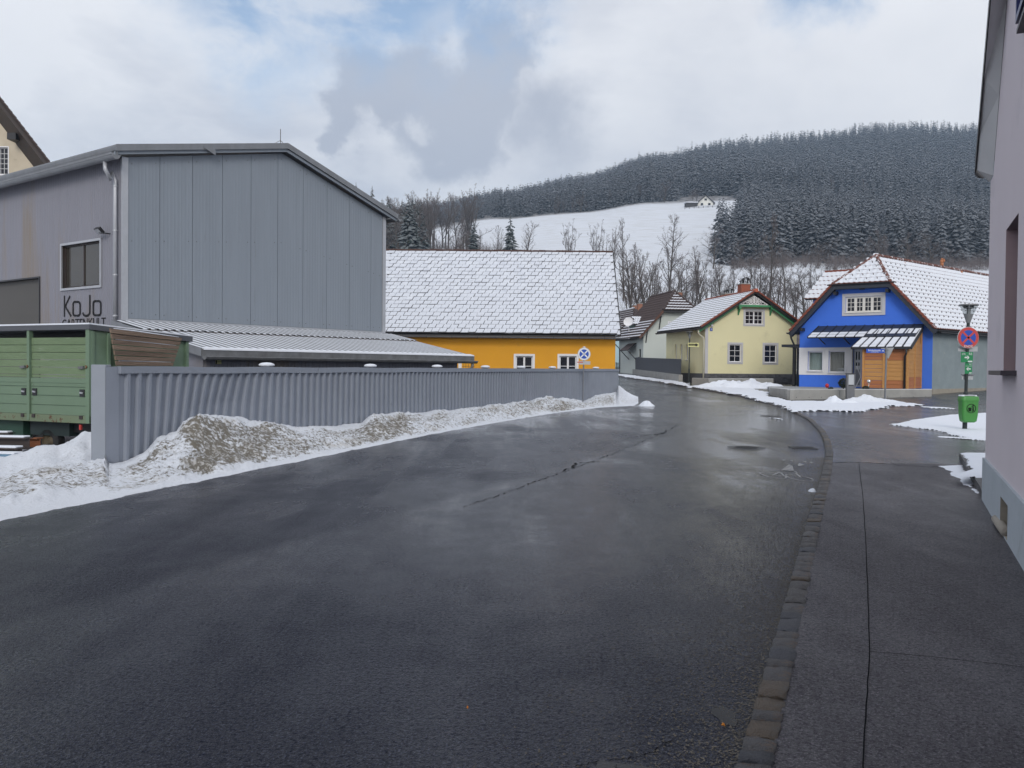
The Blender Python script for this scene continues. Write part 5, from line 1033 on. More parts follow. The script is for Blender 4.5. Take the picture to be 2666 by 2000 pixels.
tile_plane(mh, D0, e1d, e2d, [((p-D0).dot(e1d), (p-D0).dot(e2d)) for p in (D0, D1, D2, D3)], .26, .34, [pan_tile(.26, .34, .05, .025, browntile, snow_roof2, lo=.1, sh=.03)], 40)
mb = MB(); mb.box(frM, dsl+.02, drs1, -4.25, -4.15, drz0-1.9, drz0-.05).box(frM, dsl-.05, dsl+.05, -6, -4.15, drz0-1.9, drz0-.05); mb.build('dormer_wall', mat('dark_green_boards', (.02, .05, .04), .7), mh)
MB().box(frM, dsl+.12, dsl+.22, -4.15, -4.1, drz0-1.8, drz0-.1).build('dormer_trim', white_p, mh)
s_, z_ = frM.at(*zoom2(395, 670), -3.6); dc = frM.W(s_, -3.6, z_); sat = MB(); nd = (frM.n+Vector((-.5, 0, .35))).normalized(); dx = nd.orthogonal().normalized(); dy = nd.cross(dx); rings = 4
pr = [[dc+(dx*math.cos(a)+dy*math.sin(a))*.48*k/rings+nd*.14*(k/rings)**2 for a in np.linspace(0, 2*math.pi, 17)[:-1]] for k in range(rings+1)]
for k in range(rings):
    for i in range(16): j = (i+1) % 16; sat.poly([pr[k][i], pr[k][j], pr[k+1][j], pr[k+1][i]])
sat.tube([dc, dc-nd*.2, dc-nd*.2-Vector((0, 0, .9))], .03, 6); sat.tube([dc-dy*.45+nd*.1, dc+nd*.5], .015, 5); sat.build('satellite_dish', white_p, mh)
# porch canopy on the side wall
q0, zq0 = frMs.at(*zoom2(395, 1145), .1); q1, _ = frMs.at(*zoom2(545, 1145), .1); fr_t = .95; zq1 = frMs.at(*zoom2(575, 1275), fr_t)[1]
slab(mh, [frMs.W(q0-.3, .05, zq0), frMs.W(q1+.1, .05, zq0), frMs.W(q1+.1, fr_t, zq1), frMs.W(q0-.3, fr_t, zq1)], .08, browntile, black_m, 'porch_roof')
mb = MB()
for s_ in (q0, q1): mb.bar(frMs.W(s_, .05, zq1-.9), frMs.W(s_, .85, zq1-.05), .07, .07)
mb.build('porch_strut', black_m, mh)
downpipe(mh, [frMs.W(.1, .55, zl_-.15), frMs.W(.2, .5, zl_-.45), frMs.W(.5, .1, zl_-.95), frMs.W(.5, .08, 1.0)], .05, black_m)
# ================================================================ LIGHT BLUE HOUSE
DL = 108.0; oL = P(*zoom2(215, 1000), DL); frL = Fr(oL, uY)
lh = thing('house', 'light blue house with dark roof, farthest down the road behind the mint house', 'house', (oL.x, oL.y, 1))
tL = .6; sl, zl_ = frL.at(*zoom2(205, 860), tL); h0, zh0 = frL.at(*zoom2(480, 545), tL); h1, _ = frL.at(*zoom2(860, 535), tL); HL_ = HH(frL, vY, sl, h0+h1-sl, zl_, h0, h1, zh0, 2.2, tL, 9)
wall(lh, frL, [(-.9, .9), (h0+h1, .9), (h0+h1, HL_.zf(h0+h1)), (h1, HL_.zf(h1)), (h0, HL_.zf(h0)), (0, HL_.zf(0)), (-.9, HL_.zf(0)-.1)], [], sky_w, depth=0); shell(lh, frL, vY, -.9, h0+h1, .9, lambda s: HL_.zf(max(s, 0)), 9, sky_w)
for q_ in HL_.polys(): slab(lh, q_, .14, browntile, black_m)
HL_.tiles(lh, 'L', .32, .40, [pan_tile(.32, .40, .04, .03, browntile, snow_roof2, lo=.5, sh=.02, cover=.35)], 0); HL_.tiles(lh, 'H', .32, .40, ptn, 0); HL_.ridge_caps(lh, snow_roof2, .08, .5, hips=False)
for x0, x1, y0, y1, b in ((500, 585, 305, 350, 6.0), (592, 690, 268, 320, 3.8)): a_, b_ = zoom2(x0, y0), zoom2(x1, y1); chim_px(lh, HL_, a_[0], b_[0], a_[1], b_[1], mat('pale_brick', (.36, .16, .10), .9), b)
MB().bar(HL_.Q(sl, -tL, zl_-.12), HL_.Q(h0, -tL, zh0-.12), .06, .22).build('bargeboard', black_m, lh)
s_, z_ = frL.at(*zoom2(322, 800)); MB().bar(frL.W(s_, .02, z_-.7), frL.W(s_, .5, z_+.3), .12, .12).build('bracket', black_m, lh)
# ================================================================ BLUE HOUSE
def z6(x, y): return (2000+x/3.687, 620+y/3.687)
oBR = P(2427, 960, 52.0); oBL = P(2081, 960, 57.0); uB = (oBR-oBL); wB = Vector((uB.x, uB.y, 0)).length; frB_ = Fr(oBL, uB); vB = Vector((.761, .648, 0))
bh = thing('house', 'bright blue house with half-hipped snowy tile roof and wooden porch', 'house', (oBL.x, oBL.y, .5))
tB = .55; sl, zl_ = frB_.at(2056, 861, tB); h0, zh0 = frB_.at(*z6(620, 445), tB); h1, zh1 = frB_.at(*z6(1170, 415), tB); sr, zr2 = frB_.at(2437, 859, tB)
zh0 = (zh0+zh1)/2; zl_ = (zl_+zr2)/2; zbB = .50
# overhang measured along the house's own side direction
ovB = tB/abs(vB.dot(frB_.n)); sh_ = vB.dot(frB_.u)*ovB
HB = HH(frB_, vB, sl+sh_, sr+sh_, zl_, h0+sh_, h1+sh_, zh0, 1.25, ovB, 21)
wb = []
for a, b, c, d in ((383, 1088, 522, 1278), (583, 1083, 738, 1292)): s0, z1 = frB_.at(*z6(a, b)); s1, z0 = frB_.at(*z6(c, d)); wb.append((s0, (z0), s1, z1))
s0, z1 = frB_.at(*z6(745, 560)); s1, z0 = frB_.at(*z6(1092, 712)); zA1 = frB_.at(*z6(918, 560))[1]; zA0 = frB_.at(*z6(918, 712))[1]; wb.append((s0, zA0, s1, zA1))
s0, z1 = frB_.at(*z6(820, 1068)); s1, _ = frB_.at(*z6(900, 1068)); door = (s0, .62, s1, z1)
hb0 = max(0, HB.s0); wall(bh, frB_, [(0, zbB), (wB, zbB), (wB, HB.zf(wB)), (HB.s1, HB.zf(HB.s1)), (HB.s0, HB.zf(HB.s0)), (0, HB.zf(0))], wb+[door], blue_w, depth=.16)
Lp, Rp, Hp = HB.polys(); [slab(bh, q_, .12, redtile, black_m) for q_ in (Lp, Rp, Hp)]
pb = [pan_tile(.31, .385, .05, .017, redtile, snow_roof2, lo=.10, sh=.03, seed=i) for i in range(4)]
HB.tiles(bh, 'H', .31, .385, pb, 80); HB.tiles(bh, 'R', .31, .385, pb, 215)
# snow guards: small hooks on every second row
gm = MB(); O = Rp[0]; e1 = HB.v; cc = HB.Q(HB.sc, -HB.ov, HB.zR); e2 = (cc-O).normalized(); nn = e1.cross(e2); nn = nn if nn.z > 0 else -nn; p2 = [((p-O).dot(e1), (p-O).dot(e2)) for p in Rp]
for j in range(0, 18):
    for i in range(j % 2, 72, 2):
        a, b = .31*i+.15, .385*j+.30
        if inpoly(np.array(a), np.array(b), p2): c = O+e1*a+e2*b; gm.bar(c+nn*.03, c+nn*.12, .04, .03, up=e1).bar(c+nn*.10, c+nn*.10+e2*.07, .035, .02)
for j in range(0, 6):
    O2 = Hp[0]; e1h = (Hp[1]-Hp[0]).normalized(); e2h = (Hp[2]-O2); e2h = (e2h-e1h*e2h.dot(e1h)).normalized(); nh = e1h.cross(e2h); ph = [((p-O2).dot(e1h), (p-O2).dot(e2h)) for p in Hp]
    for i in range(j % 2, 14, 2):
        a, b = .31*i+.15, .385*j+.28
        if inpoly(np.array(a), np.array(b), ph): c = O2+e1h*a+e2h*b; gm.bar(c+nh*.03, c+nh*.15, .06, .03, up=e1h)
g_ = gm.build('snow_guards', dsteel, bh); g_['kind'] = 'stuff'
HB.ridge_caps(bh, mat('weathered_ridge_tile', (.16, .065, .05), .8, nscale=4, col3=(.7, .7, .73), n3scale=5, n3thr=(.55, .6)), .12, .38)
for (a, b) in ((Lp[0], Lp[1]), (Rp[0], Rp[1])):
    n_ = 15; outw = -frB_.u if a is Lp[0] else frB_.u
    for i in range(n_): MB().bar(a.lerp(b, i/n_)+Vector((0, 0, .06))+frB_.n*.03, a.lerp(b, (i+1.1)/n_)+Vector((0, 0, .0))+frB_.n*.03, .20, .13).build('verge_tile', redtile, bh)
    mb = MB(); mb.bar(a+Vector((0, 0, -.22))+frB_.n*.02, b+Vector((0, 0, -.22))+frB_.n*.02, .06, .30); mb.build('bargeboard', anthr, bh)
    mb = MB(); mb.bar(a+Vector((0, 0, -.30))-frB_.n*.28, b+Vector((0, 0, -.30))-frB_.n*.28, .5, .05); mb.build('soffit', anthr, bh)
mb = MB(); mb.bar(Hp[0]+Vector((0, 0, -.20)), Hp[1]+Vector((0, 0, -.20)), .08, .26); mb.build('bargeboard', anthr, bh); mb = MB(); mb.bar(Hp[0]+Vector((0, 0, -.29))-frB_.n*.28, Hp[1]+Vector((0, 0, -.29))-frB_.n*.28, .55, .05); mb.build('soffit', anthr, bh)
gutter(bh, Hp[0]+frB_.n*.10-frB_.u*.3+Vector((0, 0, -.03)), Hp[1]+frB_.n*.10+frB_.u*.3+Vector((0, 0, -.03)), .07, black_m)
for s_ in (frB_.at(*z6(650, 517), .2)[0], frB_.at(*z6(1150, 490), .2)[0], frB_.at(*z6(330, 865), .2)[0]):
    z_ = HB.zf(s_, .42); MB().box(frB_, s_-.09, s_+.09, 0, .45, z_-.20, z_).build('purlin_end', black_m, bh)
s_, z_ = frB_.at(*z6(905, 488)); MB().box(frB_, s_-.16, s_+.16, .01, .14, z_-.05, z_+.06).build('floodlight', black_m, bh, bevel=.02)
# side building: grey render on an old concrete base
frBs = Fr(frB_.W(wB, 0, 0), vB); zft = frBs.at(*z6(1700, 1447))[1]
MB().poly([frBs.W(0, 0, zft), frBs.W(20, 0, zft), frBs.W(20, 0, zl_+.05), frBs.W(0, 0, zl_+.05)]).build('side_wall', grey_w, bh)
MB().box(frBs, -.02, 20, -.2, .05, 0, zft).build('foundation', old_conc, bh)
MB().poly([frB_.W(0, 0, zbB), frB_.W(0, 0, HB.zf(0)), frB_.W(0, 0, HB.zf(0))+vB*20, frB_.W(0, 0, zbB)+vB*20]).poly([frB_.W(0, 0, zbB)+vB*20, frB_.W(wB, 0, zbB)+vB*20, frB_.W(wB, 0, HB.zf(wB))+vB*20, frB_.W(wB/2, 0, HB.zR-.2)+vB*20, frB_.W(0, 0, HB.zf(0))+vB*20]).build('rear_wall', grey_w, bh)
MB().box(frBs, -.02, 19, .02, .50, zl_-.22, zl_-.16).build('soffit', black_m, bh)
gutter(bh, HB.Q(HB.sR, -HB.ov, HB.zE)+Vector((.05, -.05, -.08)), HB.Q(HB.sR, 18, HB.zE)+Vector((.05, -.05, -.08)), .08, black_m, out=Vector((vB.y, -vB.x, 0)))
gutter(bh, HB.Q(HB.sL, -HB.ov-.1, HB.zE)+Vector((-.08, 0, -.08)), HB.Q(HB.sL, 6, HB.zE)+Vector((-.08, 0, -.08)), .09, black_m, out=-frB_.u)
lg = HB.Q(HB.sL, -HB.ov+.2, HB.zE); downpipe(bh, [lg+Vector((-.05, 0, -.15)), lg+Vector((0, 0, -.45)), frB_.W(-.35, -.1, HB.zE-.95), frB_.W(-.08, -.12, HB.zE-1.1), frB_.W(-.08, -.12, HB.zE-1.25)], .06, black_m)
# white band, windows with curtains
b0, zb1 = frB_.at(*z6(306, 1050)); b1, zb0 = frB_.at(*z6(905, 1318)); zb1 = (zb1+frB_.at(*z6(800, 1052))[1])/2; zb0 = (zb0+frB_.at(*z6(306, 1312))[1])/2
mb = MB(); mb.holed(frB_, [(-.02, zb0), (door[0]-.02, zb0), (door[0]-.02, zb1), (-.02, zb1)], [rect(w[0], max(w[1], zb0+.02), w[2], w[3]) for w in wb[:2]], .02, .02); mb.poly([frB_.W(-.02, .02, zb0), frB_.W(-.02, -.3, zb0), frB_.W(-.02, -.3, zb1), frB_.W(-.02, .02, zb1)]); mb.build('white_band', white_p, bh)
cur = mat('curtain', (.62, .72, .70), .9, nscale=2, col2=(.50, .58, .56)); cur2 = mat('grey_curtain', (.62, .62, .60), .9, nscale=2, col2=(.46, .46, .45))
for i, w in enumerate(wb[:2]):
    wo = window(bh, frB_, *w, 1, 1, 1, sur=.0, fw=.07, glass=glass_c, sill=True, proud=.08)
    mb = MB(); mb.box(frB_, w[0]-.1, w[0], .022, .045, w[1]-.1, w[3]+.1).box(frB_, w[2], w[2]+.1, .022, .045, w[1]-.1, w[3]+.1).box(frB_, w[0], w[2], .022, .045, w[3], w[3]+.1).box(frB_, w[0], w[2], .022, .045, w[1]-.1, w[1]-.03); mb.build('surround', white_p, wo)
    mb = MB(); n_ = 44; prev = None
    for k in range(n_+1):
        s_ = w[0]+(w[2]-w[0])*k/n_; t_ = -.30+.035*math.sin(k*1.35); q = (frB_.W(s_, t_, w[1]+.06), frB_.W(s_, t_, w[3]))
        if prev: mb.poly([prev[0], q[0], q[1], prev[1]])
        prev = q
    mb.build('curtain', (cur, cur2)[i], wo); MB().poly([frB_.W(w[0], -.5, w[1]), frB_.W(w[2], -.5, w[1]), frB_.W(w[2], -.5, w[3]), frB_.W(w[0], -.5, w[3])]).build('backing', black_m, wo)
s_, z_ = frB_.at(*z6(702, 1268), -.09); nb = MB().box(frB_, s_-.25, s_+.25, -.19, -.185, z_-.12, z_+.12).build('window_notice', white_s, bh); text_mesh('RETTICH', .13, frB_.W(s_, -.18, z_), frB_.u, (0, 0, 1), dsteel, 'lettering', nb, .0005, .9)
w = wb[2]; window(bh, frB_, *w, 2, 3, 4, sur=.20, depth=.10, fw=.10, mw=.03, frame_m=mat('cream_frame', (.72, .70, .66), .6), sill=True, proud=.05, sur_m=mat('pale_grey_surround', (.62, .62, .64), .7))
# front door
d0, zd0, d1, zd1 = door; dm = mat('pale_grey_door', (.50, .50, .51), .5); mb = MB(); mb.box(frB_, d0, d1, -.16, -.10, zd0, zd1); do = mb.build('door', dm, bh)
for i in range(2):
    x0 = d0+.12+i*(d1-d0-.2)/2; x1 = x0+(d1-d0)/2-.18; MB().box(frB_, x0, x1, -.10, -.09, zd1-.65, zd1-.15).build('pane', glass_d, do); MB().box(frB_, x0, x1, -.10, -.09, zd1-1.02, zd1-.82).build('pane', glass_d, do)
MB().box(frB_, d0+.12, d1-.12, -.10, -.095, zd0+.1, zd1-1.25).build('door_panel', mat('grey_door_panel', (.20, .20, .21), .6), do)
MB().box(frB_, d0-.08, d0, .02, .05, zbB, zd1+.05).build('door_frame', mat('grey_door_panel', (.20, .20, .21), .6), bh)
# metal canopy on the facade and the snow-covered porch roof
c0, zc0 = frB_.at(*z6(487, 846)); c1, _ = frB_.at(*z6(1500, 828)); tc_, zc_ = solve_t(frB_, *z6(375, 955), c0)
def can(s, k, up=0): return frB_.W(s, tc_*k+.01, zc0+(zc_-zc0)*k+up)
slab(bh, [can(c0, 0), can(c1, 0), can(c1, 1), can(c0, 1)], .06, anthr, black_m, 'canopy'); x = c0
npan = 11; wpan = (c1-c0)/npan
for i in range(npan+1): MB().bar(can(c0+i*wpan, 0, .02), can(c0+i*wpan, 1, .02), .03, .05).build('standing_seam', black_m, bh)
for i in range(6):
    a, b = c0+i*wpan+.04, c0+(i+1)*wpan-.04
    for k0, k1 in ((.60, .77), (.82, .98)): MB().hexa([can(a, k0, .002), can(b, k0, .002), can(b, k1, .002), can(a, k1, .002), can(a, k0, .03), can(b, k0, .03), can(b, k1, .045), can(a, k1, .045)]).build('canopy_snow', snow_roof2, bh)
for px_ in (510, 745): s_, z_ = frB_.at(*z6(px_+38, 1020)); MB().bar(frB_.W(s_, .02, z_), frB_.W(s_, tc_*.75, zc_+.08), .05, .05).build('canopy_strut', black_m, bh)
p0s = c0+6.05*wpan; p1s = frB_.at(*z6(1518, 880))[0]; tp, zp = solve_t(frB_, *z6(1372, 1050), p1s); k_s = .42
zs_ = zc0+(zc_-zc0)*k_s; ts = tc_*k_s
def por(s, k, up=0): return frB_.W(s, ts+(tp-ts)*k, zs_+.02+(zp-zs_)*k+up)
p0L = frB_.at(*z6(795, 1050), tp)[0]
slab(bh, [por(p0s, 0), por(p1s, 0), por(p1s, 1), por(p0L, 1)], .08, anthr, black_m, 'porch_roof')
for i in range(7):
    f0, f1 = i/7, (i+1)/7; A = lambda f, k, up=0: por(p0s, k, up).lerp(por(p1s, k, up), f) if k < .01 else (por(p0s+(p0L-p0s)*k, k, up).lerp(por(p1s, k, up), f))
    g = .018
    for k0, k1 in ((.02, .86), (.885, .985)): MB().hexa([A(f0+g, k0, .002), A(f1-g, k0, .002), A(f1-g, k1, .002), A(f0+g, k1, .002), A(f0+g, k0, .045), A(f1-g, k0, .045), A(f1-g, k1, .045), A(f0+g, k1, .045)]).build('porch_snow', snow_roof2, bh)
    MB().bar(A(f0, .0, .02), A(f0, 1, .02), .03, .05).build('standing_seam', black_m, bh)
MB().bar(por(p0L, 1, -.04), por(p1s, 1, -.04), .06, .14).build('porch_fascia', black_m, bh); MB().bar(por(p1s, 0, -.05), por(p1s, 1, -.05), .06, .18).build('porch_fascia', black_m, bh)
tw = tp-.30; pw0 = frB_.at(*z6(905, 1200), tw)[0]; pw1 = frB_.at(*z6(1343, 1200), tw)[0]; zpb = .62; zpt = lambda t: zs_+(zp-zs_)*(t-ts)/(tp-ts)-.10
ztw = zpt(tw); xm = frB_.at(*z6(1110, 1200), tw)[0]; rb = random.Random(9)
for x0, x1 in ((pw0+.10, xm-.06), (xm+.06, pw1-.08)):
    z = zpb; k = 0
    while z < ztw-.05:
        hb_ = min(.235+rb.uniform(-.02, .02), ztw-z); MB().box(frB_, x0, x1, tw-.05, tw-.02+.012*(k % 2), z+.006, z+hb_-.008).build('board', larch_r if z > zpb+1.55 or z < zpb+.28 else larch, bh); z += hb_; k += 1
MB().box(frB_, x0, x1, tw-.30, tw-.06, zpb, ztw).build('porch_wall', larch, bh)
for x in (pw0+.05, xm, pw1-.03): MB().box(frB_, x-.06, x+.06, tw-.04, tw+.04, zpb, ztw).build('post', larch, bh)
frPs = Fr(frB_.W(pw1, tw, 0), -frB_.n)      # porch side wall running back to the facade
z = zpb; k = 0; Lps = tw-.02
while z < 3.2:
    hb_ = .22; top = lambda t: zpt(tw-t)
    if z+hb_ < ztw-.02: MB().box(frPs, .06, Lps, -.05, -.01+.01*(k % 2), z+.005, z+hb_-.006).build('board', larch_r if z < zpb+.5 else larch, bh)
    else:
        st = next((t for t in np.linspace(0, Lps, 60) if zpt(tw-t) > z+hb_), None)
        if st is not None and Lps-st > .08: MB().box(frPs, max(.06, st), Lps, -.05, -.01+.01*(k % 2), z+.005, z+hb_-.006).build('board', larch, bh)
    z += hb_; k += 1
for s_ in (.03, Lps*.5, Lps-.05): MB().box(frPs, s_-.045, s_+.045, -.03, .035, zpb, zpt(tw-s_)).build('post', larch, bh)
MB().poly([frPs.W(0, -.06, zpb), frPs.W(Lps, -.06, zpb), frPs.W(Lps, -.06, zpt(0)), frPs.W(0, -.06, ztw)]).build('porch_wall', larch, bh)
downpipe(bh, [por(p1s-.25, 1, -.10), por(p1s-.25, 1, -.35), frB_.W(pw1-.16, tw+.09, ztw-.55), frB_.W(pw1-.16, tw+.09, .62)], .055, black_m)
# rear wing roof on the left
te = -4.5; se, ze = frB_.at(2095, 779, te); te2, zr3 = solve_t(frB_, 2149, 708, se+.9, -14, 0)
E0, E1, T0, T1 = frB_.W(se, te, ze), frB_.W(se+5, te, ze), frB_.W(se+.9, te2, zr3), frB_.W(se+6, te2, zr3)
slab(bh, [E0, E1, T1, T0], .12, redtile, black_m); e1_ = (E1-E0).normalized(); e2_ = (T0-E0); e2_ = (e2_-e1_*e2_.dot(e1_)).normalized(); tile_plane(bh, E0, e1_, e2_, [((p-E0).dot(e1_), (p-E0).dot(e2_)) for p in (E0, E1, T1, T0)], .31, .385, pb, 0)
MB().bar(T0, T1, .2, .14).build('ridge_tile', redtile, bh); MB().poly([frB_.W(se+.5, te-.3, zbB), frB_.W(se+6, te-.3, zbB), frB_.W(se+6, te-.3, ze), frB_.W(se+.5, te-.3, ze)]).build('wing_wall', blue_w, bh)
# clay figure on the ridge
f2 = Fr(HB.Q(HB.sc, 0, 0), HB.v); sfi, zfi = f2.at(*z6(1668, 270)); fg = f2.W(sfi, 0, zfi); fm = mat('terracotta_figure', (.42, .17, .08), .8, nscale=10)
def blobs(parent, name, m, items, lv=2):
    bm = bmesh.new()
    for c_, r_ in items:
        rr_ = (r_, r_, r_) if isinstance(r_, float) else r_; bmesh.ops.create_icosphere(bm, subdivisions=lv, radius=1, matrix=Matrix.Translation(Vector(c_)-WL[parent.name]) @ Matrix.Diagonal((*rr_, 1)))
    me = bpy.data.meshes.new(name); bm.to_mesh(me); bm.free(); me.materials.append(m); me.polygons.foreach_set('use_smooth', [True]*len(me.polygons)); return link(name, me, parent)
ub = frB_.u; blobs(bh, 'ridge_figure', fm, [(fg+Vector((0, 0, .12)), (.12, .12, .13)), (fg+Vector((0, 0, .30)), (.11, .11, .17)), (fg+Vector((0, 0, .48)), .085), (fg+ub*.13+Vector((0, 0, .36)), (.07, .07, .10)), (fg+ub*.12+Vector((0, 0, .46)), .05), (fg-ub*.09+Vector((0, 0, .33)), (.05, .05, .11))])
for xx, yy in ((1280, 240), (1828, 322)): s_, z_ = f2.at(*z6(xx, yy)); blobs(bh, 'vent_tile', fm, [(f2.W(s_, 0.2, z_-.05), (.08, .12, .10))])
# ================================================================ CARPORT between yellow and blue houses
cp = thing('carport', 'flat dark carport roof and post between the yellow and blue houses', 'carport', (frB_.W(-1, -1, .5)))
s0, z0 = frB_.at(*z6(145, 1040), -1.2); s1, _ = frB_.at(*z6(305, 1040), -1.2); MB().box(frB_, s0, s1+.3, -4, -.9, z0-.05, z0+.12).build('roof', anthr, cp); s2, _ = frB_.at(*z6(238, 1200), -1.1); s3, _ = frB_.at(*z6(262, 1200), -1.1)
MB().box(frB_, s2, s3, -1.2, -1.0, .4, z0).build('post', black_m, cp); MB().box(frB_, s3+.02, s1+.25, -1.4, -1.3, .4, z0-.15).build('panel', anthr, cp)
# ================================================================ CONCRETE WALLS
def cwall(label, a, b, h0, h1, th, joints=(), m=concrete, zb=-.2, caps=None, holes=3):
    a, b = Vector(a), Vector(b); f = Fr(a, b-a); L_ = Vector((b.x-a.x, b.y-a.y, 0)).length; o = thing('garden_wall', label, 'wall', (a.x, a.y, zg(a.y))); xs = [0]+[j*L_ for j in joints]+[L_]
    for i in range(len(xs)-1):
        x0, x1 = xs[i]+.006, xs[i+1]-.006; zt0, zt1 = h0+(h1-h0)*x0/L_, h0+(h1-h0)*x1/L_; mb = MB()
        mb.hexa([f.W(x0, 0, zb), f.W(x1, 0, zb), f.W(x1, -th, zb), f.W(x0, -th, zb), f.W(x0, 0, zt0), f.W(x1, 0, zt1), f.W(x1, -th, zt1), f.W(x0, -th, zt0)]); so = mb.build('wall_section', m, o, bevel=.012)
        for k in range(holes):
            x = x0+(x1-x0)*(k+.5)/holes; MB().tube([f.W(x, .001, zg(a.y)+.17), f.W(x, .004, zg(a.y)+.17)], .022, 8).build('tie_hole', black_m, so)
    MB().box(f, .005, L_-.005, -th+.01, -.01, max(h0, h1)-.001 if abs(h0-h1) < .01 else min(h0, h1)-.01, max(h0, h1)+.008).build('frost', mat('frosted_top', (.55, .56, .57), .8), o)
    return o, f
K1 = P(2057, 1000, 45.5); K0 = P(2004.6, 1000, 49.6); K2 = P(2427, 1000, 49.5); KF = frBs.W(0, .12, 0)
cwall('short end of the concrete garden wall, left of the blue house', K0, K1, .62, .63, .25)
cwall('long low concrete garden wall below the blue house and its porch', K1+Vector((.02, .02, 0)), K2, .63, .60, .25, (.33, .62), holes=4)
Y1 = P(1845, 1000, 59.0); Y0 = P(1801, 1000, 60.5); Y2 = P(2014, 1000, 60.5)
cwall('short concrete wall piece beside the lamp post at the yellow house', Y0, Y1, 1.02, 1.02, .25, holes=0); cwall('low concrete wall in front of the pale yellow house', Y1+Vector((.02, .02, 0)), Y2, 1.02, 1.0, .25, (.5,), holes=0)
tb = MB(); tb.prism([Vector((p.x, p.y, -.3)) for p in (K0, K1+Vector((.1, .12, 0)), K2+Vector((0, .2, 0)), frB_.W(wB, .0, 0), frB_.W(0, -1, 0), frB_.W(-3, -2, 0))], (0, 0, .86)); tb.build('terrace', mat('terrace_paving', (.30, .31, .32), .8, nscale=1), kind='structure')
W1 = P(1767, 1000, 66); W0_ = P(1620, 1000, 94)
fo = thing('panel_fence', 'dark anthracite panel fence on concrete base along the far road', 'fence', (W1.x, W1.y, .6)); ff = Fr(W0_, W1-W0_); Lf = (W1-W0_).length
zb0, zb1_ = zg(94)-.1, zg(66)-.1; zc0_, zc1_ = P(1622, 958, 94).z, P(1767, 975.6, 66).z; zp0, zp1 = P(1624, 929.5, 94).z, P(1765, 935, 66).z
for i in range(4):
    a, b = i/4, (i+1)/4; la = lambda x, y, f_: x+(y-x)*f_
    MB().hexa([ff.W(a*Lf+.01, 0, la(zb0, zb1_, a)), ff.W(b*Lf-.01, 0, la(zb0, zb1_, b)), ff.W(b*Lf-.01, -.3, la(zb0, zb1_, b)), ff.W(a*Lf+.01, -.3, la(zb0, zb1_, a)), ff.W(a*Lf+.01, 0, la(zc0_, zc1_, a)), ff.W(b*Lf-.01, 0, la(zc0_, zc1_, b)), ff.W(b*Lf-.01, -.3, la(zc0_, zc1_, b)), ff.W(a*Lf+.01, -.3, la(zc0_, zc1_, a))]).build('base', concrete, fo)
    MB().hexa([ff.W(a*Lf+.01, -.12, la(zc0_, zc1_, a)), ff.W(b*Lf-.01, -.12, la(zc0_, zc1_, b)), ff.W(b*Lf-.01, -.18, la(zc0_, zc1_, b)), ff.W(a*Lf+.01, -.18, la(zc0_, zc1_, a)), ff.W(a*Lf+.01, -.12, la(zp0, zp1, a)), ff.W(b*Lf-.01, -.12, la(zp0, zp1, b)), ff.W(b*Lf-.01, -.18, la(zp0, zp1, b)), ff.W(a*Lf+.01, -.18, la(zp0, zp1, a))]).build('panel', anthr, fo)
wf = thing('picket_fence', 'small weathered wooden picket fence between orange house and panel fence', 'fence', (P(1605, 960, 95).x, 95, 1.2)); fw_ = Fr(P(1600, 950, 96), (1, 0)); 
for k in range(9): s_ = k*.16; MB().box(fw_, s_, s_+.10, 0, .03, 1.0, frw if False else fw_.at(1610, 943)[1]-.03*(k % 3)).build('picket', mat('grey_picket', (.10, .09, .075), .9), wf)
MB().box(fw_, 0, 1.5, -.05, 0, 1.6, 1.7).build('rail', mat('grey_picket', (.10, .09, .075), .9), wf)
# ================================================================ TRAPEZOID SHEET FENCE
fe = thing('sheet_fence', 'long grey trapezoidal sheet metal fence, dented near its end post', 'fence', FA)
LA = (FB-FA).length; LB = (FC-FB).length
def fpt(s, t, z, dent=True):
    k = 0
    if dent: k = -math.tan(.24*math.exp(-((s-2.6)/1.5)**2)+.03*math.exp(-((s-6.5)/2)**2))
    fr, q = (frA, s) if s <= LA else (frB, s-LA); t2 = t-.06*math.exp(-((s-3.0)/.8)**2)*math.exp(-((z-.9)/.5)**2)
    return fr.W(q+(1.55-z)*k, t2, z)
pit = .245; s = .16; pi_ = 0
while s < LA+LB-.05:
    mb = MB(); ribs = 4
    for r_ in range(ribs):
        x = s+r_*pit
        if x+pit > LA+LB+.1: break
        pr = [(0, 0), (.125, 0), (.138, .060), (.200, .060), (pit-.016, 0), (pit, 0)] if True else []
        for (xa, ta), (xb, tb_) in zip(pr[:-1], pr[1:]):
            zs = (.0, .55, .95, 1.52) if s < 9 else (.0, 1.52)
            for z0, z1 in zip(zs[:-1], zs[1:]): mb.poly([fpt(x+xa, ta, z0), fpt(x+xb, tb_, z0), fpt(x+xb, tb_, z1), fpt(x+xa, ta, z1)])
    if mb.f: mb.build('sheet', fence_m, fe)
    s += pit*ribs
for i, (a, b) in enumerate(((.14, 5.9), (5.93, 12), (12.01, 18), (18.01, 24), (24.01, LA), (LA+.01, LA+LB))):
    fr, o_ = (frA, 0) if a < LA-.1 else (frB, LA); a_, b_ = a-o_, b-o_; n_ = 12; mb = MB()
    for k in range(n_):
        x0, x1 = a_+(b_-a_)*k/n_, a_+(b_-a_)*(k+1)/n_; w0 = .006*math.sin(x0*1.9)*(1 if i < 2 else .4); w1 = .006*math.sin(x1*1.9)*(1 if i < 2 else .4)
        mb.hexa([fr.W(x0, .070, 1.485+w0), fr.W(x1, .070, 1.485+w1), fr.W(x1, -.09, 1.485+w1), fr.W(x0, -.09, 1.485+w0), fr.W(x0, .070, 1.605+w0), fr.W(x1, .070, 1.605+w1), fr.W(x1, -.09, 1.60+w1), fr.W(x0, -.09, 1.60+w0)])
    mb.build('cap_rail', fence_m, fe)
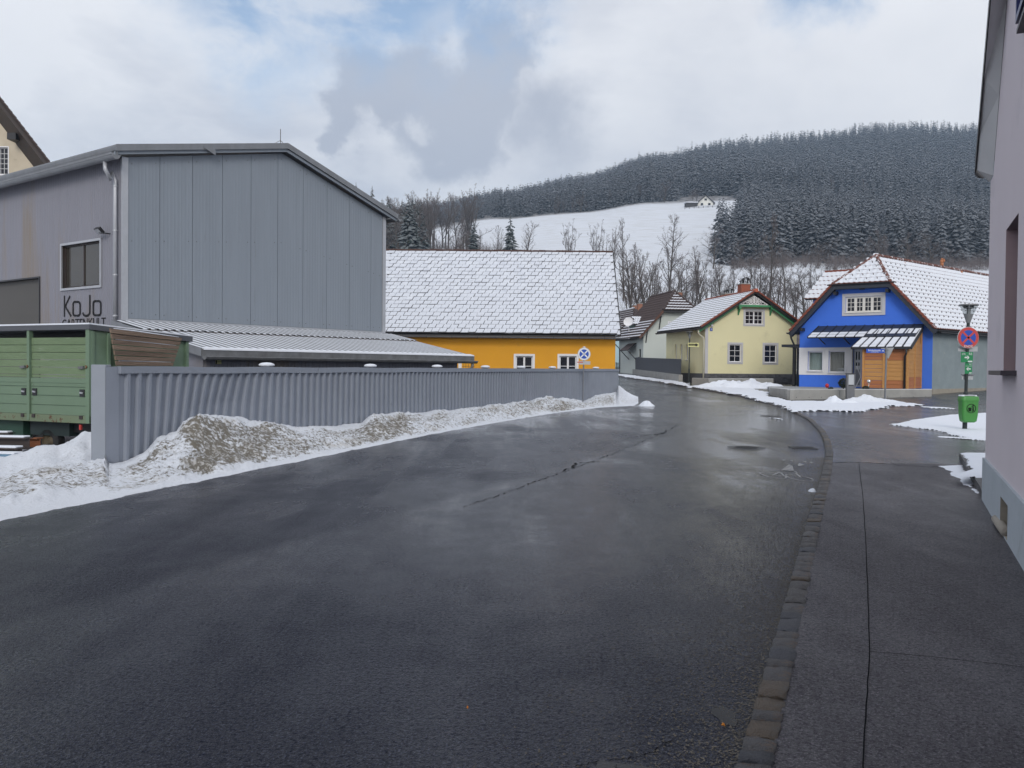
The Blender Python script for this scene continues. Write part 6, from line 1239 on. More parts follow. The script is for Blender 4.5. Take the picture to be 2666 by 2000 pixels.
fp = Fr(FA, (1, .06)); mb = MB(); mb.box(fp, -.28, -.045, -.12, .10, -.05, 1.63); mb.build('end_post', mat('light_fence_post', (.26, .285, .325), .4, nscale=2, metal=.2, col2=(.22, .24, .28)), fe, bevel=.01)
mb = MB(); mb.poly([fp.W(-.045, .10, -.05), frA.W(.16, .012, -.05), frA.W(.16, .012, 1.60), fp.W(-.045, .10, 1.60)]); mb.build('corner_trim', fence_m, fe)
rbt = random.Random(2)
for k in range(26):
    s_ = .3+k*.49; MB().tube([fpt(s_, .0, 1.38), fpt(s_, .012, 1.38)], .010, 6).build('screw', black_m, fe)
for px_ in (689, 960, 1134, 1260, 1354, 1435, 1549):
    s_ = (frA if px_ < 1520 else frB).at(px_, 955, -.35)[0]; fr = frA if px_ < 1520 else frB; po = MB().box(fr, s_-.06, s_+.06, -.36, -.24, 0, 1.62).build('back_post', galv, fe)
    blobs(fe, 'snow_cap', snow, [(fr.W(s_, -.30, 1.65), (.17, .17, .055))])
# ================================================================ SIGNS AND LAMPS
def disc(fr, s, t, z, r, th, m, name, parent, n=36, sx=1.0):
    c_ = fr.W(s, t, z); mb = MB(); mb.prism([c_+fr.u*math.cos(a)*r*sx+Vector((0, 0, math.sin(a)*r)) for a in np.linspace(0, 2*math.pi, n+1)[:-1]], fr.n*th); return mb.build(name, m, parent)
def lamp_post(label, base_px, base_py, top_px, top_py, d=None):
    b = G(base_px, base_py, .05); d = b.y; top = P(top_px, top_py, d); ax = (top-b); Hh = ax.length; ax.normalize(); o = thing('street_lamp', label, 'street lamp', b, 'small cone-headed street lamps')
    pt_ = lambda k: b+ax*k; mb = MB(); mb.tube([pt_(-.05), pt_(1.0)], .062, 12); mb.tube([pt_(1.0), pt_(1.06)], [.062, .043], 12); mb.tube([pt_(1.06), pt_(Hh-.5)], .043, 12); mb.build('pole', pole_m, o, smooth=False)
    MB().tube([pt_(-.01), pt_(.02)], .11, 14).build('base_plate', galv, o)
    MB().tube([pt_(Hh-.5), pt_(Hh-.26)], [.05, .125], 18).build('lamp_socket', mat('grey_lamp_metal', (.22, .23, .24), .4), o, smooth=False)
    MB().tube([pt_(Hh-.26), pt_(Hh-.02)], [.125, .235], 22, caps=False).build('lamp_glass', glass_c, o, smooth=True)
    MB().tube([pt_(Hh-.26), pt_(Hh-.12), pt_(Hh-.10), pt_(Hh-.03)], [.05, .05, .14, .12], 14).build('reflector', mat('grey_lamp_metal', (.22, .23, .24), .4), o)
    MB().tube([pt_(Hh-.03), pt_(Hh)], [.255, .245], 22).build('lamp_cap', zinc, o); return o, b, pt_
l1, lb1, pt1 = lamp_post('street lamp carrying the red round sign and a green bin', 2511.5, 1119.5, 2522.5, 793)
D1 = lb1.y; fL = Fr(P(2515, 950, D1), (1, 0)); fL.o.y = D1
def at1(px, py): return fL.at(px, py, .07)
s_, z_ = at1(2520.7, 879.4); sgo = thing('traffic_sign', 'round red and blue no-stopping sign reading ENDE on the lamp pole', 'road sign', fL.W(s_, .07, z_))
disc(fL, s_, .065, z_, .288, .010, zinc_l, 'plate', sgo); disc(fL, s_, .077, z_, .282, .003, red_s, 'red_face', sgo); disc(fL, s_, .081, z_, .205, .003, blue_s, 'blue_face', sgo)
for k in (45, 135): a = R(k); MB().bar(fL.W(s_-math.cos(a)*.225, .0855, z_-math.sin(a)*.225), fL.W(s_+math.cos(a)*.225, .0855, z_+math.sin(a)*.225), .002, .052, up=Vector((-math.sin(a), 0, math.cos(a)))).build('cross_bar', red_s, sgo)
text_mesh('ENDE', .085, fL.W(s_, .089, z_-.240), fL.u, (0, 0, 1), white_s, 'lettering', sgo, .001, 1.15)
disc(fL, s_, .060, z_, .292, .004, white_s, 'rim', sgo)
def plate(label, x0, y0, x1, y1, m, name='sign_plate', t=.05, cat='sign', fr=fL, tt=None):
    s0, z1 = fr.at(x0, y0, t); s1, z0 = fr.at(x1, y1, t); o = thing(name, label, cat, fr.W((s0+s1)/2, t, (z0+z1)/2)); MB().box(fr, s0, s1, t, t+.006, z0, z1).build('plate', m, o, bevel=.002); return o, s0, z0, s1, z1
pw, *_ = plate('blank white plate seen from behind under the red ENDE sign', 2494.5, 902, 2545, 915.5, mat('dull_white_plate', (.42, .44, .46), .6), t=-.06); 
MB().box(fL, _[0]+.1, _[2]-.1, -.09, -.06, _[3]-.01, _[3]+.01).build('bracket', galv, pw)
g1, s0, z0, s1, z1 = plate('larger green cycle route sign R5 with white arrow pointing right', 2501.7, 916.5, 2532.8, 944, green_s); t_ = .0585; up_ = (0, 0, 1)
text_mesh('R5', .085, fL.W(s1-.07, t_, z1-.055), fL.u, up_, white_s, 'lettering', g1, .0005); text_mesh('Radweg', .030, fL.W((s0+s1)/2, t_, z1-.115), fL.u, up_, white_s, 'lettering', g1, .0005)
def arrow(parent, fr, s, z, t, sz, dr, m):
    mb = MB(); q = lambda a, b: fr.W(s+dr*a*sz, t, z+b*sz); mb.prism([q(-.5, -.12), q(.12, -.12), q(.12, .12), q(-.5, .12)], fr.n*.001); mb.prism([q(-.05, .38), q(.14, .38), q(.5, 0), q(.14, -.38), q(-.05, -.38), q(.2, -.1), q(.2, .1)], fr.n*.0012); return mb.build('arrow', m, parent)
arrow(g1, fL, (s0+s1)/2, (z0+z1)/2-.01, t_, .13, 1, white_s); MB().box(fL, s1-.14, s1-.02, t_-.001, t_, z0+.015, z0+.045).build('label_strip', white_s, g1)
mb = MB(); ring(mb, Fr(fL.o, fL.u), 0, 0, 0, 0, 0, 1) if False else None
for k in range(2): stroke(mb, fL, [(s0+.045+k*.055+math.cos(a)*.019, z1-.06+math.sin(a)*.019) for a in np.linspace(0, 2*math.pi, 12)], .006, t_-.011)
stroke(mb, fL, [(s0+.045, z1-.06), (s0+.062, z1-.035), (s0+.085, z1-.035), (s0+.10, z1-.06)], .006, t_-.011); mb.build('bicycle_symbol', white_s, g1)
g2, s0, z0, s1, z1 = plate('smaller green cycle route sign R5 with white arrow pointing left', 2512, 946, 2530.3, 973.5, green_s)
text_mesh('R5', .055, fL.W(s1-.045, t_, z1-.035), fL.u, up_, white_s, 'lettering', g2, .0005); arrow(g2, fL, (s0+s1)/2, (z0+z1)/2-.01, t_, .12, -1, white_s); MB().box(fL, s1-.08, s1-.012, t_-.001, t_, z0+.012, z0+.035).build('label_strip', white_s, g2)
MB().box(fL, s0+.01, s1-.01, t_-.001, t_, z1-.08, z1-.074).build('label_strip', white_s, g2)
g3, s0, z0, s1, z1 = plate('blank pale square plate seen from behind, lowest on the lamp pole', 2504, 976, 2533, 989, mat('dull_white_plate', (.42, .44, .46), .6), t=-.07); MB().box(fL, s0-.02, s1+.02, -.06, -.02, z1-.01, z1+.015).build('bracket', galv, g3)
# bin
def lof(loops, mb, m=0, cap=(True, True)):
    b = len(mb.v); n = len(loops[0])
    for l_ in loops: mb.v += l_
    for i in range(len(loops)-1):
        for j in range(n): mb.f.append([b+i*n+j, b+i*n+(j+1) % n, b+(i+1)*n+(j+1) % n, b+(i+1)*n+j]); mb.m.append(m)
    if cap[0]: mb.f.append([b+j for j in range(n)]); mb.m.append(m)
    if cap[1]: mb.f.append([b+(len(loops)-1)*n+j for j in range(n)]); mb.m.append(m)
def rr_loop(fr, cs, ct, hw, hd, z, r, tilt=0):
    pts = []
    for sx, st, a0 in ((1, -1, -90), (1, 1, 0), (-1, 1, 90), (-1, -1, 180)):
        for k in range(5): a = R(a0+22.5*k); x = cs+sx*(hw-r)+math.cos(a)*r; t = ct+st*(hd-r)+math.sin(a)*r; pts.append(fr.W(x, t, z+tilt*(t-ct)))
    return pts
sb, zbt = at1(2515.5, 1030); _, zbb = at1(2515.5, 1099); hwb = (at1(2538.5, 1040)[0]-at1(2492.7, 1040)[0])/2*.97
bn = thing('litter_bin', 'green plastic litter bin with pictogram hanging on the lamp pole', 'litter bin', fL.W(sb, .2, zbb)); ct = .19; mb = MB()
lof([rr_loop(fL, sb, ct, hwb*.62, .10, zbb, .06), rr_loop(fL, sb, ct, hwb*.82, .135, zbb+.035, .07), rr_loop(fL, sb, ct, hwb*.92, .15, zbb+.20, .07), rr_loop(fL, sb, ct, hwb*.96, .155, zbt-.12, .07)], mb); mb.build('body', bin_g, bn, smooth=False)
mb = MB(); lof([rr_loop(fL, sb, ct, hwb*1.02, .165, zbt-.15, .07), rr_loop(fL, sb, ct, hwb*1.02, .165, zbt-.10, .07), rr_loop(fL, sb, ct, hwb*.98, .155, zbt-.03, .07), rr_loop(fL, sb, ct, hwb*.84, .13, zbt-.012, .06)], mb, cap=(False, True)); mb.build('lid', bin_g, bn, smooth=False)
mb = MB(); lof([rr_loop(fL, sb, ct-.02, hwb*.80, .10, zbt-.010, .05), rr_loop(fL, sb, ct-.02, hwb*.80, .10, zbt+.006, .05)], mb); mb.build('opening', black_m, bn)
mb = MB(); lof([rr_loop(fL, sb, ct-.04, hwb*.95, .12, zbt-.012, .05), rr_loop(fL, sb, ct-.04, hwb*.86, .115, zbt+.02, .05)], mb, cap=(False, False)); mb.build('snow_rim', snow, bn)
MB().box(fL, sb-.06, sb+.06, -.02, .06, zbb+.1, zbt-.15).build('mount', black_m, bn)
s_, z_ = sb, zbt-.34; tb_ = ct+.156; mb = MB(); cq = [(s_+math.cos(a)*.118, z_+math.sin(a)*.118) for a in np.linspace(0, 2*math.pi, 30)]; stroke(mb, fL, cq, .011, tb_)
stroke(mb, fL, [(s_-.075, z_+.02), (s_-.062, z_-.07), (s_-.012, z_-.07), (s_-.002, z_+.02)], .008, tb_); [stroke(mb, fL, [(s_-.07, z_+.02-k*.022), (s_-.006, z_+.02-k*.022)], .006, tb_) for k in range(4)]; [stroke(mb, fL, [(s_-.055+k*.018, z_+.02), (s_-.052+k*.014, z_-.07)], .005, tb_) for k in range(3)]
stroke(mb, fL, [(s_+.05, z_+.045), (s_+.05, z_-.02)], .030, tb_); stroke(mb, fL, [(s_+.047, z_-.02), (s_+.030, z_-.085)], .014, tb_); stroke(mb, fL, [(s_+.055, z_-.02), (s_+.075, z_-.085)], .014, tb_); stroke(mb, fL, [(s_+.04, z_+.045), (s_+.005, z_+.055)], .012, tb_)
mb.prism([fL.W(s_+.047+math.cos(a)*.018, tb_, z_+.08+math.sin(a)*.018) for a in np.linspace(0, 5.8, 10)], fL.n*.012); mb.build('litter_pictogram', black_s, bn)
l2, lb2, pt2 = lamp_post('slender far street lamp with yellow arrow sign by the pale yellow house', 1793.5, 997, 1796, 863)
fA2 = Fr(P(1793, 950, lb2.y), (1, 0)); fA2.o.y = lb2.y
ya, s0, z0, s1, z1 = plate('pale yellow sign with a black arrow pointing right on the far lamp', 1791, 892.7, 1820, 903.6, yellow_s, t=.06, fr=fA2)
q = lambda a, b: fA2.W(s0+(s1-s0)*a, .068, (z0+z1)/2+(z1-z0)*b); MB().prism([q(.06, .30), q(.70, .22), q(.70, .40), q(.96, 0), q(.70, -.40), q(.70, -.22), q(.06, -.20)], fA2.n*.002).build('arrow', black_s, ya); text_mesh('Zentrum', .11, q(.38, 0)+fA2.n*.004, fA2.u, up_, yellow_s, 'lettering', ya, .0005)
# blue and white no-stopping sign at the fence
fq = Fr(P(1518, 950, 38.6), (1, 0)); s_, z_ = fq.at(1520.6, 922); ns = thing('traffic_sign', 'round blue sign with white diagonal cross standing in front of the fence', 'road sign', fq.W(s_, 0, zg(38.6)))
MB().tube([fq.W(s_-.03, -.04, -.05), fq.W(s_, -.04, z_+.30)], .032, 10).build('pole', galv, ns); disc(fq, s_, 0, z_, .285, .010, zinc_l, 'plate', ns); disc(fq, s_, .012, z_, .265, .004, white_s, 'white_face', ns); disc(fq, s_, .018, z_, .205, .003, blue_s, 'blue_face', ns)
for k in (45, 135): a = R(k); MB().bar(fq.W(s_-math.cos(a)*.2, .0235, z_-math.sin(a)*.2), fq.W(s_+math.cos(a)*.2, .0235, z_+math.sin(a)*.2), .002, .055, up=Vector((-math.sin(a), 0, math.cos(a)))).build('cross_bar', white_s, ns)
s0, z1 = fq.at(1508, 940.5); s1, z0 = fq.at(1537, 949.5); sp = MB().box(fq, s0, s1, -.0, .008, z0, z1).build('supplementary_plate', mat('dull_white_plate', (.42, .44, .46), .6), ns); blobs(ns, 'snow_cap', snow, [(fq.W(s_, 0, z_+.30), (.06, .04, .03))])
MB().prism([fq.W(s_-.30, .009, z0+.08), fq.W(s_-.02, .009, z0+.08), fq.W(s_-.05, .009, z0+.12), fq.W(s_-.3, .009, z0+.12)], fq.n*.002).build('arrow', red_s, ns)
# street-name post with triangular sign back
bs = G(2304.6, 1043, .05); fs = Fr(bs, (1, 0)); sn = thing('street_sign', 'grey pole with blue street name plate and the back of a triangular sign', 'street sign', bs)
ztp = fs.at(2307, 903)[1]; MB().tube([fs.W(-.02, 0, -.05+bs.z), fs.W(.03, 0, ztp)], .045, 10).build('pole', galv, sn); s0, z1 = fs.at(2255.5, 908.5, .06); s1, z0 = fs.at(2303, 919.5, .06)
bp_ = MB().box(fs, s0, s1, .05, .06, z0, z1).build('street_name_plate', blue_s, sn); text_mesh('Bahnhofstraße', .135, fs.W((s0+s1)/2-.06, .062, z1-.075), fs.u, up_, white_s, 'lettering', bp_, .0005, .83); text_mesh('zu den Häusern\nNr. 8-12, 20 u. 24', .055, fs.W((s0+s1)/2-.05, .062, z0+.065), fs.u, up_, white_s, 'lettering', bp_, .0005); arrow(bp_, fs, s1-.09, (z0+z1)/2+.01, .062, .11, 1, white_s)
MB().box(fs, s1-.01, s1+.10, .0, .05, z1-.03, z1).box(fs, s1-.01, s1+.10, .0, .05, z0, z0+.03).build('clamp', galv, sn)
tri = [fs.at(2293, 906.5, -.06), fs.at(2327.5, 905, -.06), fs.at(2312.5, 935, -.06)]; MB().prism([fs.W(a, -.06, z) for a, z in tri], fs.n*.01).build('triangle_back', mat('grey_sign_back', (.30, .31, .32), .5, metal=.2), sn, bevel=.004); MB().box(fs, -.12, .16, -.05, -.02, tri[0][1]-.12, tri[0][1]-.09).build('clamp', galv, sn)
# junction box
fj = Fr(P(2215, 950, 45.4), (1, -.1)); s0, z1 = fj.at(*z6(757, 1298)); s1, z0 = fj.at(*z6(830, 1523)); jb = thing('junction_box', 'weathered grey electrical junction box in front of the concrete garden wall', 'junction box', fj.W(0, 0, .05)); jm = mat('grey_box_paint', (.13, .135, .145), .6, col2=(.09, .09, .10), nscale=3)
MB().box(fj, s0, s1, -.25, 0, .0, z1-.03).build('cabinet', jm, jb, bevel=.01); MB().box(fj, s0-.02, s1+.02, -.27, .02, z1-.03, z1).build('lid', black_m, jb); a, b = fj.at(*z6(772, 1312)); c_, d = fj.at(*z6(822, 1408)); MB().box(fj, a, c_, .0, .008, d, b).build('notice', mat('dull_white_plate', (.42, .44, .46), .6), jb); MB().box(fj, a+.02, c_-.02, .0, .006, d-.06, d-.01).build('torn_strip', black_m, jb)
# ornaments and shrubs on the terrace
p = P(*z6(565, 1418), 49.5); ro = thing('garden_ornament', 'red glass ball on a stick in front of the blue wall', 'garden ornament', (p.x, p.y, .56)); o_ = blobs(ro, 'ball', mat('red_glass_ball', (.45, .01, .015), .12), [(p, (.105, .105, .13))]); MB().tube([p-Vector((0, 0, .1)), Vector((p.x, p.y, .5))], .014, 6).build('stick', black_m, ro)
p = P(*z6(966, 1375), 49.2); so_ = thing('garden_ornament', 'silver ball on a twisted stick in front of the wooden porch', 'garden ornament', (p.x, p.y, .56)); blobs(so_, 'ball', mat('silver_ball', (.75, .75, .76), .15, metal=.9), [(p, .105)]); MB().tube([p-Vector((0, 0, .1))]+[Vector((p.x+.015*math.sin(k*1.6), p.y, p.z-.12-k*.055)) for k in range(9)], .013, 6).build('stick', white_p, so_)
leaf_d = mat('dark_evergreen_leaf', (.02, .03, .015), .7, nscale=6)
def twiggy(label, c_, r_, n, m, snowy=True, cat='shrub', name='shrub', squash=1.0, seed=1):
    o = thing(name, label, cat, (c_.x, c_.y, c_.z-r_*squash)); rr_ = random.Random(seed); V = []; F_ = []
    for i in range(n):
        d_ = Vector((rr_.gauss(0, 1), rr_.gauss(0, 1), rr_.gauss(0, 1))).normalized(); c2 = c_+Vector((d_.x, d_.y, d_.z*squash))*r_*rr_.uniform(.75, 1.02); a = Vector((rr_.gauss(0, 1), rr_.gauss(0, 1), rr_.gauss(0, 1))).normalized()*.05; b_ = a.orthogonal().normalized()*.022
        k = len(V); V += [c2-a, c2+b_, c2+a, c2-b_]; F_.append((k, k+1, k+2, k+3))
    off = WL[o.name]; me = np_mesh('foliage', [tuple(v-off) for v in V], F_, m); link('foliage', me, o); MB().tube([Vector((c_.x, c_.y, c_.z-r_*squash-.1)), c_], .03, 6).build('stem', bark, o)
    if snowy:
        V = []; F_ = []
        for i in range(n//2):
            d_ = Vector((rr_.gauss(0, 1), rr_.gauss(0, 1), abs(rr_.gauss(0, 1))+.5)).normalized(); c2 = c_+Vector((d_.x, d_.y, d_.z*squash))*r_*1.02; a = Vector((rr_.uniform(-1, 1), rr_.uniform(-1, 1), 0)).normalized()*.045; b_ = Vector((-a.y, a.x, 0))*.7
            k = len(V); V += [c2-a, c2+b_, c2+a, c2-b_]; F_.append((k, k+1, k+2, k+3))
        link('snow_cover', np_mesh('snow_cover', [tuple(v-off) for v in V], F_, snow), o)
    return o
twiggy('round clipped evergreen shrub topped with snow behind the junction box', P(*z6(722, 1392), 49.6), .27, 900, leaf_d)
twiggy('low dark heather plant beside the silver ball', P(*z6(935, 1440), 49.0), .20, 260, leaf_d, False, 'plant', 'plant', .6, 4)
twiggy('small dark plant beside the red ball', P(*z6(600, 1443), 49.4), .13, 120, leaf_d, False, 'plant', 'plant', .6, 5)
tr = thing('trellis', 'white wooden cross trellis leaning by the front door', 'trellis', frB_.W(door[0], .6, .6)); a, b, c_ = frB_.at(*z6(848, 1228), .7), frB_.at(*z6(890, 1330), .7), frB_.at(*z6(832, 1448), .7)
MB().bar(frB_.W(a[0], .7, a[1]), frB_.W(b[0], .7, b[1]), .04, .04).build('rail', white_p, tr); MB().bar(frB_.W(b[0], .7, b[1]), frB_.W(c_[0], .7, c_[1]), .04, .04).build('rail', white_p, tr)
# ================================================================ PINK BUILDING ON THE RIGHT
PB = G(2563, 1301, .05); PA = G(2666, 1470, .05); frP = Fr(PB, PA-PB)
pk = thing('building', 'pinkish rendered building with blue-framed window at the right edge', 'building', (PB.x, PB.y, 0)); zpk = frP.at(2567, 1194)[1]
ws0, wz1 = frP.at(2619.6, 600); ws1, wz1b = frP.at(2652, 553.6); wz1 = (wz1+wz1b)/2; wz0 = frP.at(2608, 965)[1]; a, b = frP.at(2586, 457); c_, d = frP.at(2622, 0)
ext = 13.0; slope = (d-b)/(c_-a); ztop = lambda s: b if s < a else (b+slope*(s-a) if s < c_ else d+.78*(s-c_))
mb = MB(); mb.holed(frP, [(0, zpk), (ext, zpk), (ext, ztop(ext)), (c_, d), (a, b), (0, b)], [rect(ws0, wz0, ws1, wz1)], 0, .22, 0, 1); mb.build('wall', [pink_w, reveal_w], pk)
vs0, vz1 = frP.at(2604.6, 1292, .03); vs1, vz0 = frP.at(2622, 1395, .03)
mb = MB(); mb.holed(frP, [(-.03, -.05), (ext, -.05), (ext, zpk), (-.03, zpk)], [rect(vs0, vz0-.05 if vz0 > .1 else .06, vs1, vz1)], .03, .15, 0, 1); mb.poly([frP.W(-.03, .03, zpk), frP.W(ext, .03, zpk), frP.W(ext, 0, zpk), frP.W(-.03, 0, zpk)]); mb.build('plinth', [plinth_w, old_conc], pk)
MB().poly([frP.W(vs0, -.11, 0), frP.W(vs1, -.11, 0), frP.W(vs1, -.11, vz1), frP.W(vs0, -.11, vz1)]).build('cellar_vent', old_conc, pk); 
frPe = Fr(frP.W(0, 0, 0)-frP.n*9, frP.n)     # far end wall
MB().poly([frPe.W(0, 0, -.1), frPe.W(9, 0, -.1), frPe.W(9, 0, ztop(0)), frPe.W(0, 0, ztop(0))]).build('end_wall', pink_w, pk)
wn_ = MB(); fwm = mat('navy_window_frame', (.012, .02, .13), .4); MB().box(frP, ws0, ws0+.05, -.24, -.12, wz0, wz1).box(frP, ws1-.05, ws1, -.24, -.12, wz0, wz1).box(frP, ws0+.05, ws1-.05, -.24, -.12, wz1-.10, wz1).build('outer_frame', fwm, pk)
window(pk, frP, ws0+.05, wz0+.04, ws1-.05, wz1-.10, 2, 3, 1, sur=0, depth=.20, fw=.06, mw=.035, frame_m=mat('pale_blue_frame', (.42, .52, .58), .5), sill=False)
so_ = MB(); so_.hexa([frP.W(s, t, z) for z, dz in ((wz0-.045, 0), (wz0, 0)) for s, t in ((ws0-.10, -.18), (ws1+.10, -.18), (ws1+.10, .13), (ws0-.10, .13))]); so_.build('sill', mat('dark_brown_sill', (.06, .05, .06), .5, metal=.2), pk, bevel=.004)
s_, z_ = frP.at(2648, 72, .06); MB().box(frP, s_-.05, s_+1.6, -.1, .06, z_-.04, z_).build('sill', mat('dark_brown_sill', (.06, .05, .06), .5, metal=.2), pk)
uw0 = s_; window(pk, frP, uw0-.05, z_+.05, uw0+1.35, z_+1.5, 2, 3, 1, sur=0, depth=-.02, fw=.06, frame_m=fwm, sill=False)
tR = .16; rk = (a, b, c_, d); o0, oz0 = frP.at(2541, 443, tR); o1, oz1 = frP.at(2580, 0, tR); so2 = (oz1-oz0)/(o1-o0); zo = lambda s: oz0+so2*(s-o0)
E = 13.0; a0_ = o0
soff = MB(); ssq = [a0_, rk[0], 1.0, rk[2], E]
for x0, x1 in zip(ssq[:-1], ssq[1:]): soff.poly([frP.W(x0, tR, zo(x0)), frP.W(x1, tR, zo(x1)), frP.W(x1, 0.004, ztop(x1)), frP.W(x0, 0.004, ztop(x0))])
soff.build('soffit', mat('pale_soffit', (.60, .60, .61), .8), pk)
mb = MB(); mb.prism([frP.W(a0_, tR, zo(a0_)-.03), frP.W(E, tR, zo(E)-.03), frP.W(E, tR, zo(E)+.10), frP.W(a0_, tR, zo(a0_)+.10)], frP.n*.012); mb.build('fascia', black_m, pk)
mb = MB(); mb.prism([frP.W(a0_-.02, tR+.01, zo(a0_)+.10), frP.W(E, tR+.01, zo(E)+.10), frP.W(E, -5, zo(E)+.10), frP.W(a0_-.02, -5, zo(a0_)+.10)], (0, 0, .06)); mb.build('roof', slate, pk)
pr = [(tR+.01, .02), (tR+.01, -.05), (tR-.03, -.085), (.08, -.10), (.03, -.09), (.0, .02)]
MB().prism([frP.W(a0_-.02, t, zo(a0_)+z) for t, z in pr], -frP.u*.05).build('eave_box', mat('dark_eave_metal', (.06, .06, .065), .5), pk)
# wooden offcut by the cellar vent, rubble in the vent
q0, q1 = G(2591, 1362, .05), G(2619, 1399, .05); lg_ = thing('timber_offcut', 'pale weathered piece of wood lying at the foot of the pink building', 'timber', q0); MB().tube([q0+Vector((0, 0, .045)), q0.lerp(q1, .5)+Vector((.0, 0, .05)), q1+Vector((0, 0, .045))], [.04, .05, .05], 9).build('log', mat('pale_driftwood', (.34, .31, .27), .85, nscale=6, bump=.5), lg_, smooth=True); rr_ = random.Random(8)
lp = [G(2497, 1195, .05), G(2600, 1196, .05), G(2600, 1300, .05), G(2562, 1302, .05), G(2551, 1287, .05), G(2525, 1245, .05)]
lp = [Vector((p.x, p.y, 0)) for p in lp]; lp[1].x += .6; lp[2] = Vector((PB.x+1.6, PB.y+.05, 0)); lp[3] = Vector((PB.x-.02, PB.y+.03, 0))
MB().prism([p+Vector((0, 0, .0)) for p in lp], (0, 0, .155)).build('raised_ledge', mat('dark_kerb_concrete', (.07, .07, .075), .7, nscale=8, bump=.4), kind='structure')
cen = sum(lp, Vector())/len(lp); snow_patch('snow_patch', [(cen.x+(p.x-cen.x)*.95, cen.y+(p.y-cen.y)*.97) for p in lp[:2]]+[(lp[2].x, lp[2].y+1.2), (lp[4].x+.08, lp[4].y+.9), (lp[5].x+.10, lp[5].y+.1)], .035, .03, .157, rag=.10, seed=31)
# ================================================================ LIVESTOCK TRAILER
TC = P(234, 950, 17.0); frT = Fr(TC, (.918, -.397)); frE = Fr(TC, (.397, .918)); tl = thing('farm_trailer', 'green wooden-sided farm trailer parked behind the fence', 'trailer', (TC.x, TC.y, -.1))
ztr = lambda y: frT.at(231, y)[1]
Z = {k: ztr(v) for k, v in dict(top=845, band=858, opn=878, mid=985, low=1083, bot=1103).items()}; xm = frT.at(77, 950)[0]; LT_ = 5.6
def tpost(a, b, z0, z1, t0=-.06, t1=.04, fr=frT, m=green_m, n='post'): return MB().box(fr, a, b, t0, t1, z0, z1).build(n, m, tl, bevel=.004)
tpost(-.075, .02, Z['bot'], Z['band']); tpost(xm-.035, xm+.035, Z['bot']+.02, Z['band'], m=green_m); x2 = xm-1.15; tpost(x2-.035, x2+.035, Z['bot']+.02, Z['band']); x3 = x2-1.15; tpost(x3-.035, x3+.035, Z['bot']+.02, Z['band'])
rt_ = random.Random(3)
for a, b in ((xm+.035, -.075), (x2+.035, xm-.035), (x3+.035, x2-.035), (x3-1.1, x3-.035)):
    n_ = 6; hb_ = (Z['opn']-Z['mid'])/5.4
    for k in range(n_):
        z1 = Z['opn']-k*hb_; z0 = max(Z['mid'], z1-hb_); MB().box(frT, a+.012, b-.012, -.035+rt_.uniform(-.004, .004), -.008+rt_.uniform(-.004, .004), z0+.005, z1-.004).build('board', green_p, tl)
    mb = MB(); mb.box(frT, a+.012, b-.012, -.03, .0, Z['low'], Z['mid']-.004); dp_ = mb.build('drop_side', green_m, tl)
    hh_ = (Z['mid']-Z['low'])
    for k in (.26, .52, .76): MB().box(frT, a+.02, b-.02, .0, .006, Z['low']+hh_*k-.006, Z['low']+hh_*k+.002).build('groove_rib', mat('dark_green_line', (.04, .075, .045), .6), dp_)
    MB().box(frT, a+.012, b-.012, .0, .012, Z['mid']-.10, Z['mid']-.015).build('top_rail', green_m, dp_)
    for x in (a+.12, b-.12):
        la = MB(); la.box(frT, x-.06, x+.06, .0, .02, Z['mid']-.36, Z['mid']-.22); lo_ = la.build('latch_recess', black_m, dp_); MB().bar(frT.W(x-.04, .03, Z['mid']-.28), frT.W(x+.04, .03, Z['mid']-.29), .02, .03).build('latch', zinc_l, lo_)
        MB().box(frT, x-.04, x+.04, .0, .05, Z['low']-.07, Z['low']+.0).build('hinge', dsteel, tl)
    for x in (b-.10,): MB().bar(frT.W(x-.10, .02, Z['mid']+.20), frT.W(x+.04, .03, Z['mid']+.21), .04, .05).build('bolt', zinc, tl)
    MB().tube([frT.W(b+.02, .05, Z['mid']+.19), frT.W(b+.06, .06, Z['mid']+.22), frT.W(b+.02, .05, Z['mid']+.24)], .012, 6).build('ring', rust, tl)
MB().box(frT, x3-1.1, .02, -.04, .03, Z['bot'], Z['low']-.005).build('sill_rail', mat('rust_spotted_green', (.15, .19, .12), .6, col2=(.12, .16, .09), nscale=3, col3=(.10, .045, .02), n3scale=6, n3thr=(.56, .62)), tl)
MB().box(frT, x3-1.1, -.05, -.9, -.6, Z['opn']-.3, Z['band']).build('opening_dark_fill', black_m, tl)  # black box stands in for the dark inside behind the opening
LE = 2.6; rz0, rz1 = Z['band'], Z['top']; rzE = lambda s: -.02*s
mb = MB(); P0, P1, P2, P3 = frT.W(x3-1.2, .06, 0), frT.W(.05, .06, 0), frE.W(LE+.05, .06, 0), frE.W(LE+.05, .06, 0)-frT.u*4.8
up = lambda p, z: Vector((p.x, p.y, z)); ds = -.16
mb.hexa([up(P0, rz0-.02), up(P1, rz0), up(P2, rz0+ds), up(P3, rz0+ds), up(P0, rz1-.02), up(P1, rz1), up(P2, rz1+ds+.02), up(P3, rz1+ds)]); mb.build('roof', mat('grey_tarp_roof', (.085, .09, .105), .6, nscale=3), tl)
mb = MB(); mb.hexa([up(P0, rz1-.018), up(P1, rz1+.002), up(P2, rz1+ds+.022), up(P3, rz1+ds+.002), up(P0, rz1+.015), up(P1, rz1+.03), up(P2, rz1+ds+.045), up(P3, rz1+ds+.03)]); mb.build('roof_snow', snow, tl)
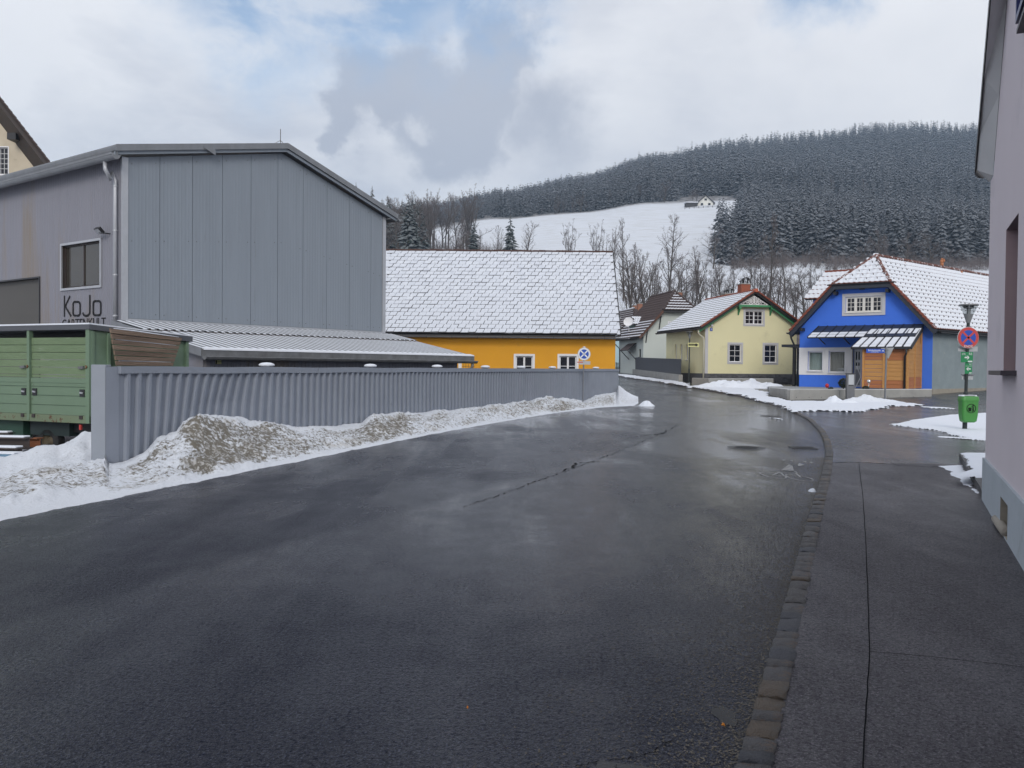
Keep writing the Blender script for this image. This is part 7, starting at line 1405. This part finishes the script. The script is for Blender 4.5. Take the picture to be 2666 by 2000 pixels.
# end face
MB().box(frE, .02, .42, -.04, .0, Z['bot'], Z['band']-.02).build('end_panel', green_m, tl); MB().box(frE, .42, LE-.02, -.06, -.03, Z['bot'], Z['band']-.10).build('end_panel', green_m, tl)
for s_ in (.02, .40, LE-.1): tpost(s_, s_+.07, Z['bot'], Z['band']-.03-.05*s_, -.05, .03, frE)
se0, _ = frE.at(237.5, 1000); se1, _ = frE.at(254.5, 1000); zv1, zv0 = frE.at(245, 990)[1], frE.at(245, 1038)[1]
for k in range(3): x = se0+(se1-se0)*(k+.15)/3; MB().box(frE, x, x+(se1-se0)*.24, .0, .006, zv0, zv1).build('vent_slot', black_m, tl)
sv0, zq1 = frE.at(281, 854, .25); sv1, _ = frE.at(469, 870, .25); sb0, zq0 = frE.at(303, 953, .08); sb1, _ = frE.at(449, 953, .08); zq1b = zq1-.02
for k in range(7):
    f0, f1 = k/7, (k+1)/7; g = lambda a, b, f: a+(b-a)*f; q = lambda f, side, tt: frE.W(g(sb0, sv0, f) if side == 0 else g(sb1, sv1, f), g(.06, .28, f)+tt, g(zq0, zq1-.12*side, f))
    MB().hexa([q(f0+.012, 0, 0), q(f0+.012, 1, 0), q(f1-.012, 1, 0), q(f1-.012, 0, 0), q(f0+.012, 0, .03+.01*(k % 2)), q(f0+.012, 1, .03), q(f1-.012, 1, .03), q(f1-.012, 0, .03+.012*(k % 3))]).build('hopper_board', raw_wood, tl)
    if k in (0, 4, 6): a, b = q(f1, 0, .02), q(f1, 1, .02); MB().tube([a.lerp(b, .05), a.lerp(b, .3)+Vector((0, 0, .006)), a.lerp(b, .75), a.lerp(b, .95)], [.008, .014, .010, .004], 6).build('snow_line', snow, tl)
# chassis and wheels
MB().box(frT, -4.5, -.05, -1.9, -.35, Z['bot']-.22, Z['bot']-.02).build('chassis', black_m, tl); MB().box(frT, -1.95, -.85, -.5, -.25, Z['bot']-.30, Z['bot']-.02).build('side_box', mat('dark_teal_steel', (.02, .035, .035), .6), tl); MB().box(frT, -4, -2.1, -.4, -.2, Z['bot']-.5, Z['bot']-.02).build('side_box', mat('dark_green_steel', (.02, .06, .04), .6), tl)
cx, cz = frT.at(123, 1150, -.25)
def wheel(parent, fr, s, t, z, r, w):
    wh = MB(); prof = [(r*.55, 0), (r*.80, .0), (r*.96, w*.12), (r, w*.25), (r, w*.75), (r*.96, w*.88), (r*.80, w), (r*.55, w)]; n = 30; b = 0
    for i in range(n):
        for q_ in prof: a = 2*math.pi*i/n; wh.v.append(fr.W(s+math.cos(a)*q_[0], t-q_[1], z+math.sin(a)*q_[0]))
    k = len(prof)
    for i in range(n):
        for j in range(k-1): wh.f.append([i*k+j, ((i+1) % n)*k+j, ((i+1) % n)*k+j+1, i*k+j+1]); wh.m.append(0)
    wo = MB(); w_obj = wh.build('wheel', rubber, parent)
    tr_ = MB()
    for i in range(36): a = 2*math.pi*i/36; c_ = (s+math.cos(a)*r, z+math.sin(a)*r); d_ = Vector((math.cos(a), math.sin(a))); e_ = Vector((-d_.y, d_.x)); tr_.hexa([fr.W(c_[0]+d_.x*x+e_.x*y, t-yy, c_[1]+d_.y*x+e_.y*y) for yy in (w*.02, w*.45) for x, y in ((-.05, -.018), (.012, -.018), (.012, .018), (-.05, .018))])
    to = tr_.build('tread', rubber, w_obj); to['kind'] = 'stuff'
    rm = MB(); pr2 = [(r*.56, .01), (r*.50, .05), (r*.30, .07), (r*.14, .03), (.001, .03)]
    for i in range(24):
        for q_ in pr2: a = 2*math.pi*i/24; rm.v.append(fr.W(s+math.cos(a)*q_[0], t-q_[1], z+math.sin(a)*q_[0]))
    k = len(pr2)
    for i in range(24):
        for j in range(k-1): rm.f.append([i*k+j, ((i+1) % 24)*k+j, ((i+1) % 24)*k+j+1, i*k+j+1]); rm.m.append(0)
    rm.build('rim', rim_m, w_obj); return w_obj
wheel(tl, frT, cx, -.25, cz, .30, .2); wheel(tl, frT, cx, -1.75, cz, .30, .2); wheel(tl, frT, cx-3.1, -.25, cz, .30, .2)
s_, z_ = frT.at(210, 1110, -.02); MB().box(frT, s_-.02, s_+.02, -.04, 0, z_-.07, z_+.03).build('reflector', red_s, tl)
s_, z_ = frE.at(262, 1088, .0); MB().box(frE, s_-.1, s_+.9, .03, .10, z_-.10, z_).build('rear_bar', green_m, tl)
# ================================================================ STEEL BEAMS IN THE YARD
def beam(label, px, py, x_len, d, h, w, m_, ang, group=None, snowy=True):
    c_ = P(px, py, d); f = Fr(c_, (math.cos(ang), math.sin(ang))); o = thing('steel_beam', label, 'steel beam', (c_.x, c_.y, c_.z-h)); z = c_.z
    MB().box(f, -x_len, 0, -w, 0, z-h*.10, z).build('flange', m_, o); MB().box(f, -x_len, 0, -w, 0, z-h, z-h*.9).build('flange', m_, o); MB().box(f, -x_len, -.0, -w*.55, -w*.45, z-h*.9, z-h*.1).build('web', m_, o)
    if snowy: MB().box(f, -x_len, -.04, -w+.02, -.01, z, z+.035).build('snow_cover', snow, o, bevel=.012)
beam('upper dark steel beam topped with snow, left of the trailer wheel', 66, 1141, 3.2, 15.8, .20, .22, dsteel, -.12)
beam('lower dark steel beam topped with snow beneath the upper one', 45, 1168, 3.0, 15.5, .20, .24, dsteel, -.12)
beam('far steel beam with thin snow line under the trailer', 24, 1128, 3.2, 17.2, .18, .2, dsteel, -.05)
beam('rusty orange steel beam between the dark beams and the wheel', 96, 1141, .9, 16.6, .20, .2, rust, -.12, snowy=False)
c_ = P(38, 1184, 15.2); fbx = Fr(c_, (1, -.1)); bo = thing('steel_box', 'snow-topped pale blue steel profile below the beams at the left edge', 'steel profile', (c_.x, c_.y, c_.z-.16)); MB().box(fbx, -3, 0, -.3, 0, c_.z-.22, c_.z).build('profile', mat('blue_grey_steel', (.12, .22, .32), .5, nscale=3), bo, bevel=.01); MB().box(fbx, -3, -.03, -.28, -.02, c_.z, c_.z+.03).build('snow_cover', snow, bo, bevel=.01)
# ================================================================ TREES, WOODS AND THE HILL
def conifer(seed, whorls, nb, Rr=.17, gap=.10, pw=.85):
    rr = np.random.default_rng(seed); V = []; F_ = []
    lean_ = rr.uniform(-.01, .01)
    for i in range(whorls):
        k = gap+(1-gap)*(i/(whorls-.0)); zc0 = k; r = Rr*(1-k)**pw*(1+rr.uniform(-.15, .25))+.006
        n = max(4, int(nb*(1-k*.4))); a0 = rr.uniform(0, 6.3)
        for j in range(n):
            a = a0+2*math.pi*j/n+rr.uniform(-.3, .3); q = r*rr.uniform(.65, 1.15); dr = q*rr.uniform(.25, .55); w = min(.035, q*.42)*rr.uniform(.7, 1.25); ca, sa = math.cos(a), math.sin(a); b = len(V); zc = zc0+rr.uniform(-.03, .025)
            V += [(ca*q*.08, sa*q*.08, zc), (ca*q*.6-sa*w, sa*q*.6+ca*w, zc-dr*.45-w*.7), (ca*q, sa*q, zc-dr), (ca*q*.6+sa*w, sa*q*.6-ca*w, zc-dr*.5-w*.7), (ca*q*.55, sa*q*.55, zc-dr*.30)]
            F_ += [(b, b+1, b+4), (b+1, b+2, b+4), (b, b+4, b+3), (b+4, b+2, b+3)]
    b = len(V); V += [(.012, 0, 0), (-.006, .01, 0), (-.006, -.01, 0), (0, 0, .985)]; F_ += [(b, b+1, b+3), (b+1, b+2, b+3), (b+2, b, b+3)]
    return np.array(V), np.array(F_)
hiC = [conifer(i, 24, 10, .165+.02*(i % 3)) for i in range(6)]; loC = [conifer(20+i, 12, 6, .15+.025*(i % 3), .1, .62) for i in range(6)]
spr_me = [np_mesh('spruce', v, f, spruce_m) for v, f in hiC]
def join_trees(name, protos, items, m, kind='stuff'):
    Vs = []; Fs = []; nb = 0
    for x, y, z, h, k, a, wd_ in items:
        v, f = protos[k]; c, s_ = math.cos(a), math.sin(a); q = np.empty_like(v); q[:, 0] = (v[:, 0]*c-v[:, 1]*s_)*h*wd_+x; q[:, 1] = (v[:, 0]*s_+v[:, 1]*c)*h*wd_+y; q[:, 2] = v[:, 2]*h+z
        Vs.append(q); Fs.append(f+nb); nb += len(v)
    return tag(link(name, np_mesh(name, np.concatenate(Vs), np.concatenate(Fs), m)), kind=kind)
def px2x(px, d): return (px-W0/2)/FPX*d
rt = np.random.default_rng(12)
front = []; d = 277.0; row = 0
while d < 425:
    x = px2x(np.interp(d, [277, 300, 340, 380, 425], [1897, 1884, 1900, 1925, 1955])+rt.uniform(-9, 9), d)+rt.uniform(0, 2.5); xe = px2x(2720, d)
    while x < xe:
        xx, yy = x+rt.uniform(-2.2, 2.2), d+rt.uniform(-2.4, 2.4); h = rt.uniform(13.5, 22.5)*(1.05 if row < 3 else 1); front.append((xx, yy, float(zt(xx, yy))-1.0, h, int(rt.integers(6)), rt.uniform(0, 6.3), rt.uniform(.85, 1.15))); x += 4.6
    d += 4.8; row += 1
front.sort(key=lambda t: t[1]-t[3]*1.0)
back = []; d = 470.0
while d < 960:
    st = 5.2+(d-460)*.006; x = px2x(np.interp(d, [455, 520, 960], [1030, 1010, 980]), d); xe = px2x(2760, d)
    while x < xe:
        xx, yy = x+rt.uniform(-2.4, 2.4), d+rt.uniform(-2.2, 2.2); px = W0/2+xx/yy*FPX
        base = np.interp(px, [1000, 1250, 1450, 1700, 2700], [13, 15, 18, 23, 24]); h = base*.92*(rt.uniform(.66, 1.18) if d < 620 else rt.uniform(.8, 1.1))*(1.15 if rt.random() < .06 else 1)
        near_ok = yy > np.interp(px, [1000, 1880, 1890], [480, 462, 470]); 
        clear = not (1770 < px < 1900 and yy < 500)
        if near_ok and clear: back.append((xx, yy, float(zt(xx, yy))-1.0, h, int(rt.integers(6)), rt.uniform(0, 6.3), rt.uniform(.8, 1.15)))
        x += st
    d += st*.95
back.sort(key=lambda t: t[1])
def band(px, cuts, names):
    return names[int(np.searchsorted(cuts, px))]
def indiv(items, lb, grp, protos, cuts, names):
    for x, y, z, h, k, a, wd_ in items:
        o = link('spruce_tree', protos[k], None, (x, y, z)); o.location = (x, y, z); o.rotation_euler = (0, 0, a); o.scale = (h*wd_, h*wd_, h); nm = band(W0/2+x/y*FPX, cuts, names); tag(o, lb+', '+nm, 'tree', grp+', '+nm)
indiv(front[:150], 'frosted spruce in the dark front wood', 'spruces of the near wood', spr_me, (1960, 2060, 2180, 2320, 2450), ('beside the meadow', 'behind the tall pale bare tree', 'above the gap between the houses', 'above the blue gable', 'above the blue house ridge', 'above the street lamp'))
edge = [t for t in back if t[1] < 500][:140]; es = set(id(t) for t in edge)
indiv(edge, 'tall frosted spruce at the upper edge of the snowy meadow', 'spruces above the meadow', spr_me, (1250, 1400, 1550, 1700, 1800, 1900, 2100), ('lowest to the left', 'above the dark firs', 'above the orange roof middle', 'above the orange roof end', 'left of the farmhouse', 'behind the farmhouse', 'just right of the farmhouse', 'above the right wood'))
join_trees('spruce_wood', loC if False else [conifer(40+i, 18, 8, .175) for i in range(6)], front[150:], spruce_m); join_trees('spruce_wood_beyond', loC, [t for t in back if id(t) not in es], spruce_m)
# ---- bare trees
def bare(seed, stems=1, prim=18, k0=.25, up=1.3, blen=.34, sec=6, ter=4, wob=.05):
    rr = random.Random(seed); T = ([], []); Cc = ([], [])
    def seg(p, q, r0, r1, tg, n):
        V, Fc = tg; d = q-p
        if d.length < 1e-6: return
        d.normalize(); a = d.orthogonal().normalized(); c = d.cross(a); b = len(V)
        for pt, r in ((p, r0), (q, r1)):
            for j in range(n): t = 2*math.pi*j/n; V.append(tuple(pt+(a*math.cos(t)+c*math.sin(t))*r))
        for j in range(n): k = (j+1) % n; Fc.append((b+j, b+k, b+n+k)); Fc.append((b+j, b+n+k, b+n+j))
    def limb(p, d, L_, r, ns, w, lift, tg, n):
        pts = [(p, d, r)]
        for i in range(ns):
            d = (d+Vector((rr.gauss(0, w), rr.gauss(0, w), rr.gauss(0, w*.6)+lift))).normalized(); q = p+d*L_/ns; r2 = max(r*(1-.85*(i+1)/ns), .0009); seg(p, q, pts[-1][2], r2, tg, n); p = q; pts.append((p, d, r2))
        return pts
    def side(d, u_):
        o_ = Vector((rr.gauss(0, 1), rr.gauss(0, 1), rr.gauss(0, .3))); o_ = (o_-d*o_.dot(d)).normalized(); return (o_+d*rr.uniform(.45, 1.0)+Vector((0, 0, u_*rr.uniform(.3, .9)))).normalized()
    for s_ in range(stems):
        a = rr.uniform(0, 6.3); off = Vector((math.cos(a), math.sin(a), 0))*(.035*(stems > 1)); Hs = rr.uniform(.86, .97) if stems == 1 else rr.uniform(.7, .97)
        tr_ = limb(off, (Vector((0, 0, 1))+off*rr.uniform(.5, 4)).normalized(), Hs, .0155/(stems**.35), 9, wob, .05, T, 6); np_ = max(5, int(prim/(stems**.6)))
        for i in range(np_):
            k = k0+(1-k0)*(i+rr.random())/np_; j = min(8, int(k*9)); P0, d0, r0 = tr_[j]; P1 = tr_[j+1][0]; st = P0.lerp(P1, k*9-j); Lb = blen*(1-k)**.55*rr.uniform(.6, 1.15)+.05; rb_ = min(r0*.6, .006*Lb/.3)
            br = limb(st, side(d0, up), Lb, rb_, 5, .16, .06*up, T, 4)
            for m_ in range(sec):
                q = rr.uniform(.25, 1); jj = min(4, int(q*5)); p2 = br[jj][0].lerp(br[jj+1][0], q*5-jj); L2 = Lb*rr.uniform(.25, .5)*(1.15-q*.5)
                b2 = limb(p2, side(br[jj][1], up*.8), L2, max(br[jj][2]*.55, .0015), 3, .2, .05, Cc, 3)
                for t_ in range(ter): q3 = rr.randrange(0, 3); p3 = b2[q3][0].lerp(b2[q3+1][0], rr.random()); limb(p3, side(b2[q3][1], up*.6), L2*rr.uniform(.3, .6), .0013, 2, .22, .04, Cc, 3)
    return (np.array(T[0]), np.array(T[1])), (np.array(Cc[0]), np.array(Cc[1]))
BT = [bare(1, 1, 20, .28, .9, .40, 6, 4), bare(2, 6, 20, .30, 1.8, .24, 5, 4), bare(3, 1, 22, .18, .5, .46, 6, 4, .08), bare(4, 1, 18, .40, 1.7, .24, 6, 4), bare(5, 3, 20, .25, 1.4, .30, 5, 4), bare(6, 1, 24, .15, 1.0, .34, 6, 4, .07)]
BM = [(np_mesh('trunk', *t, bark), np_mesh('crown', *c, twig_b)) for t, c in BT]
def btree(px, top, d, k, label, group=None, wd_=1.0, base=None, name='bare_tree', rot=None, m=None):
    x = px2x(px, d); z = float(zt(x, d))-.3 if base is None else base; zt_ = P(px, top, d).z; h = max(2.0, (zt_-z)/ 1.0); o = thing(name, label, 'tree', (x, d, z), group); o.rotation_euler = (0, 0, random.uniform(0, 6.3) if rot is None else rot); o.scale = (h*wd_, h*wd_, h)
    for me, n_ in zip(BM[k], ('trunk', 'crown')): c = bpy.data.objects.new(n_, me); COL.objects.link(c); c.parent = o
    return o
random.seed(21)
BN = ('above the light blue house', 'above the mint house roof', 'left of the yellow house chimneys', 'above the yellow house chimneys', 'above the yellow gable', 'between the yellow and blue roofs', 'behind the rear wing of the blue house', 'behind the blue gable')
btree(1621, 548, 205, 3, 'tall slender bare tree rising just right of the orange house roof', wd_=.8); btree(1737, 566, 190, 0, 'large bare tree with forked crown standing before the snowy meadow', wd_=.95); btree(2001, 535, 175, 3, 'very tall pale-trunked bare tree rising behind the yellow house', wd_=.75)
btree(1853, 580, 268, 2, 'bare spreading tree at the left corner of the dark spruce wood'); btree(1813, 640, 225, 0, 'bare tree left of the dark wood, before the snow strip'); btree(1477, 577, 255, 1, 'round-crowned multi-stemmed bare tree above the middle of the orange roof', wd_=1.15); btree(1548, 579, 255, 1, 'multi-stemmed bare tree above the right part of the orange roof', wd_=1.15)
btree(1365, 570, 245, 5, 'bare birch-like tree right of the second dark fir above the roof', wd_=1.0); btree(1290, 585, 250, 4, 'thin multi-trunk bare tree between the two dark firs'); btree(1590, 590, 215, 1, 'bushy multi-stemmed bare tree at the right end of the orange roof ridge', wd_=1.1); btree(1642, 618, 200, 3, 'thin bare tree just right of the tallest slender tree'); btree(1673, 650, 180, 0, 'medium bare tree over the lilac thicket'); btree(1806, 492, 446, 2, 'bare farm tree beside the white hillside house', wd_=1.2)
btree(1210, 600, 235, 0, 'bare tree at the left of the first dark fir'); btree(1180, 560, 250, 2, 'bare tree with wide crown by the left wood'); btree(1875, 522, 436, 5, 'small bare tree right of the hillside farmhouse')
rb = random.Random(33)
for i in range(16): btree(rb.uniform(1065, 1240), rb.uniform(488, 520), rb.uniform(300, 345), rb.choice([0, 2, 5, 1]), 'bare deciduous tree in the grove left of the meadow', 'bare trees of the left grove', rb.uniform(.9, 1.2))
for i in range(8): btree(rb.uniform(1130, 1260), rb.uniform(585, 640), rb.uniform(230, 280), rb.choice([1, 4, 5]), 'small bare tree below the grove, above the orange roof', 'small bare trees above the orange roof', rb.uniform(.9, 1.2))
for i in range(50):
    px = 1625+i*(2300-1625)/50+rb.uniform(-8, 8); d = rb.uniform(150, 205); btree(px, rb.uniform(648, 722), d, rb.choice([0, 1, 2, 3, 4, 5]), 'bare tree in the brown belt '+band(px, (1700, 1780, 1860, 1940, 2020, 2100, 2200), BN), 'bare trees of the belt '+band(px, (1700, 1780, 1860, 1940, 2020, 2100, 2200), BN), rb.uniform(.9, 1.35))
for i in range(26):
    px = rb.uniform(1900, 2560); d = rb.uniform(262, 276); btree(px, rb.uniform(590, 660), d, rb.choice([0, 2, 5]), 'bare brown tree along the foot of the spruce wood', 'bare trees at the foot of the spruce wood', rb.uniform(1.0, 1.4))
for i in range(24):
    px = rb.uniform(1400, 2300); d = rb.uniform(462, 480) if px < 1880 else rb.uniform(470, 640); btree(px, P(px, 0, d).z and (np.interp(px, [1400, 1700, 1900, 2300], [520, 470, 470, 455])+rb.uniform(-10, 25)), d, rb.choice([0, 2, 4]), 'pale bare tree mixed among the upper spruces', 'bare trees among the upper spruces', 1.0)
# brushwood: many thin shoots read as one thicket
V = []; F_ = []; rg2 = np.random.default_rng(4)
def shoots(n, pxr, dr, hr, ztweak=0):
    for i in range(n):
        px = rg2.uniform(*pxr); d = rg2.uniform(*dr); x = px2x(px, d); z = float(zt(x, d)); h = rg2.uniform(*hr); p = Vector((x, d, z))
        for k in range(7):
            dv = Vector((rg2.normal(0, .45), rg2.normal(0, .45), 1)).normalized(); q = p+dv*h*rg2.uniform(.5, 1); w = .03
            s_ = Vector((w, 0, 0)); b = len(V); V.extend([tuple(p-s_), tuple(p+s_), tuple(q)]); F_.append((b, b+1, b+2))
            for m_ in range(6):
                st = p.lerp(q, rg2.uniform(.3, .95)); e = st+Vector((rg2.normal(0, 1), rg2.normal(0, 1), rg2.uniform(.1, 1.4)))*h*.17; b = len(V); sx = Vector((.016, 0, 0)); V.extend([tuple(st-sx), tuple(st+sx), tuple(e)]); F_.append((b, b+1, b+2))
shoots(1500, (1560, 2560), (116, 160), (2.2, 4.2)); shoots(250, (1600, 2500), (160, 215), (2.2, 4)); shoots(700, (850, 1300), (215, 330), (3, 6)); shoots(500, (1900, 2600), (262, 276), (3, 6))
tag(link('brushwood', np_mesh('brushwood', V, F_, twig_b)), kind='stuff')
# individual dark conifers on the left
def dark_fir(px, top, d, label, wd_=1.0, k=0, group=None):
    x = px2x(px, d); z = float(zt(x, d))-.5; h = P(px, top, d).z-z; o = thing('fir_tree', label, 'tree', (x, d, z), group); o.scale = (h*wd_, h*wd_, h); o.rotation_euler = (0, 0, k*1.3)
    c = bpy.data.objects.new('crown', fir_me[k % 3]); COL.objects.link(c); c.parent = o; t = bpy.data.objects.new('trunk', fir_tr); COL.objects.link(t); t.parent = o
fir_m = conifer_mat('dark_fir_needles', (.010, .018, .013), (.017, .028, .018), .25); fir_me = []
for i in range(3): v, f = conifer(70+i, 24, 12, .27, .10); fir_me.append(np_mesh('crown', v, f, fir_m))
mb = MB().tube([(0, 0, 0), (0, 0, .5), (0, 0, 1)], [.016, .01, .002], 6); tro = mb.build('tmp', bark); fir_tr = tro.data; bpy.data.objects.remove(tro)
dark_fir(1230, 576, 235, 'dark fir with ragged tiers above the left part of the orange roof', 1.0, 0); dark_fir(1325, 558, 240, 'dark fir with open crown above the middle of the orange roof', .95, 1)
dark_fir(966, 484, 205, 'dark fir top just showing above the warehouse roof slope', .8, 2); dark_fir(924, 474, 205, 'small fir tip peeking over the warehouse roof edge', .7, 0)
rb = random.Random(5)
for i in range(16): dark_fir(990+rb.uniform(0, 115), rb.uniform(505, 560), rb.uniform(225, 290), 'dark fir in the tight clump right of the warehouse', rb.uniform(.75, 1.0), i, 'dark firs in the clump by the warehouse')
for i in range(12): btree(1000+rb.uniform(0, 110), rb.uniform(500, 530), rb.uniform(230, 300), rb.choice([0, 2, 5]), 'bare deciduous tree in the clump right of the warehouse', 'bare trees in the clump by the warehouse', 1.0)
# ---- farmhouse on the hill
DF = 440.0; zF = float(zt(px2x(1838, DF), DF)); frF = Fr(P(1817, 540, DF), (1, -.12)); fhh = thing('farmhouse', 'small white farmhouse with dark gable roof high on the snowy meadow', 'house', frF.W(0, 0, zF))
wf_, _ = frF.at(1857, 540); ze = frF.at(1818, 527)[1]; za = frF.at(1837, 509)[1]; zb_ = zF-1.5; cw = wf_/2; ww = mat('white_render', (.78, .77, .72), .9, nscale=1)
MB().prism([frF.W(0, 0, zb_), frF.W(wf_, 0, zb_), frF.W(wf_, 0, ze), frF.W(cw, 0, za), frF.W(0, 0, ze)], -frF.n*11).build('wall', ww, fhh)
sl_ = (za-ze)/cw
for sg_ in (-1, 1):
    a = cw+sg_*(cw+.9); slab(fhh, [frF.W(a, .9, ze-.9*sl_+.25), frF.W(cw, .9, za+.25), frF.W(cw, -11.5, za+.25), frF.W(a, -11.5, ze-.9*sl_+.25)], .35, snow_roof2 if sg_ < 0 else slate, slate)
hy = (za-ze)
for (a, b, c_, d_) in ((.42, .58, ze+hy*.25, ze+hy*.55), (.18, .34, ze-2.0, ze-.4), (.66, .82, ze-2.0, ze-.4), (.2, .36, ze-4.6, ze-3.2), (.62, .8, ze-4.8, ze-3.2)): MB().box(frF, a*wf_, b*wf_, .0, .06, c_, d_).build('window', glass_d, fhh)
MB().box(frF, .1*wf_, .92*wf_, .0, 1.2, ze-2.5, ze-1.9).build('balcony', mat('brown_balcony', (.13, .10, .06), .8), fhh)
frF2 = Fr(P(1786, 545, DF-3), (1, 0)); sh_o = thing('farm_shed', 'low dark shed beside the white hillside farmhouse', 'shed', frF2.W(0, 0, zF)); MB().box(frF2, 0, 5.5, -4, 0, zF-1.5, zF+1.2).build('wall', slate, sh_o); MB().box(frF2, -.3, 5.8, -4.3, .3, zF+1.2, zF+1.6).build('roof', snow_roof2, sh_o)
ff_ = thing('post_fence', 'thin post and rail fence in the snow below the farmhouse', 'fence', (px2x(1830, 431), 431, zF))
for k in range(9): px = 1783+k*12; q = P(px, 551, 431); zq = float(zt(q.x, 431)); MB().box(Fr(q, (1, 0)), -.09, .09, -.1, .1, zq-.3, zq+1.5).build('post', dsteel, ff_)
a, b = P(1783, 551, 431), P(1879, 551, 431); MB().bar((a.x, 431, float(zt(a.x, 431))+1.1), (b.x, 431, float(zt(b.x, 431))+1.1), .1, .12).build('rail', dsteel, ff_)
# ---- air
def haze(dens):
    mb = MB(); mb.box(WF, -1500, 1900, -400, 2150, -160, 420); m = bpy.data.materials.new('thin_air'); m.use_nodes = True; n = m.node_tree.nodes; n.remove(n['Principled BSDF']); v = n.new('ShaderNodeVolumePrincipled'); v.inputs['Density'].default_value = dens; v.inputs['Color'].default_value = (.54, .74, 1.0, 1); v.inputs['Anisotropy'].default_value = 0.0; m.node_tree.links.new(v.outputs[0], n['Material Output'].inputs['Volume']); return mb.build('haze', m, kind='stuff')
haze(.00030)
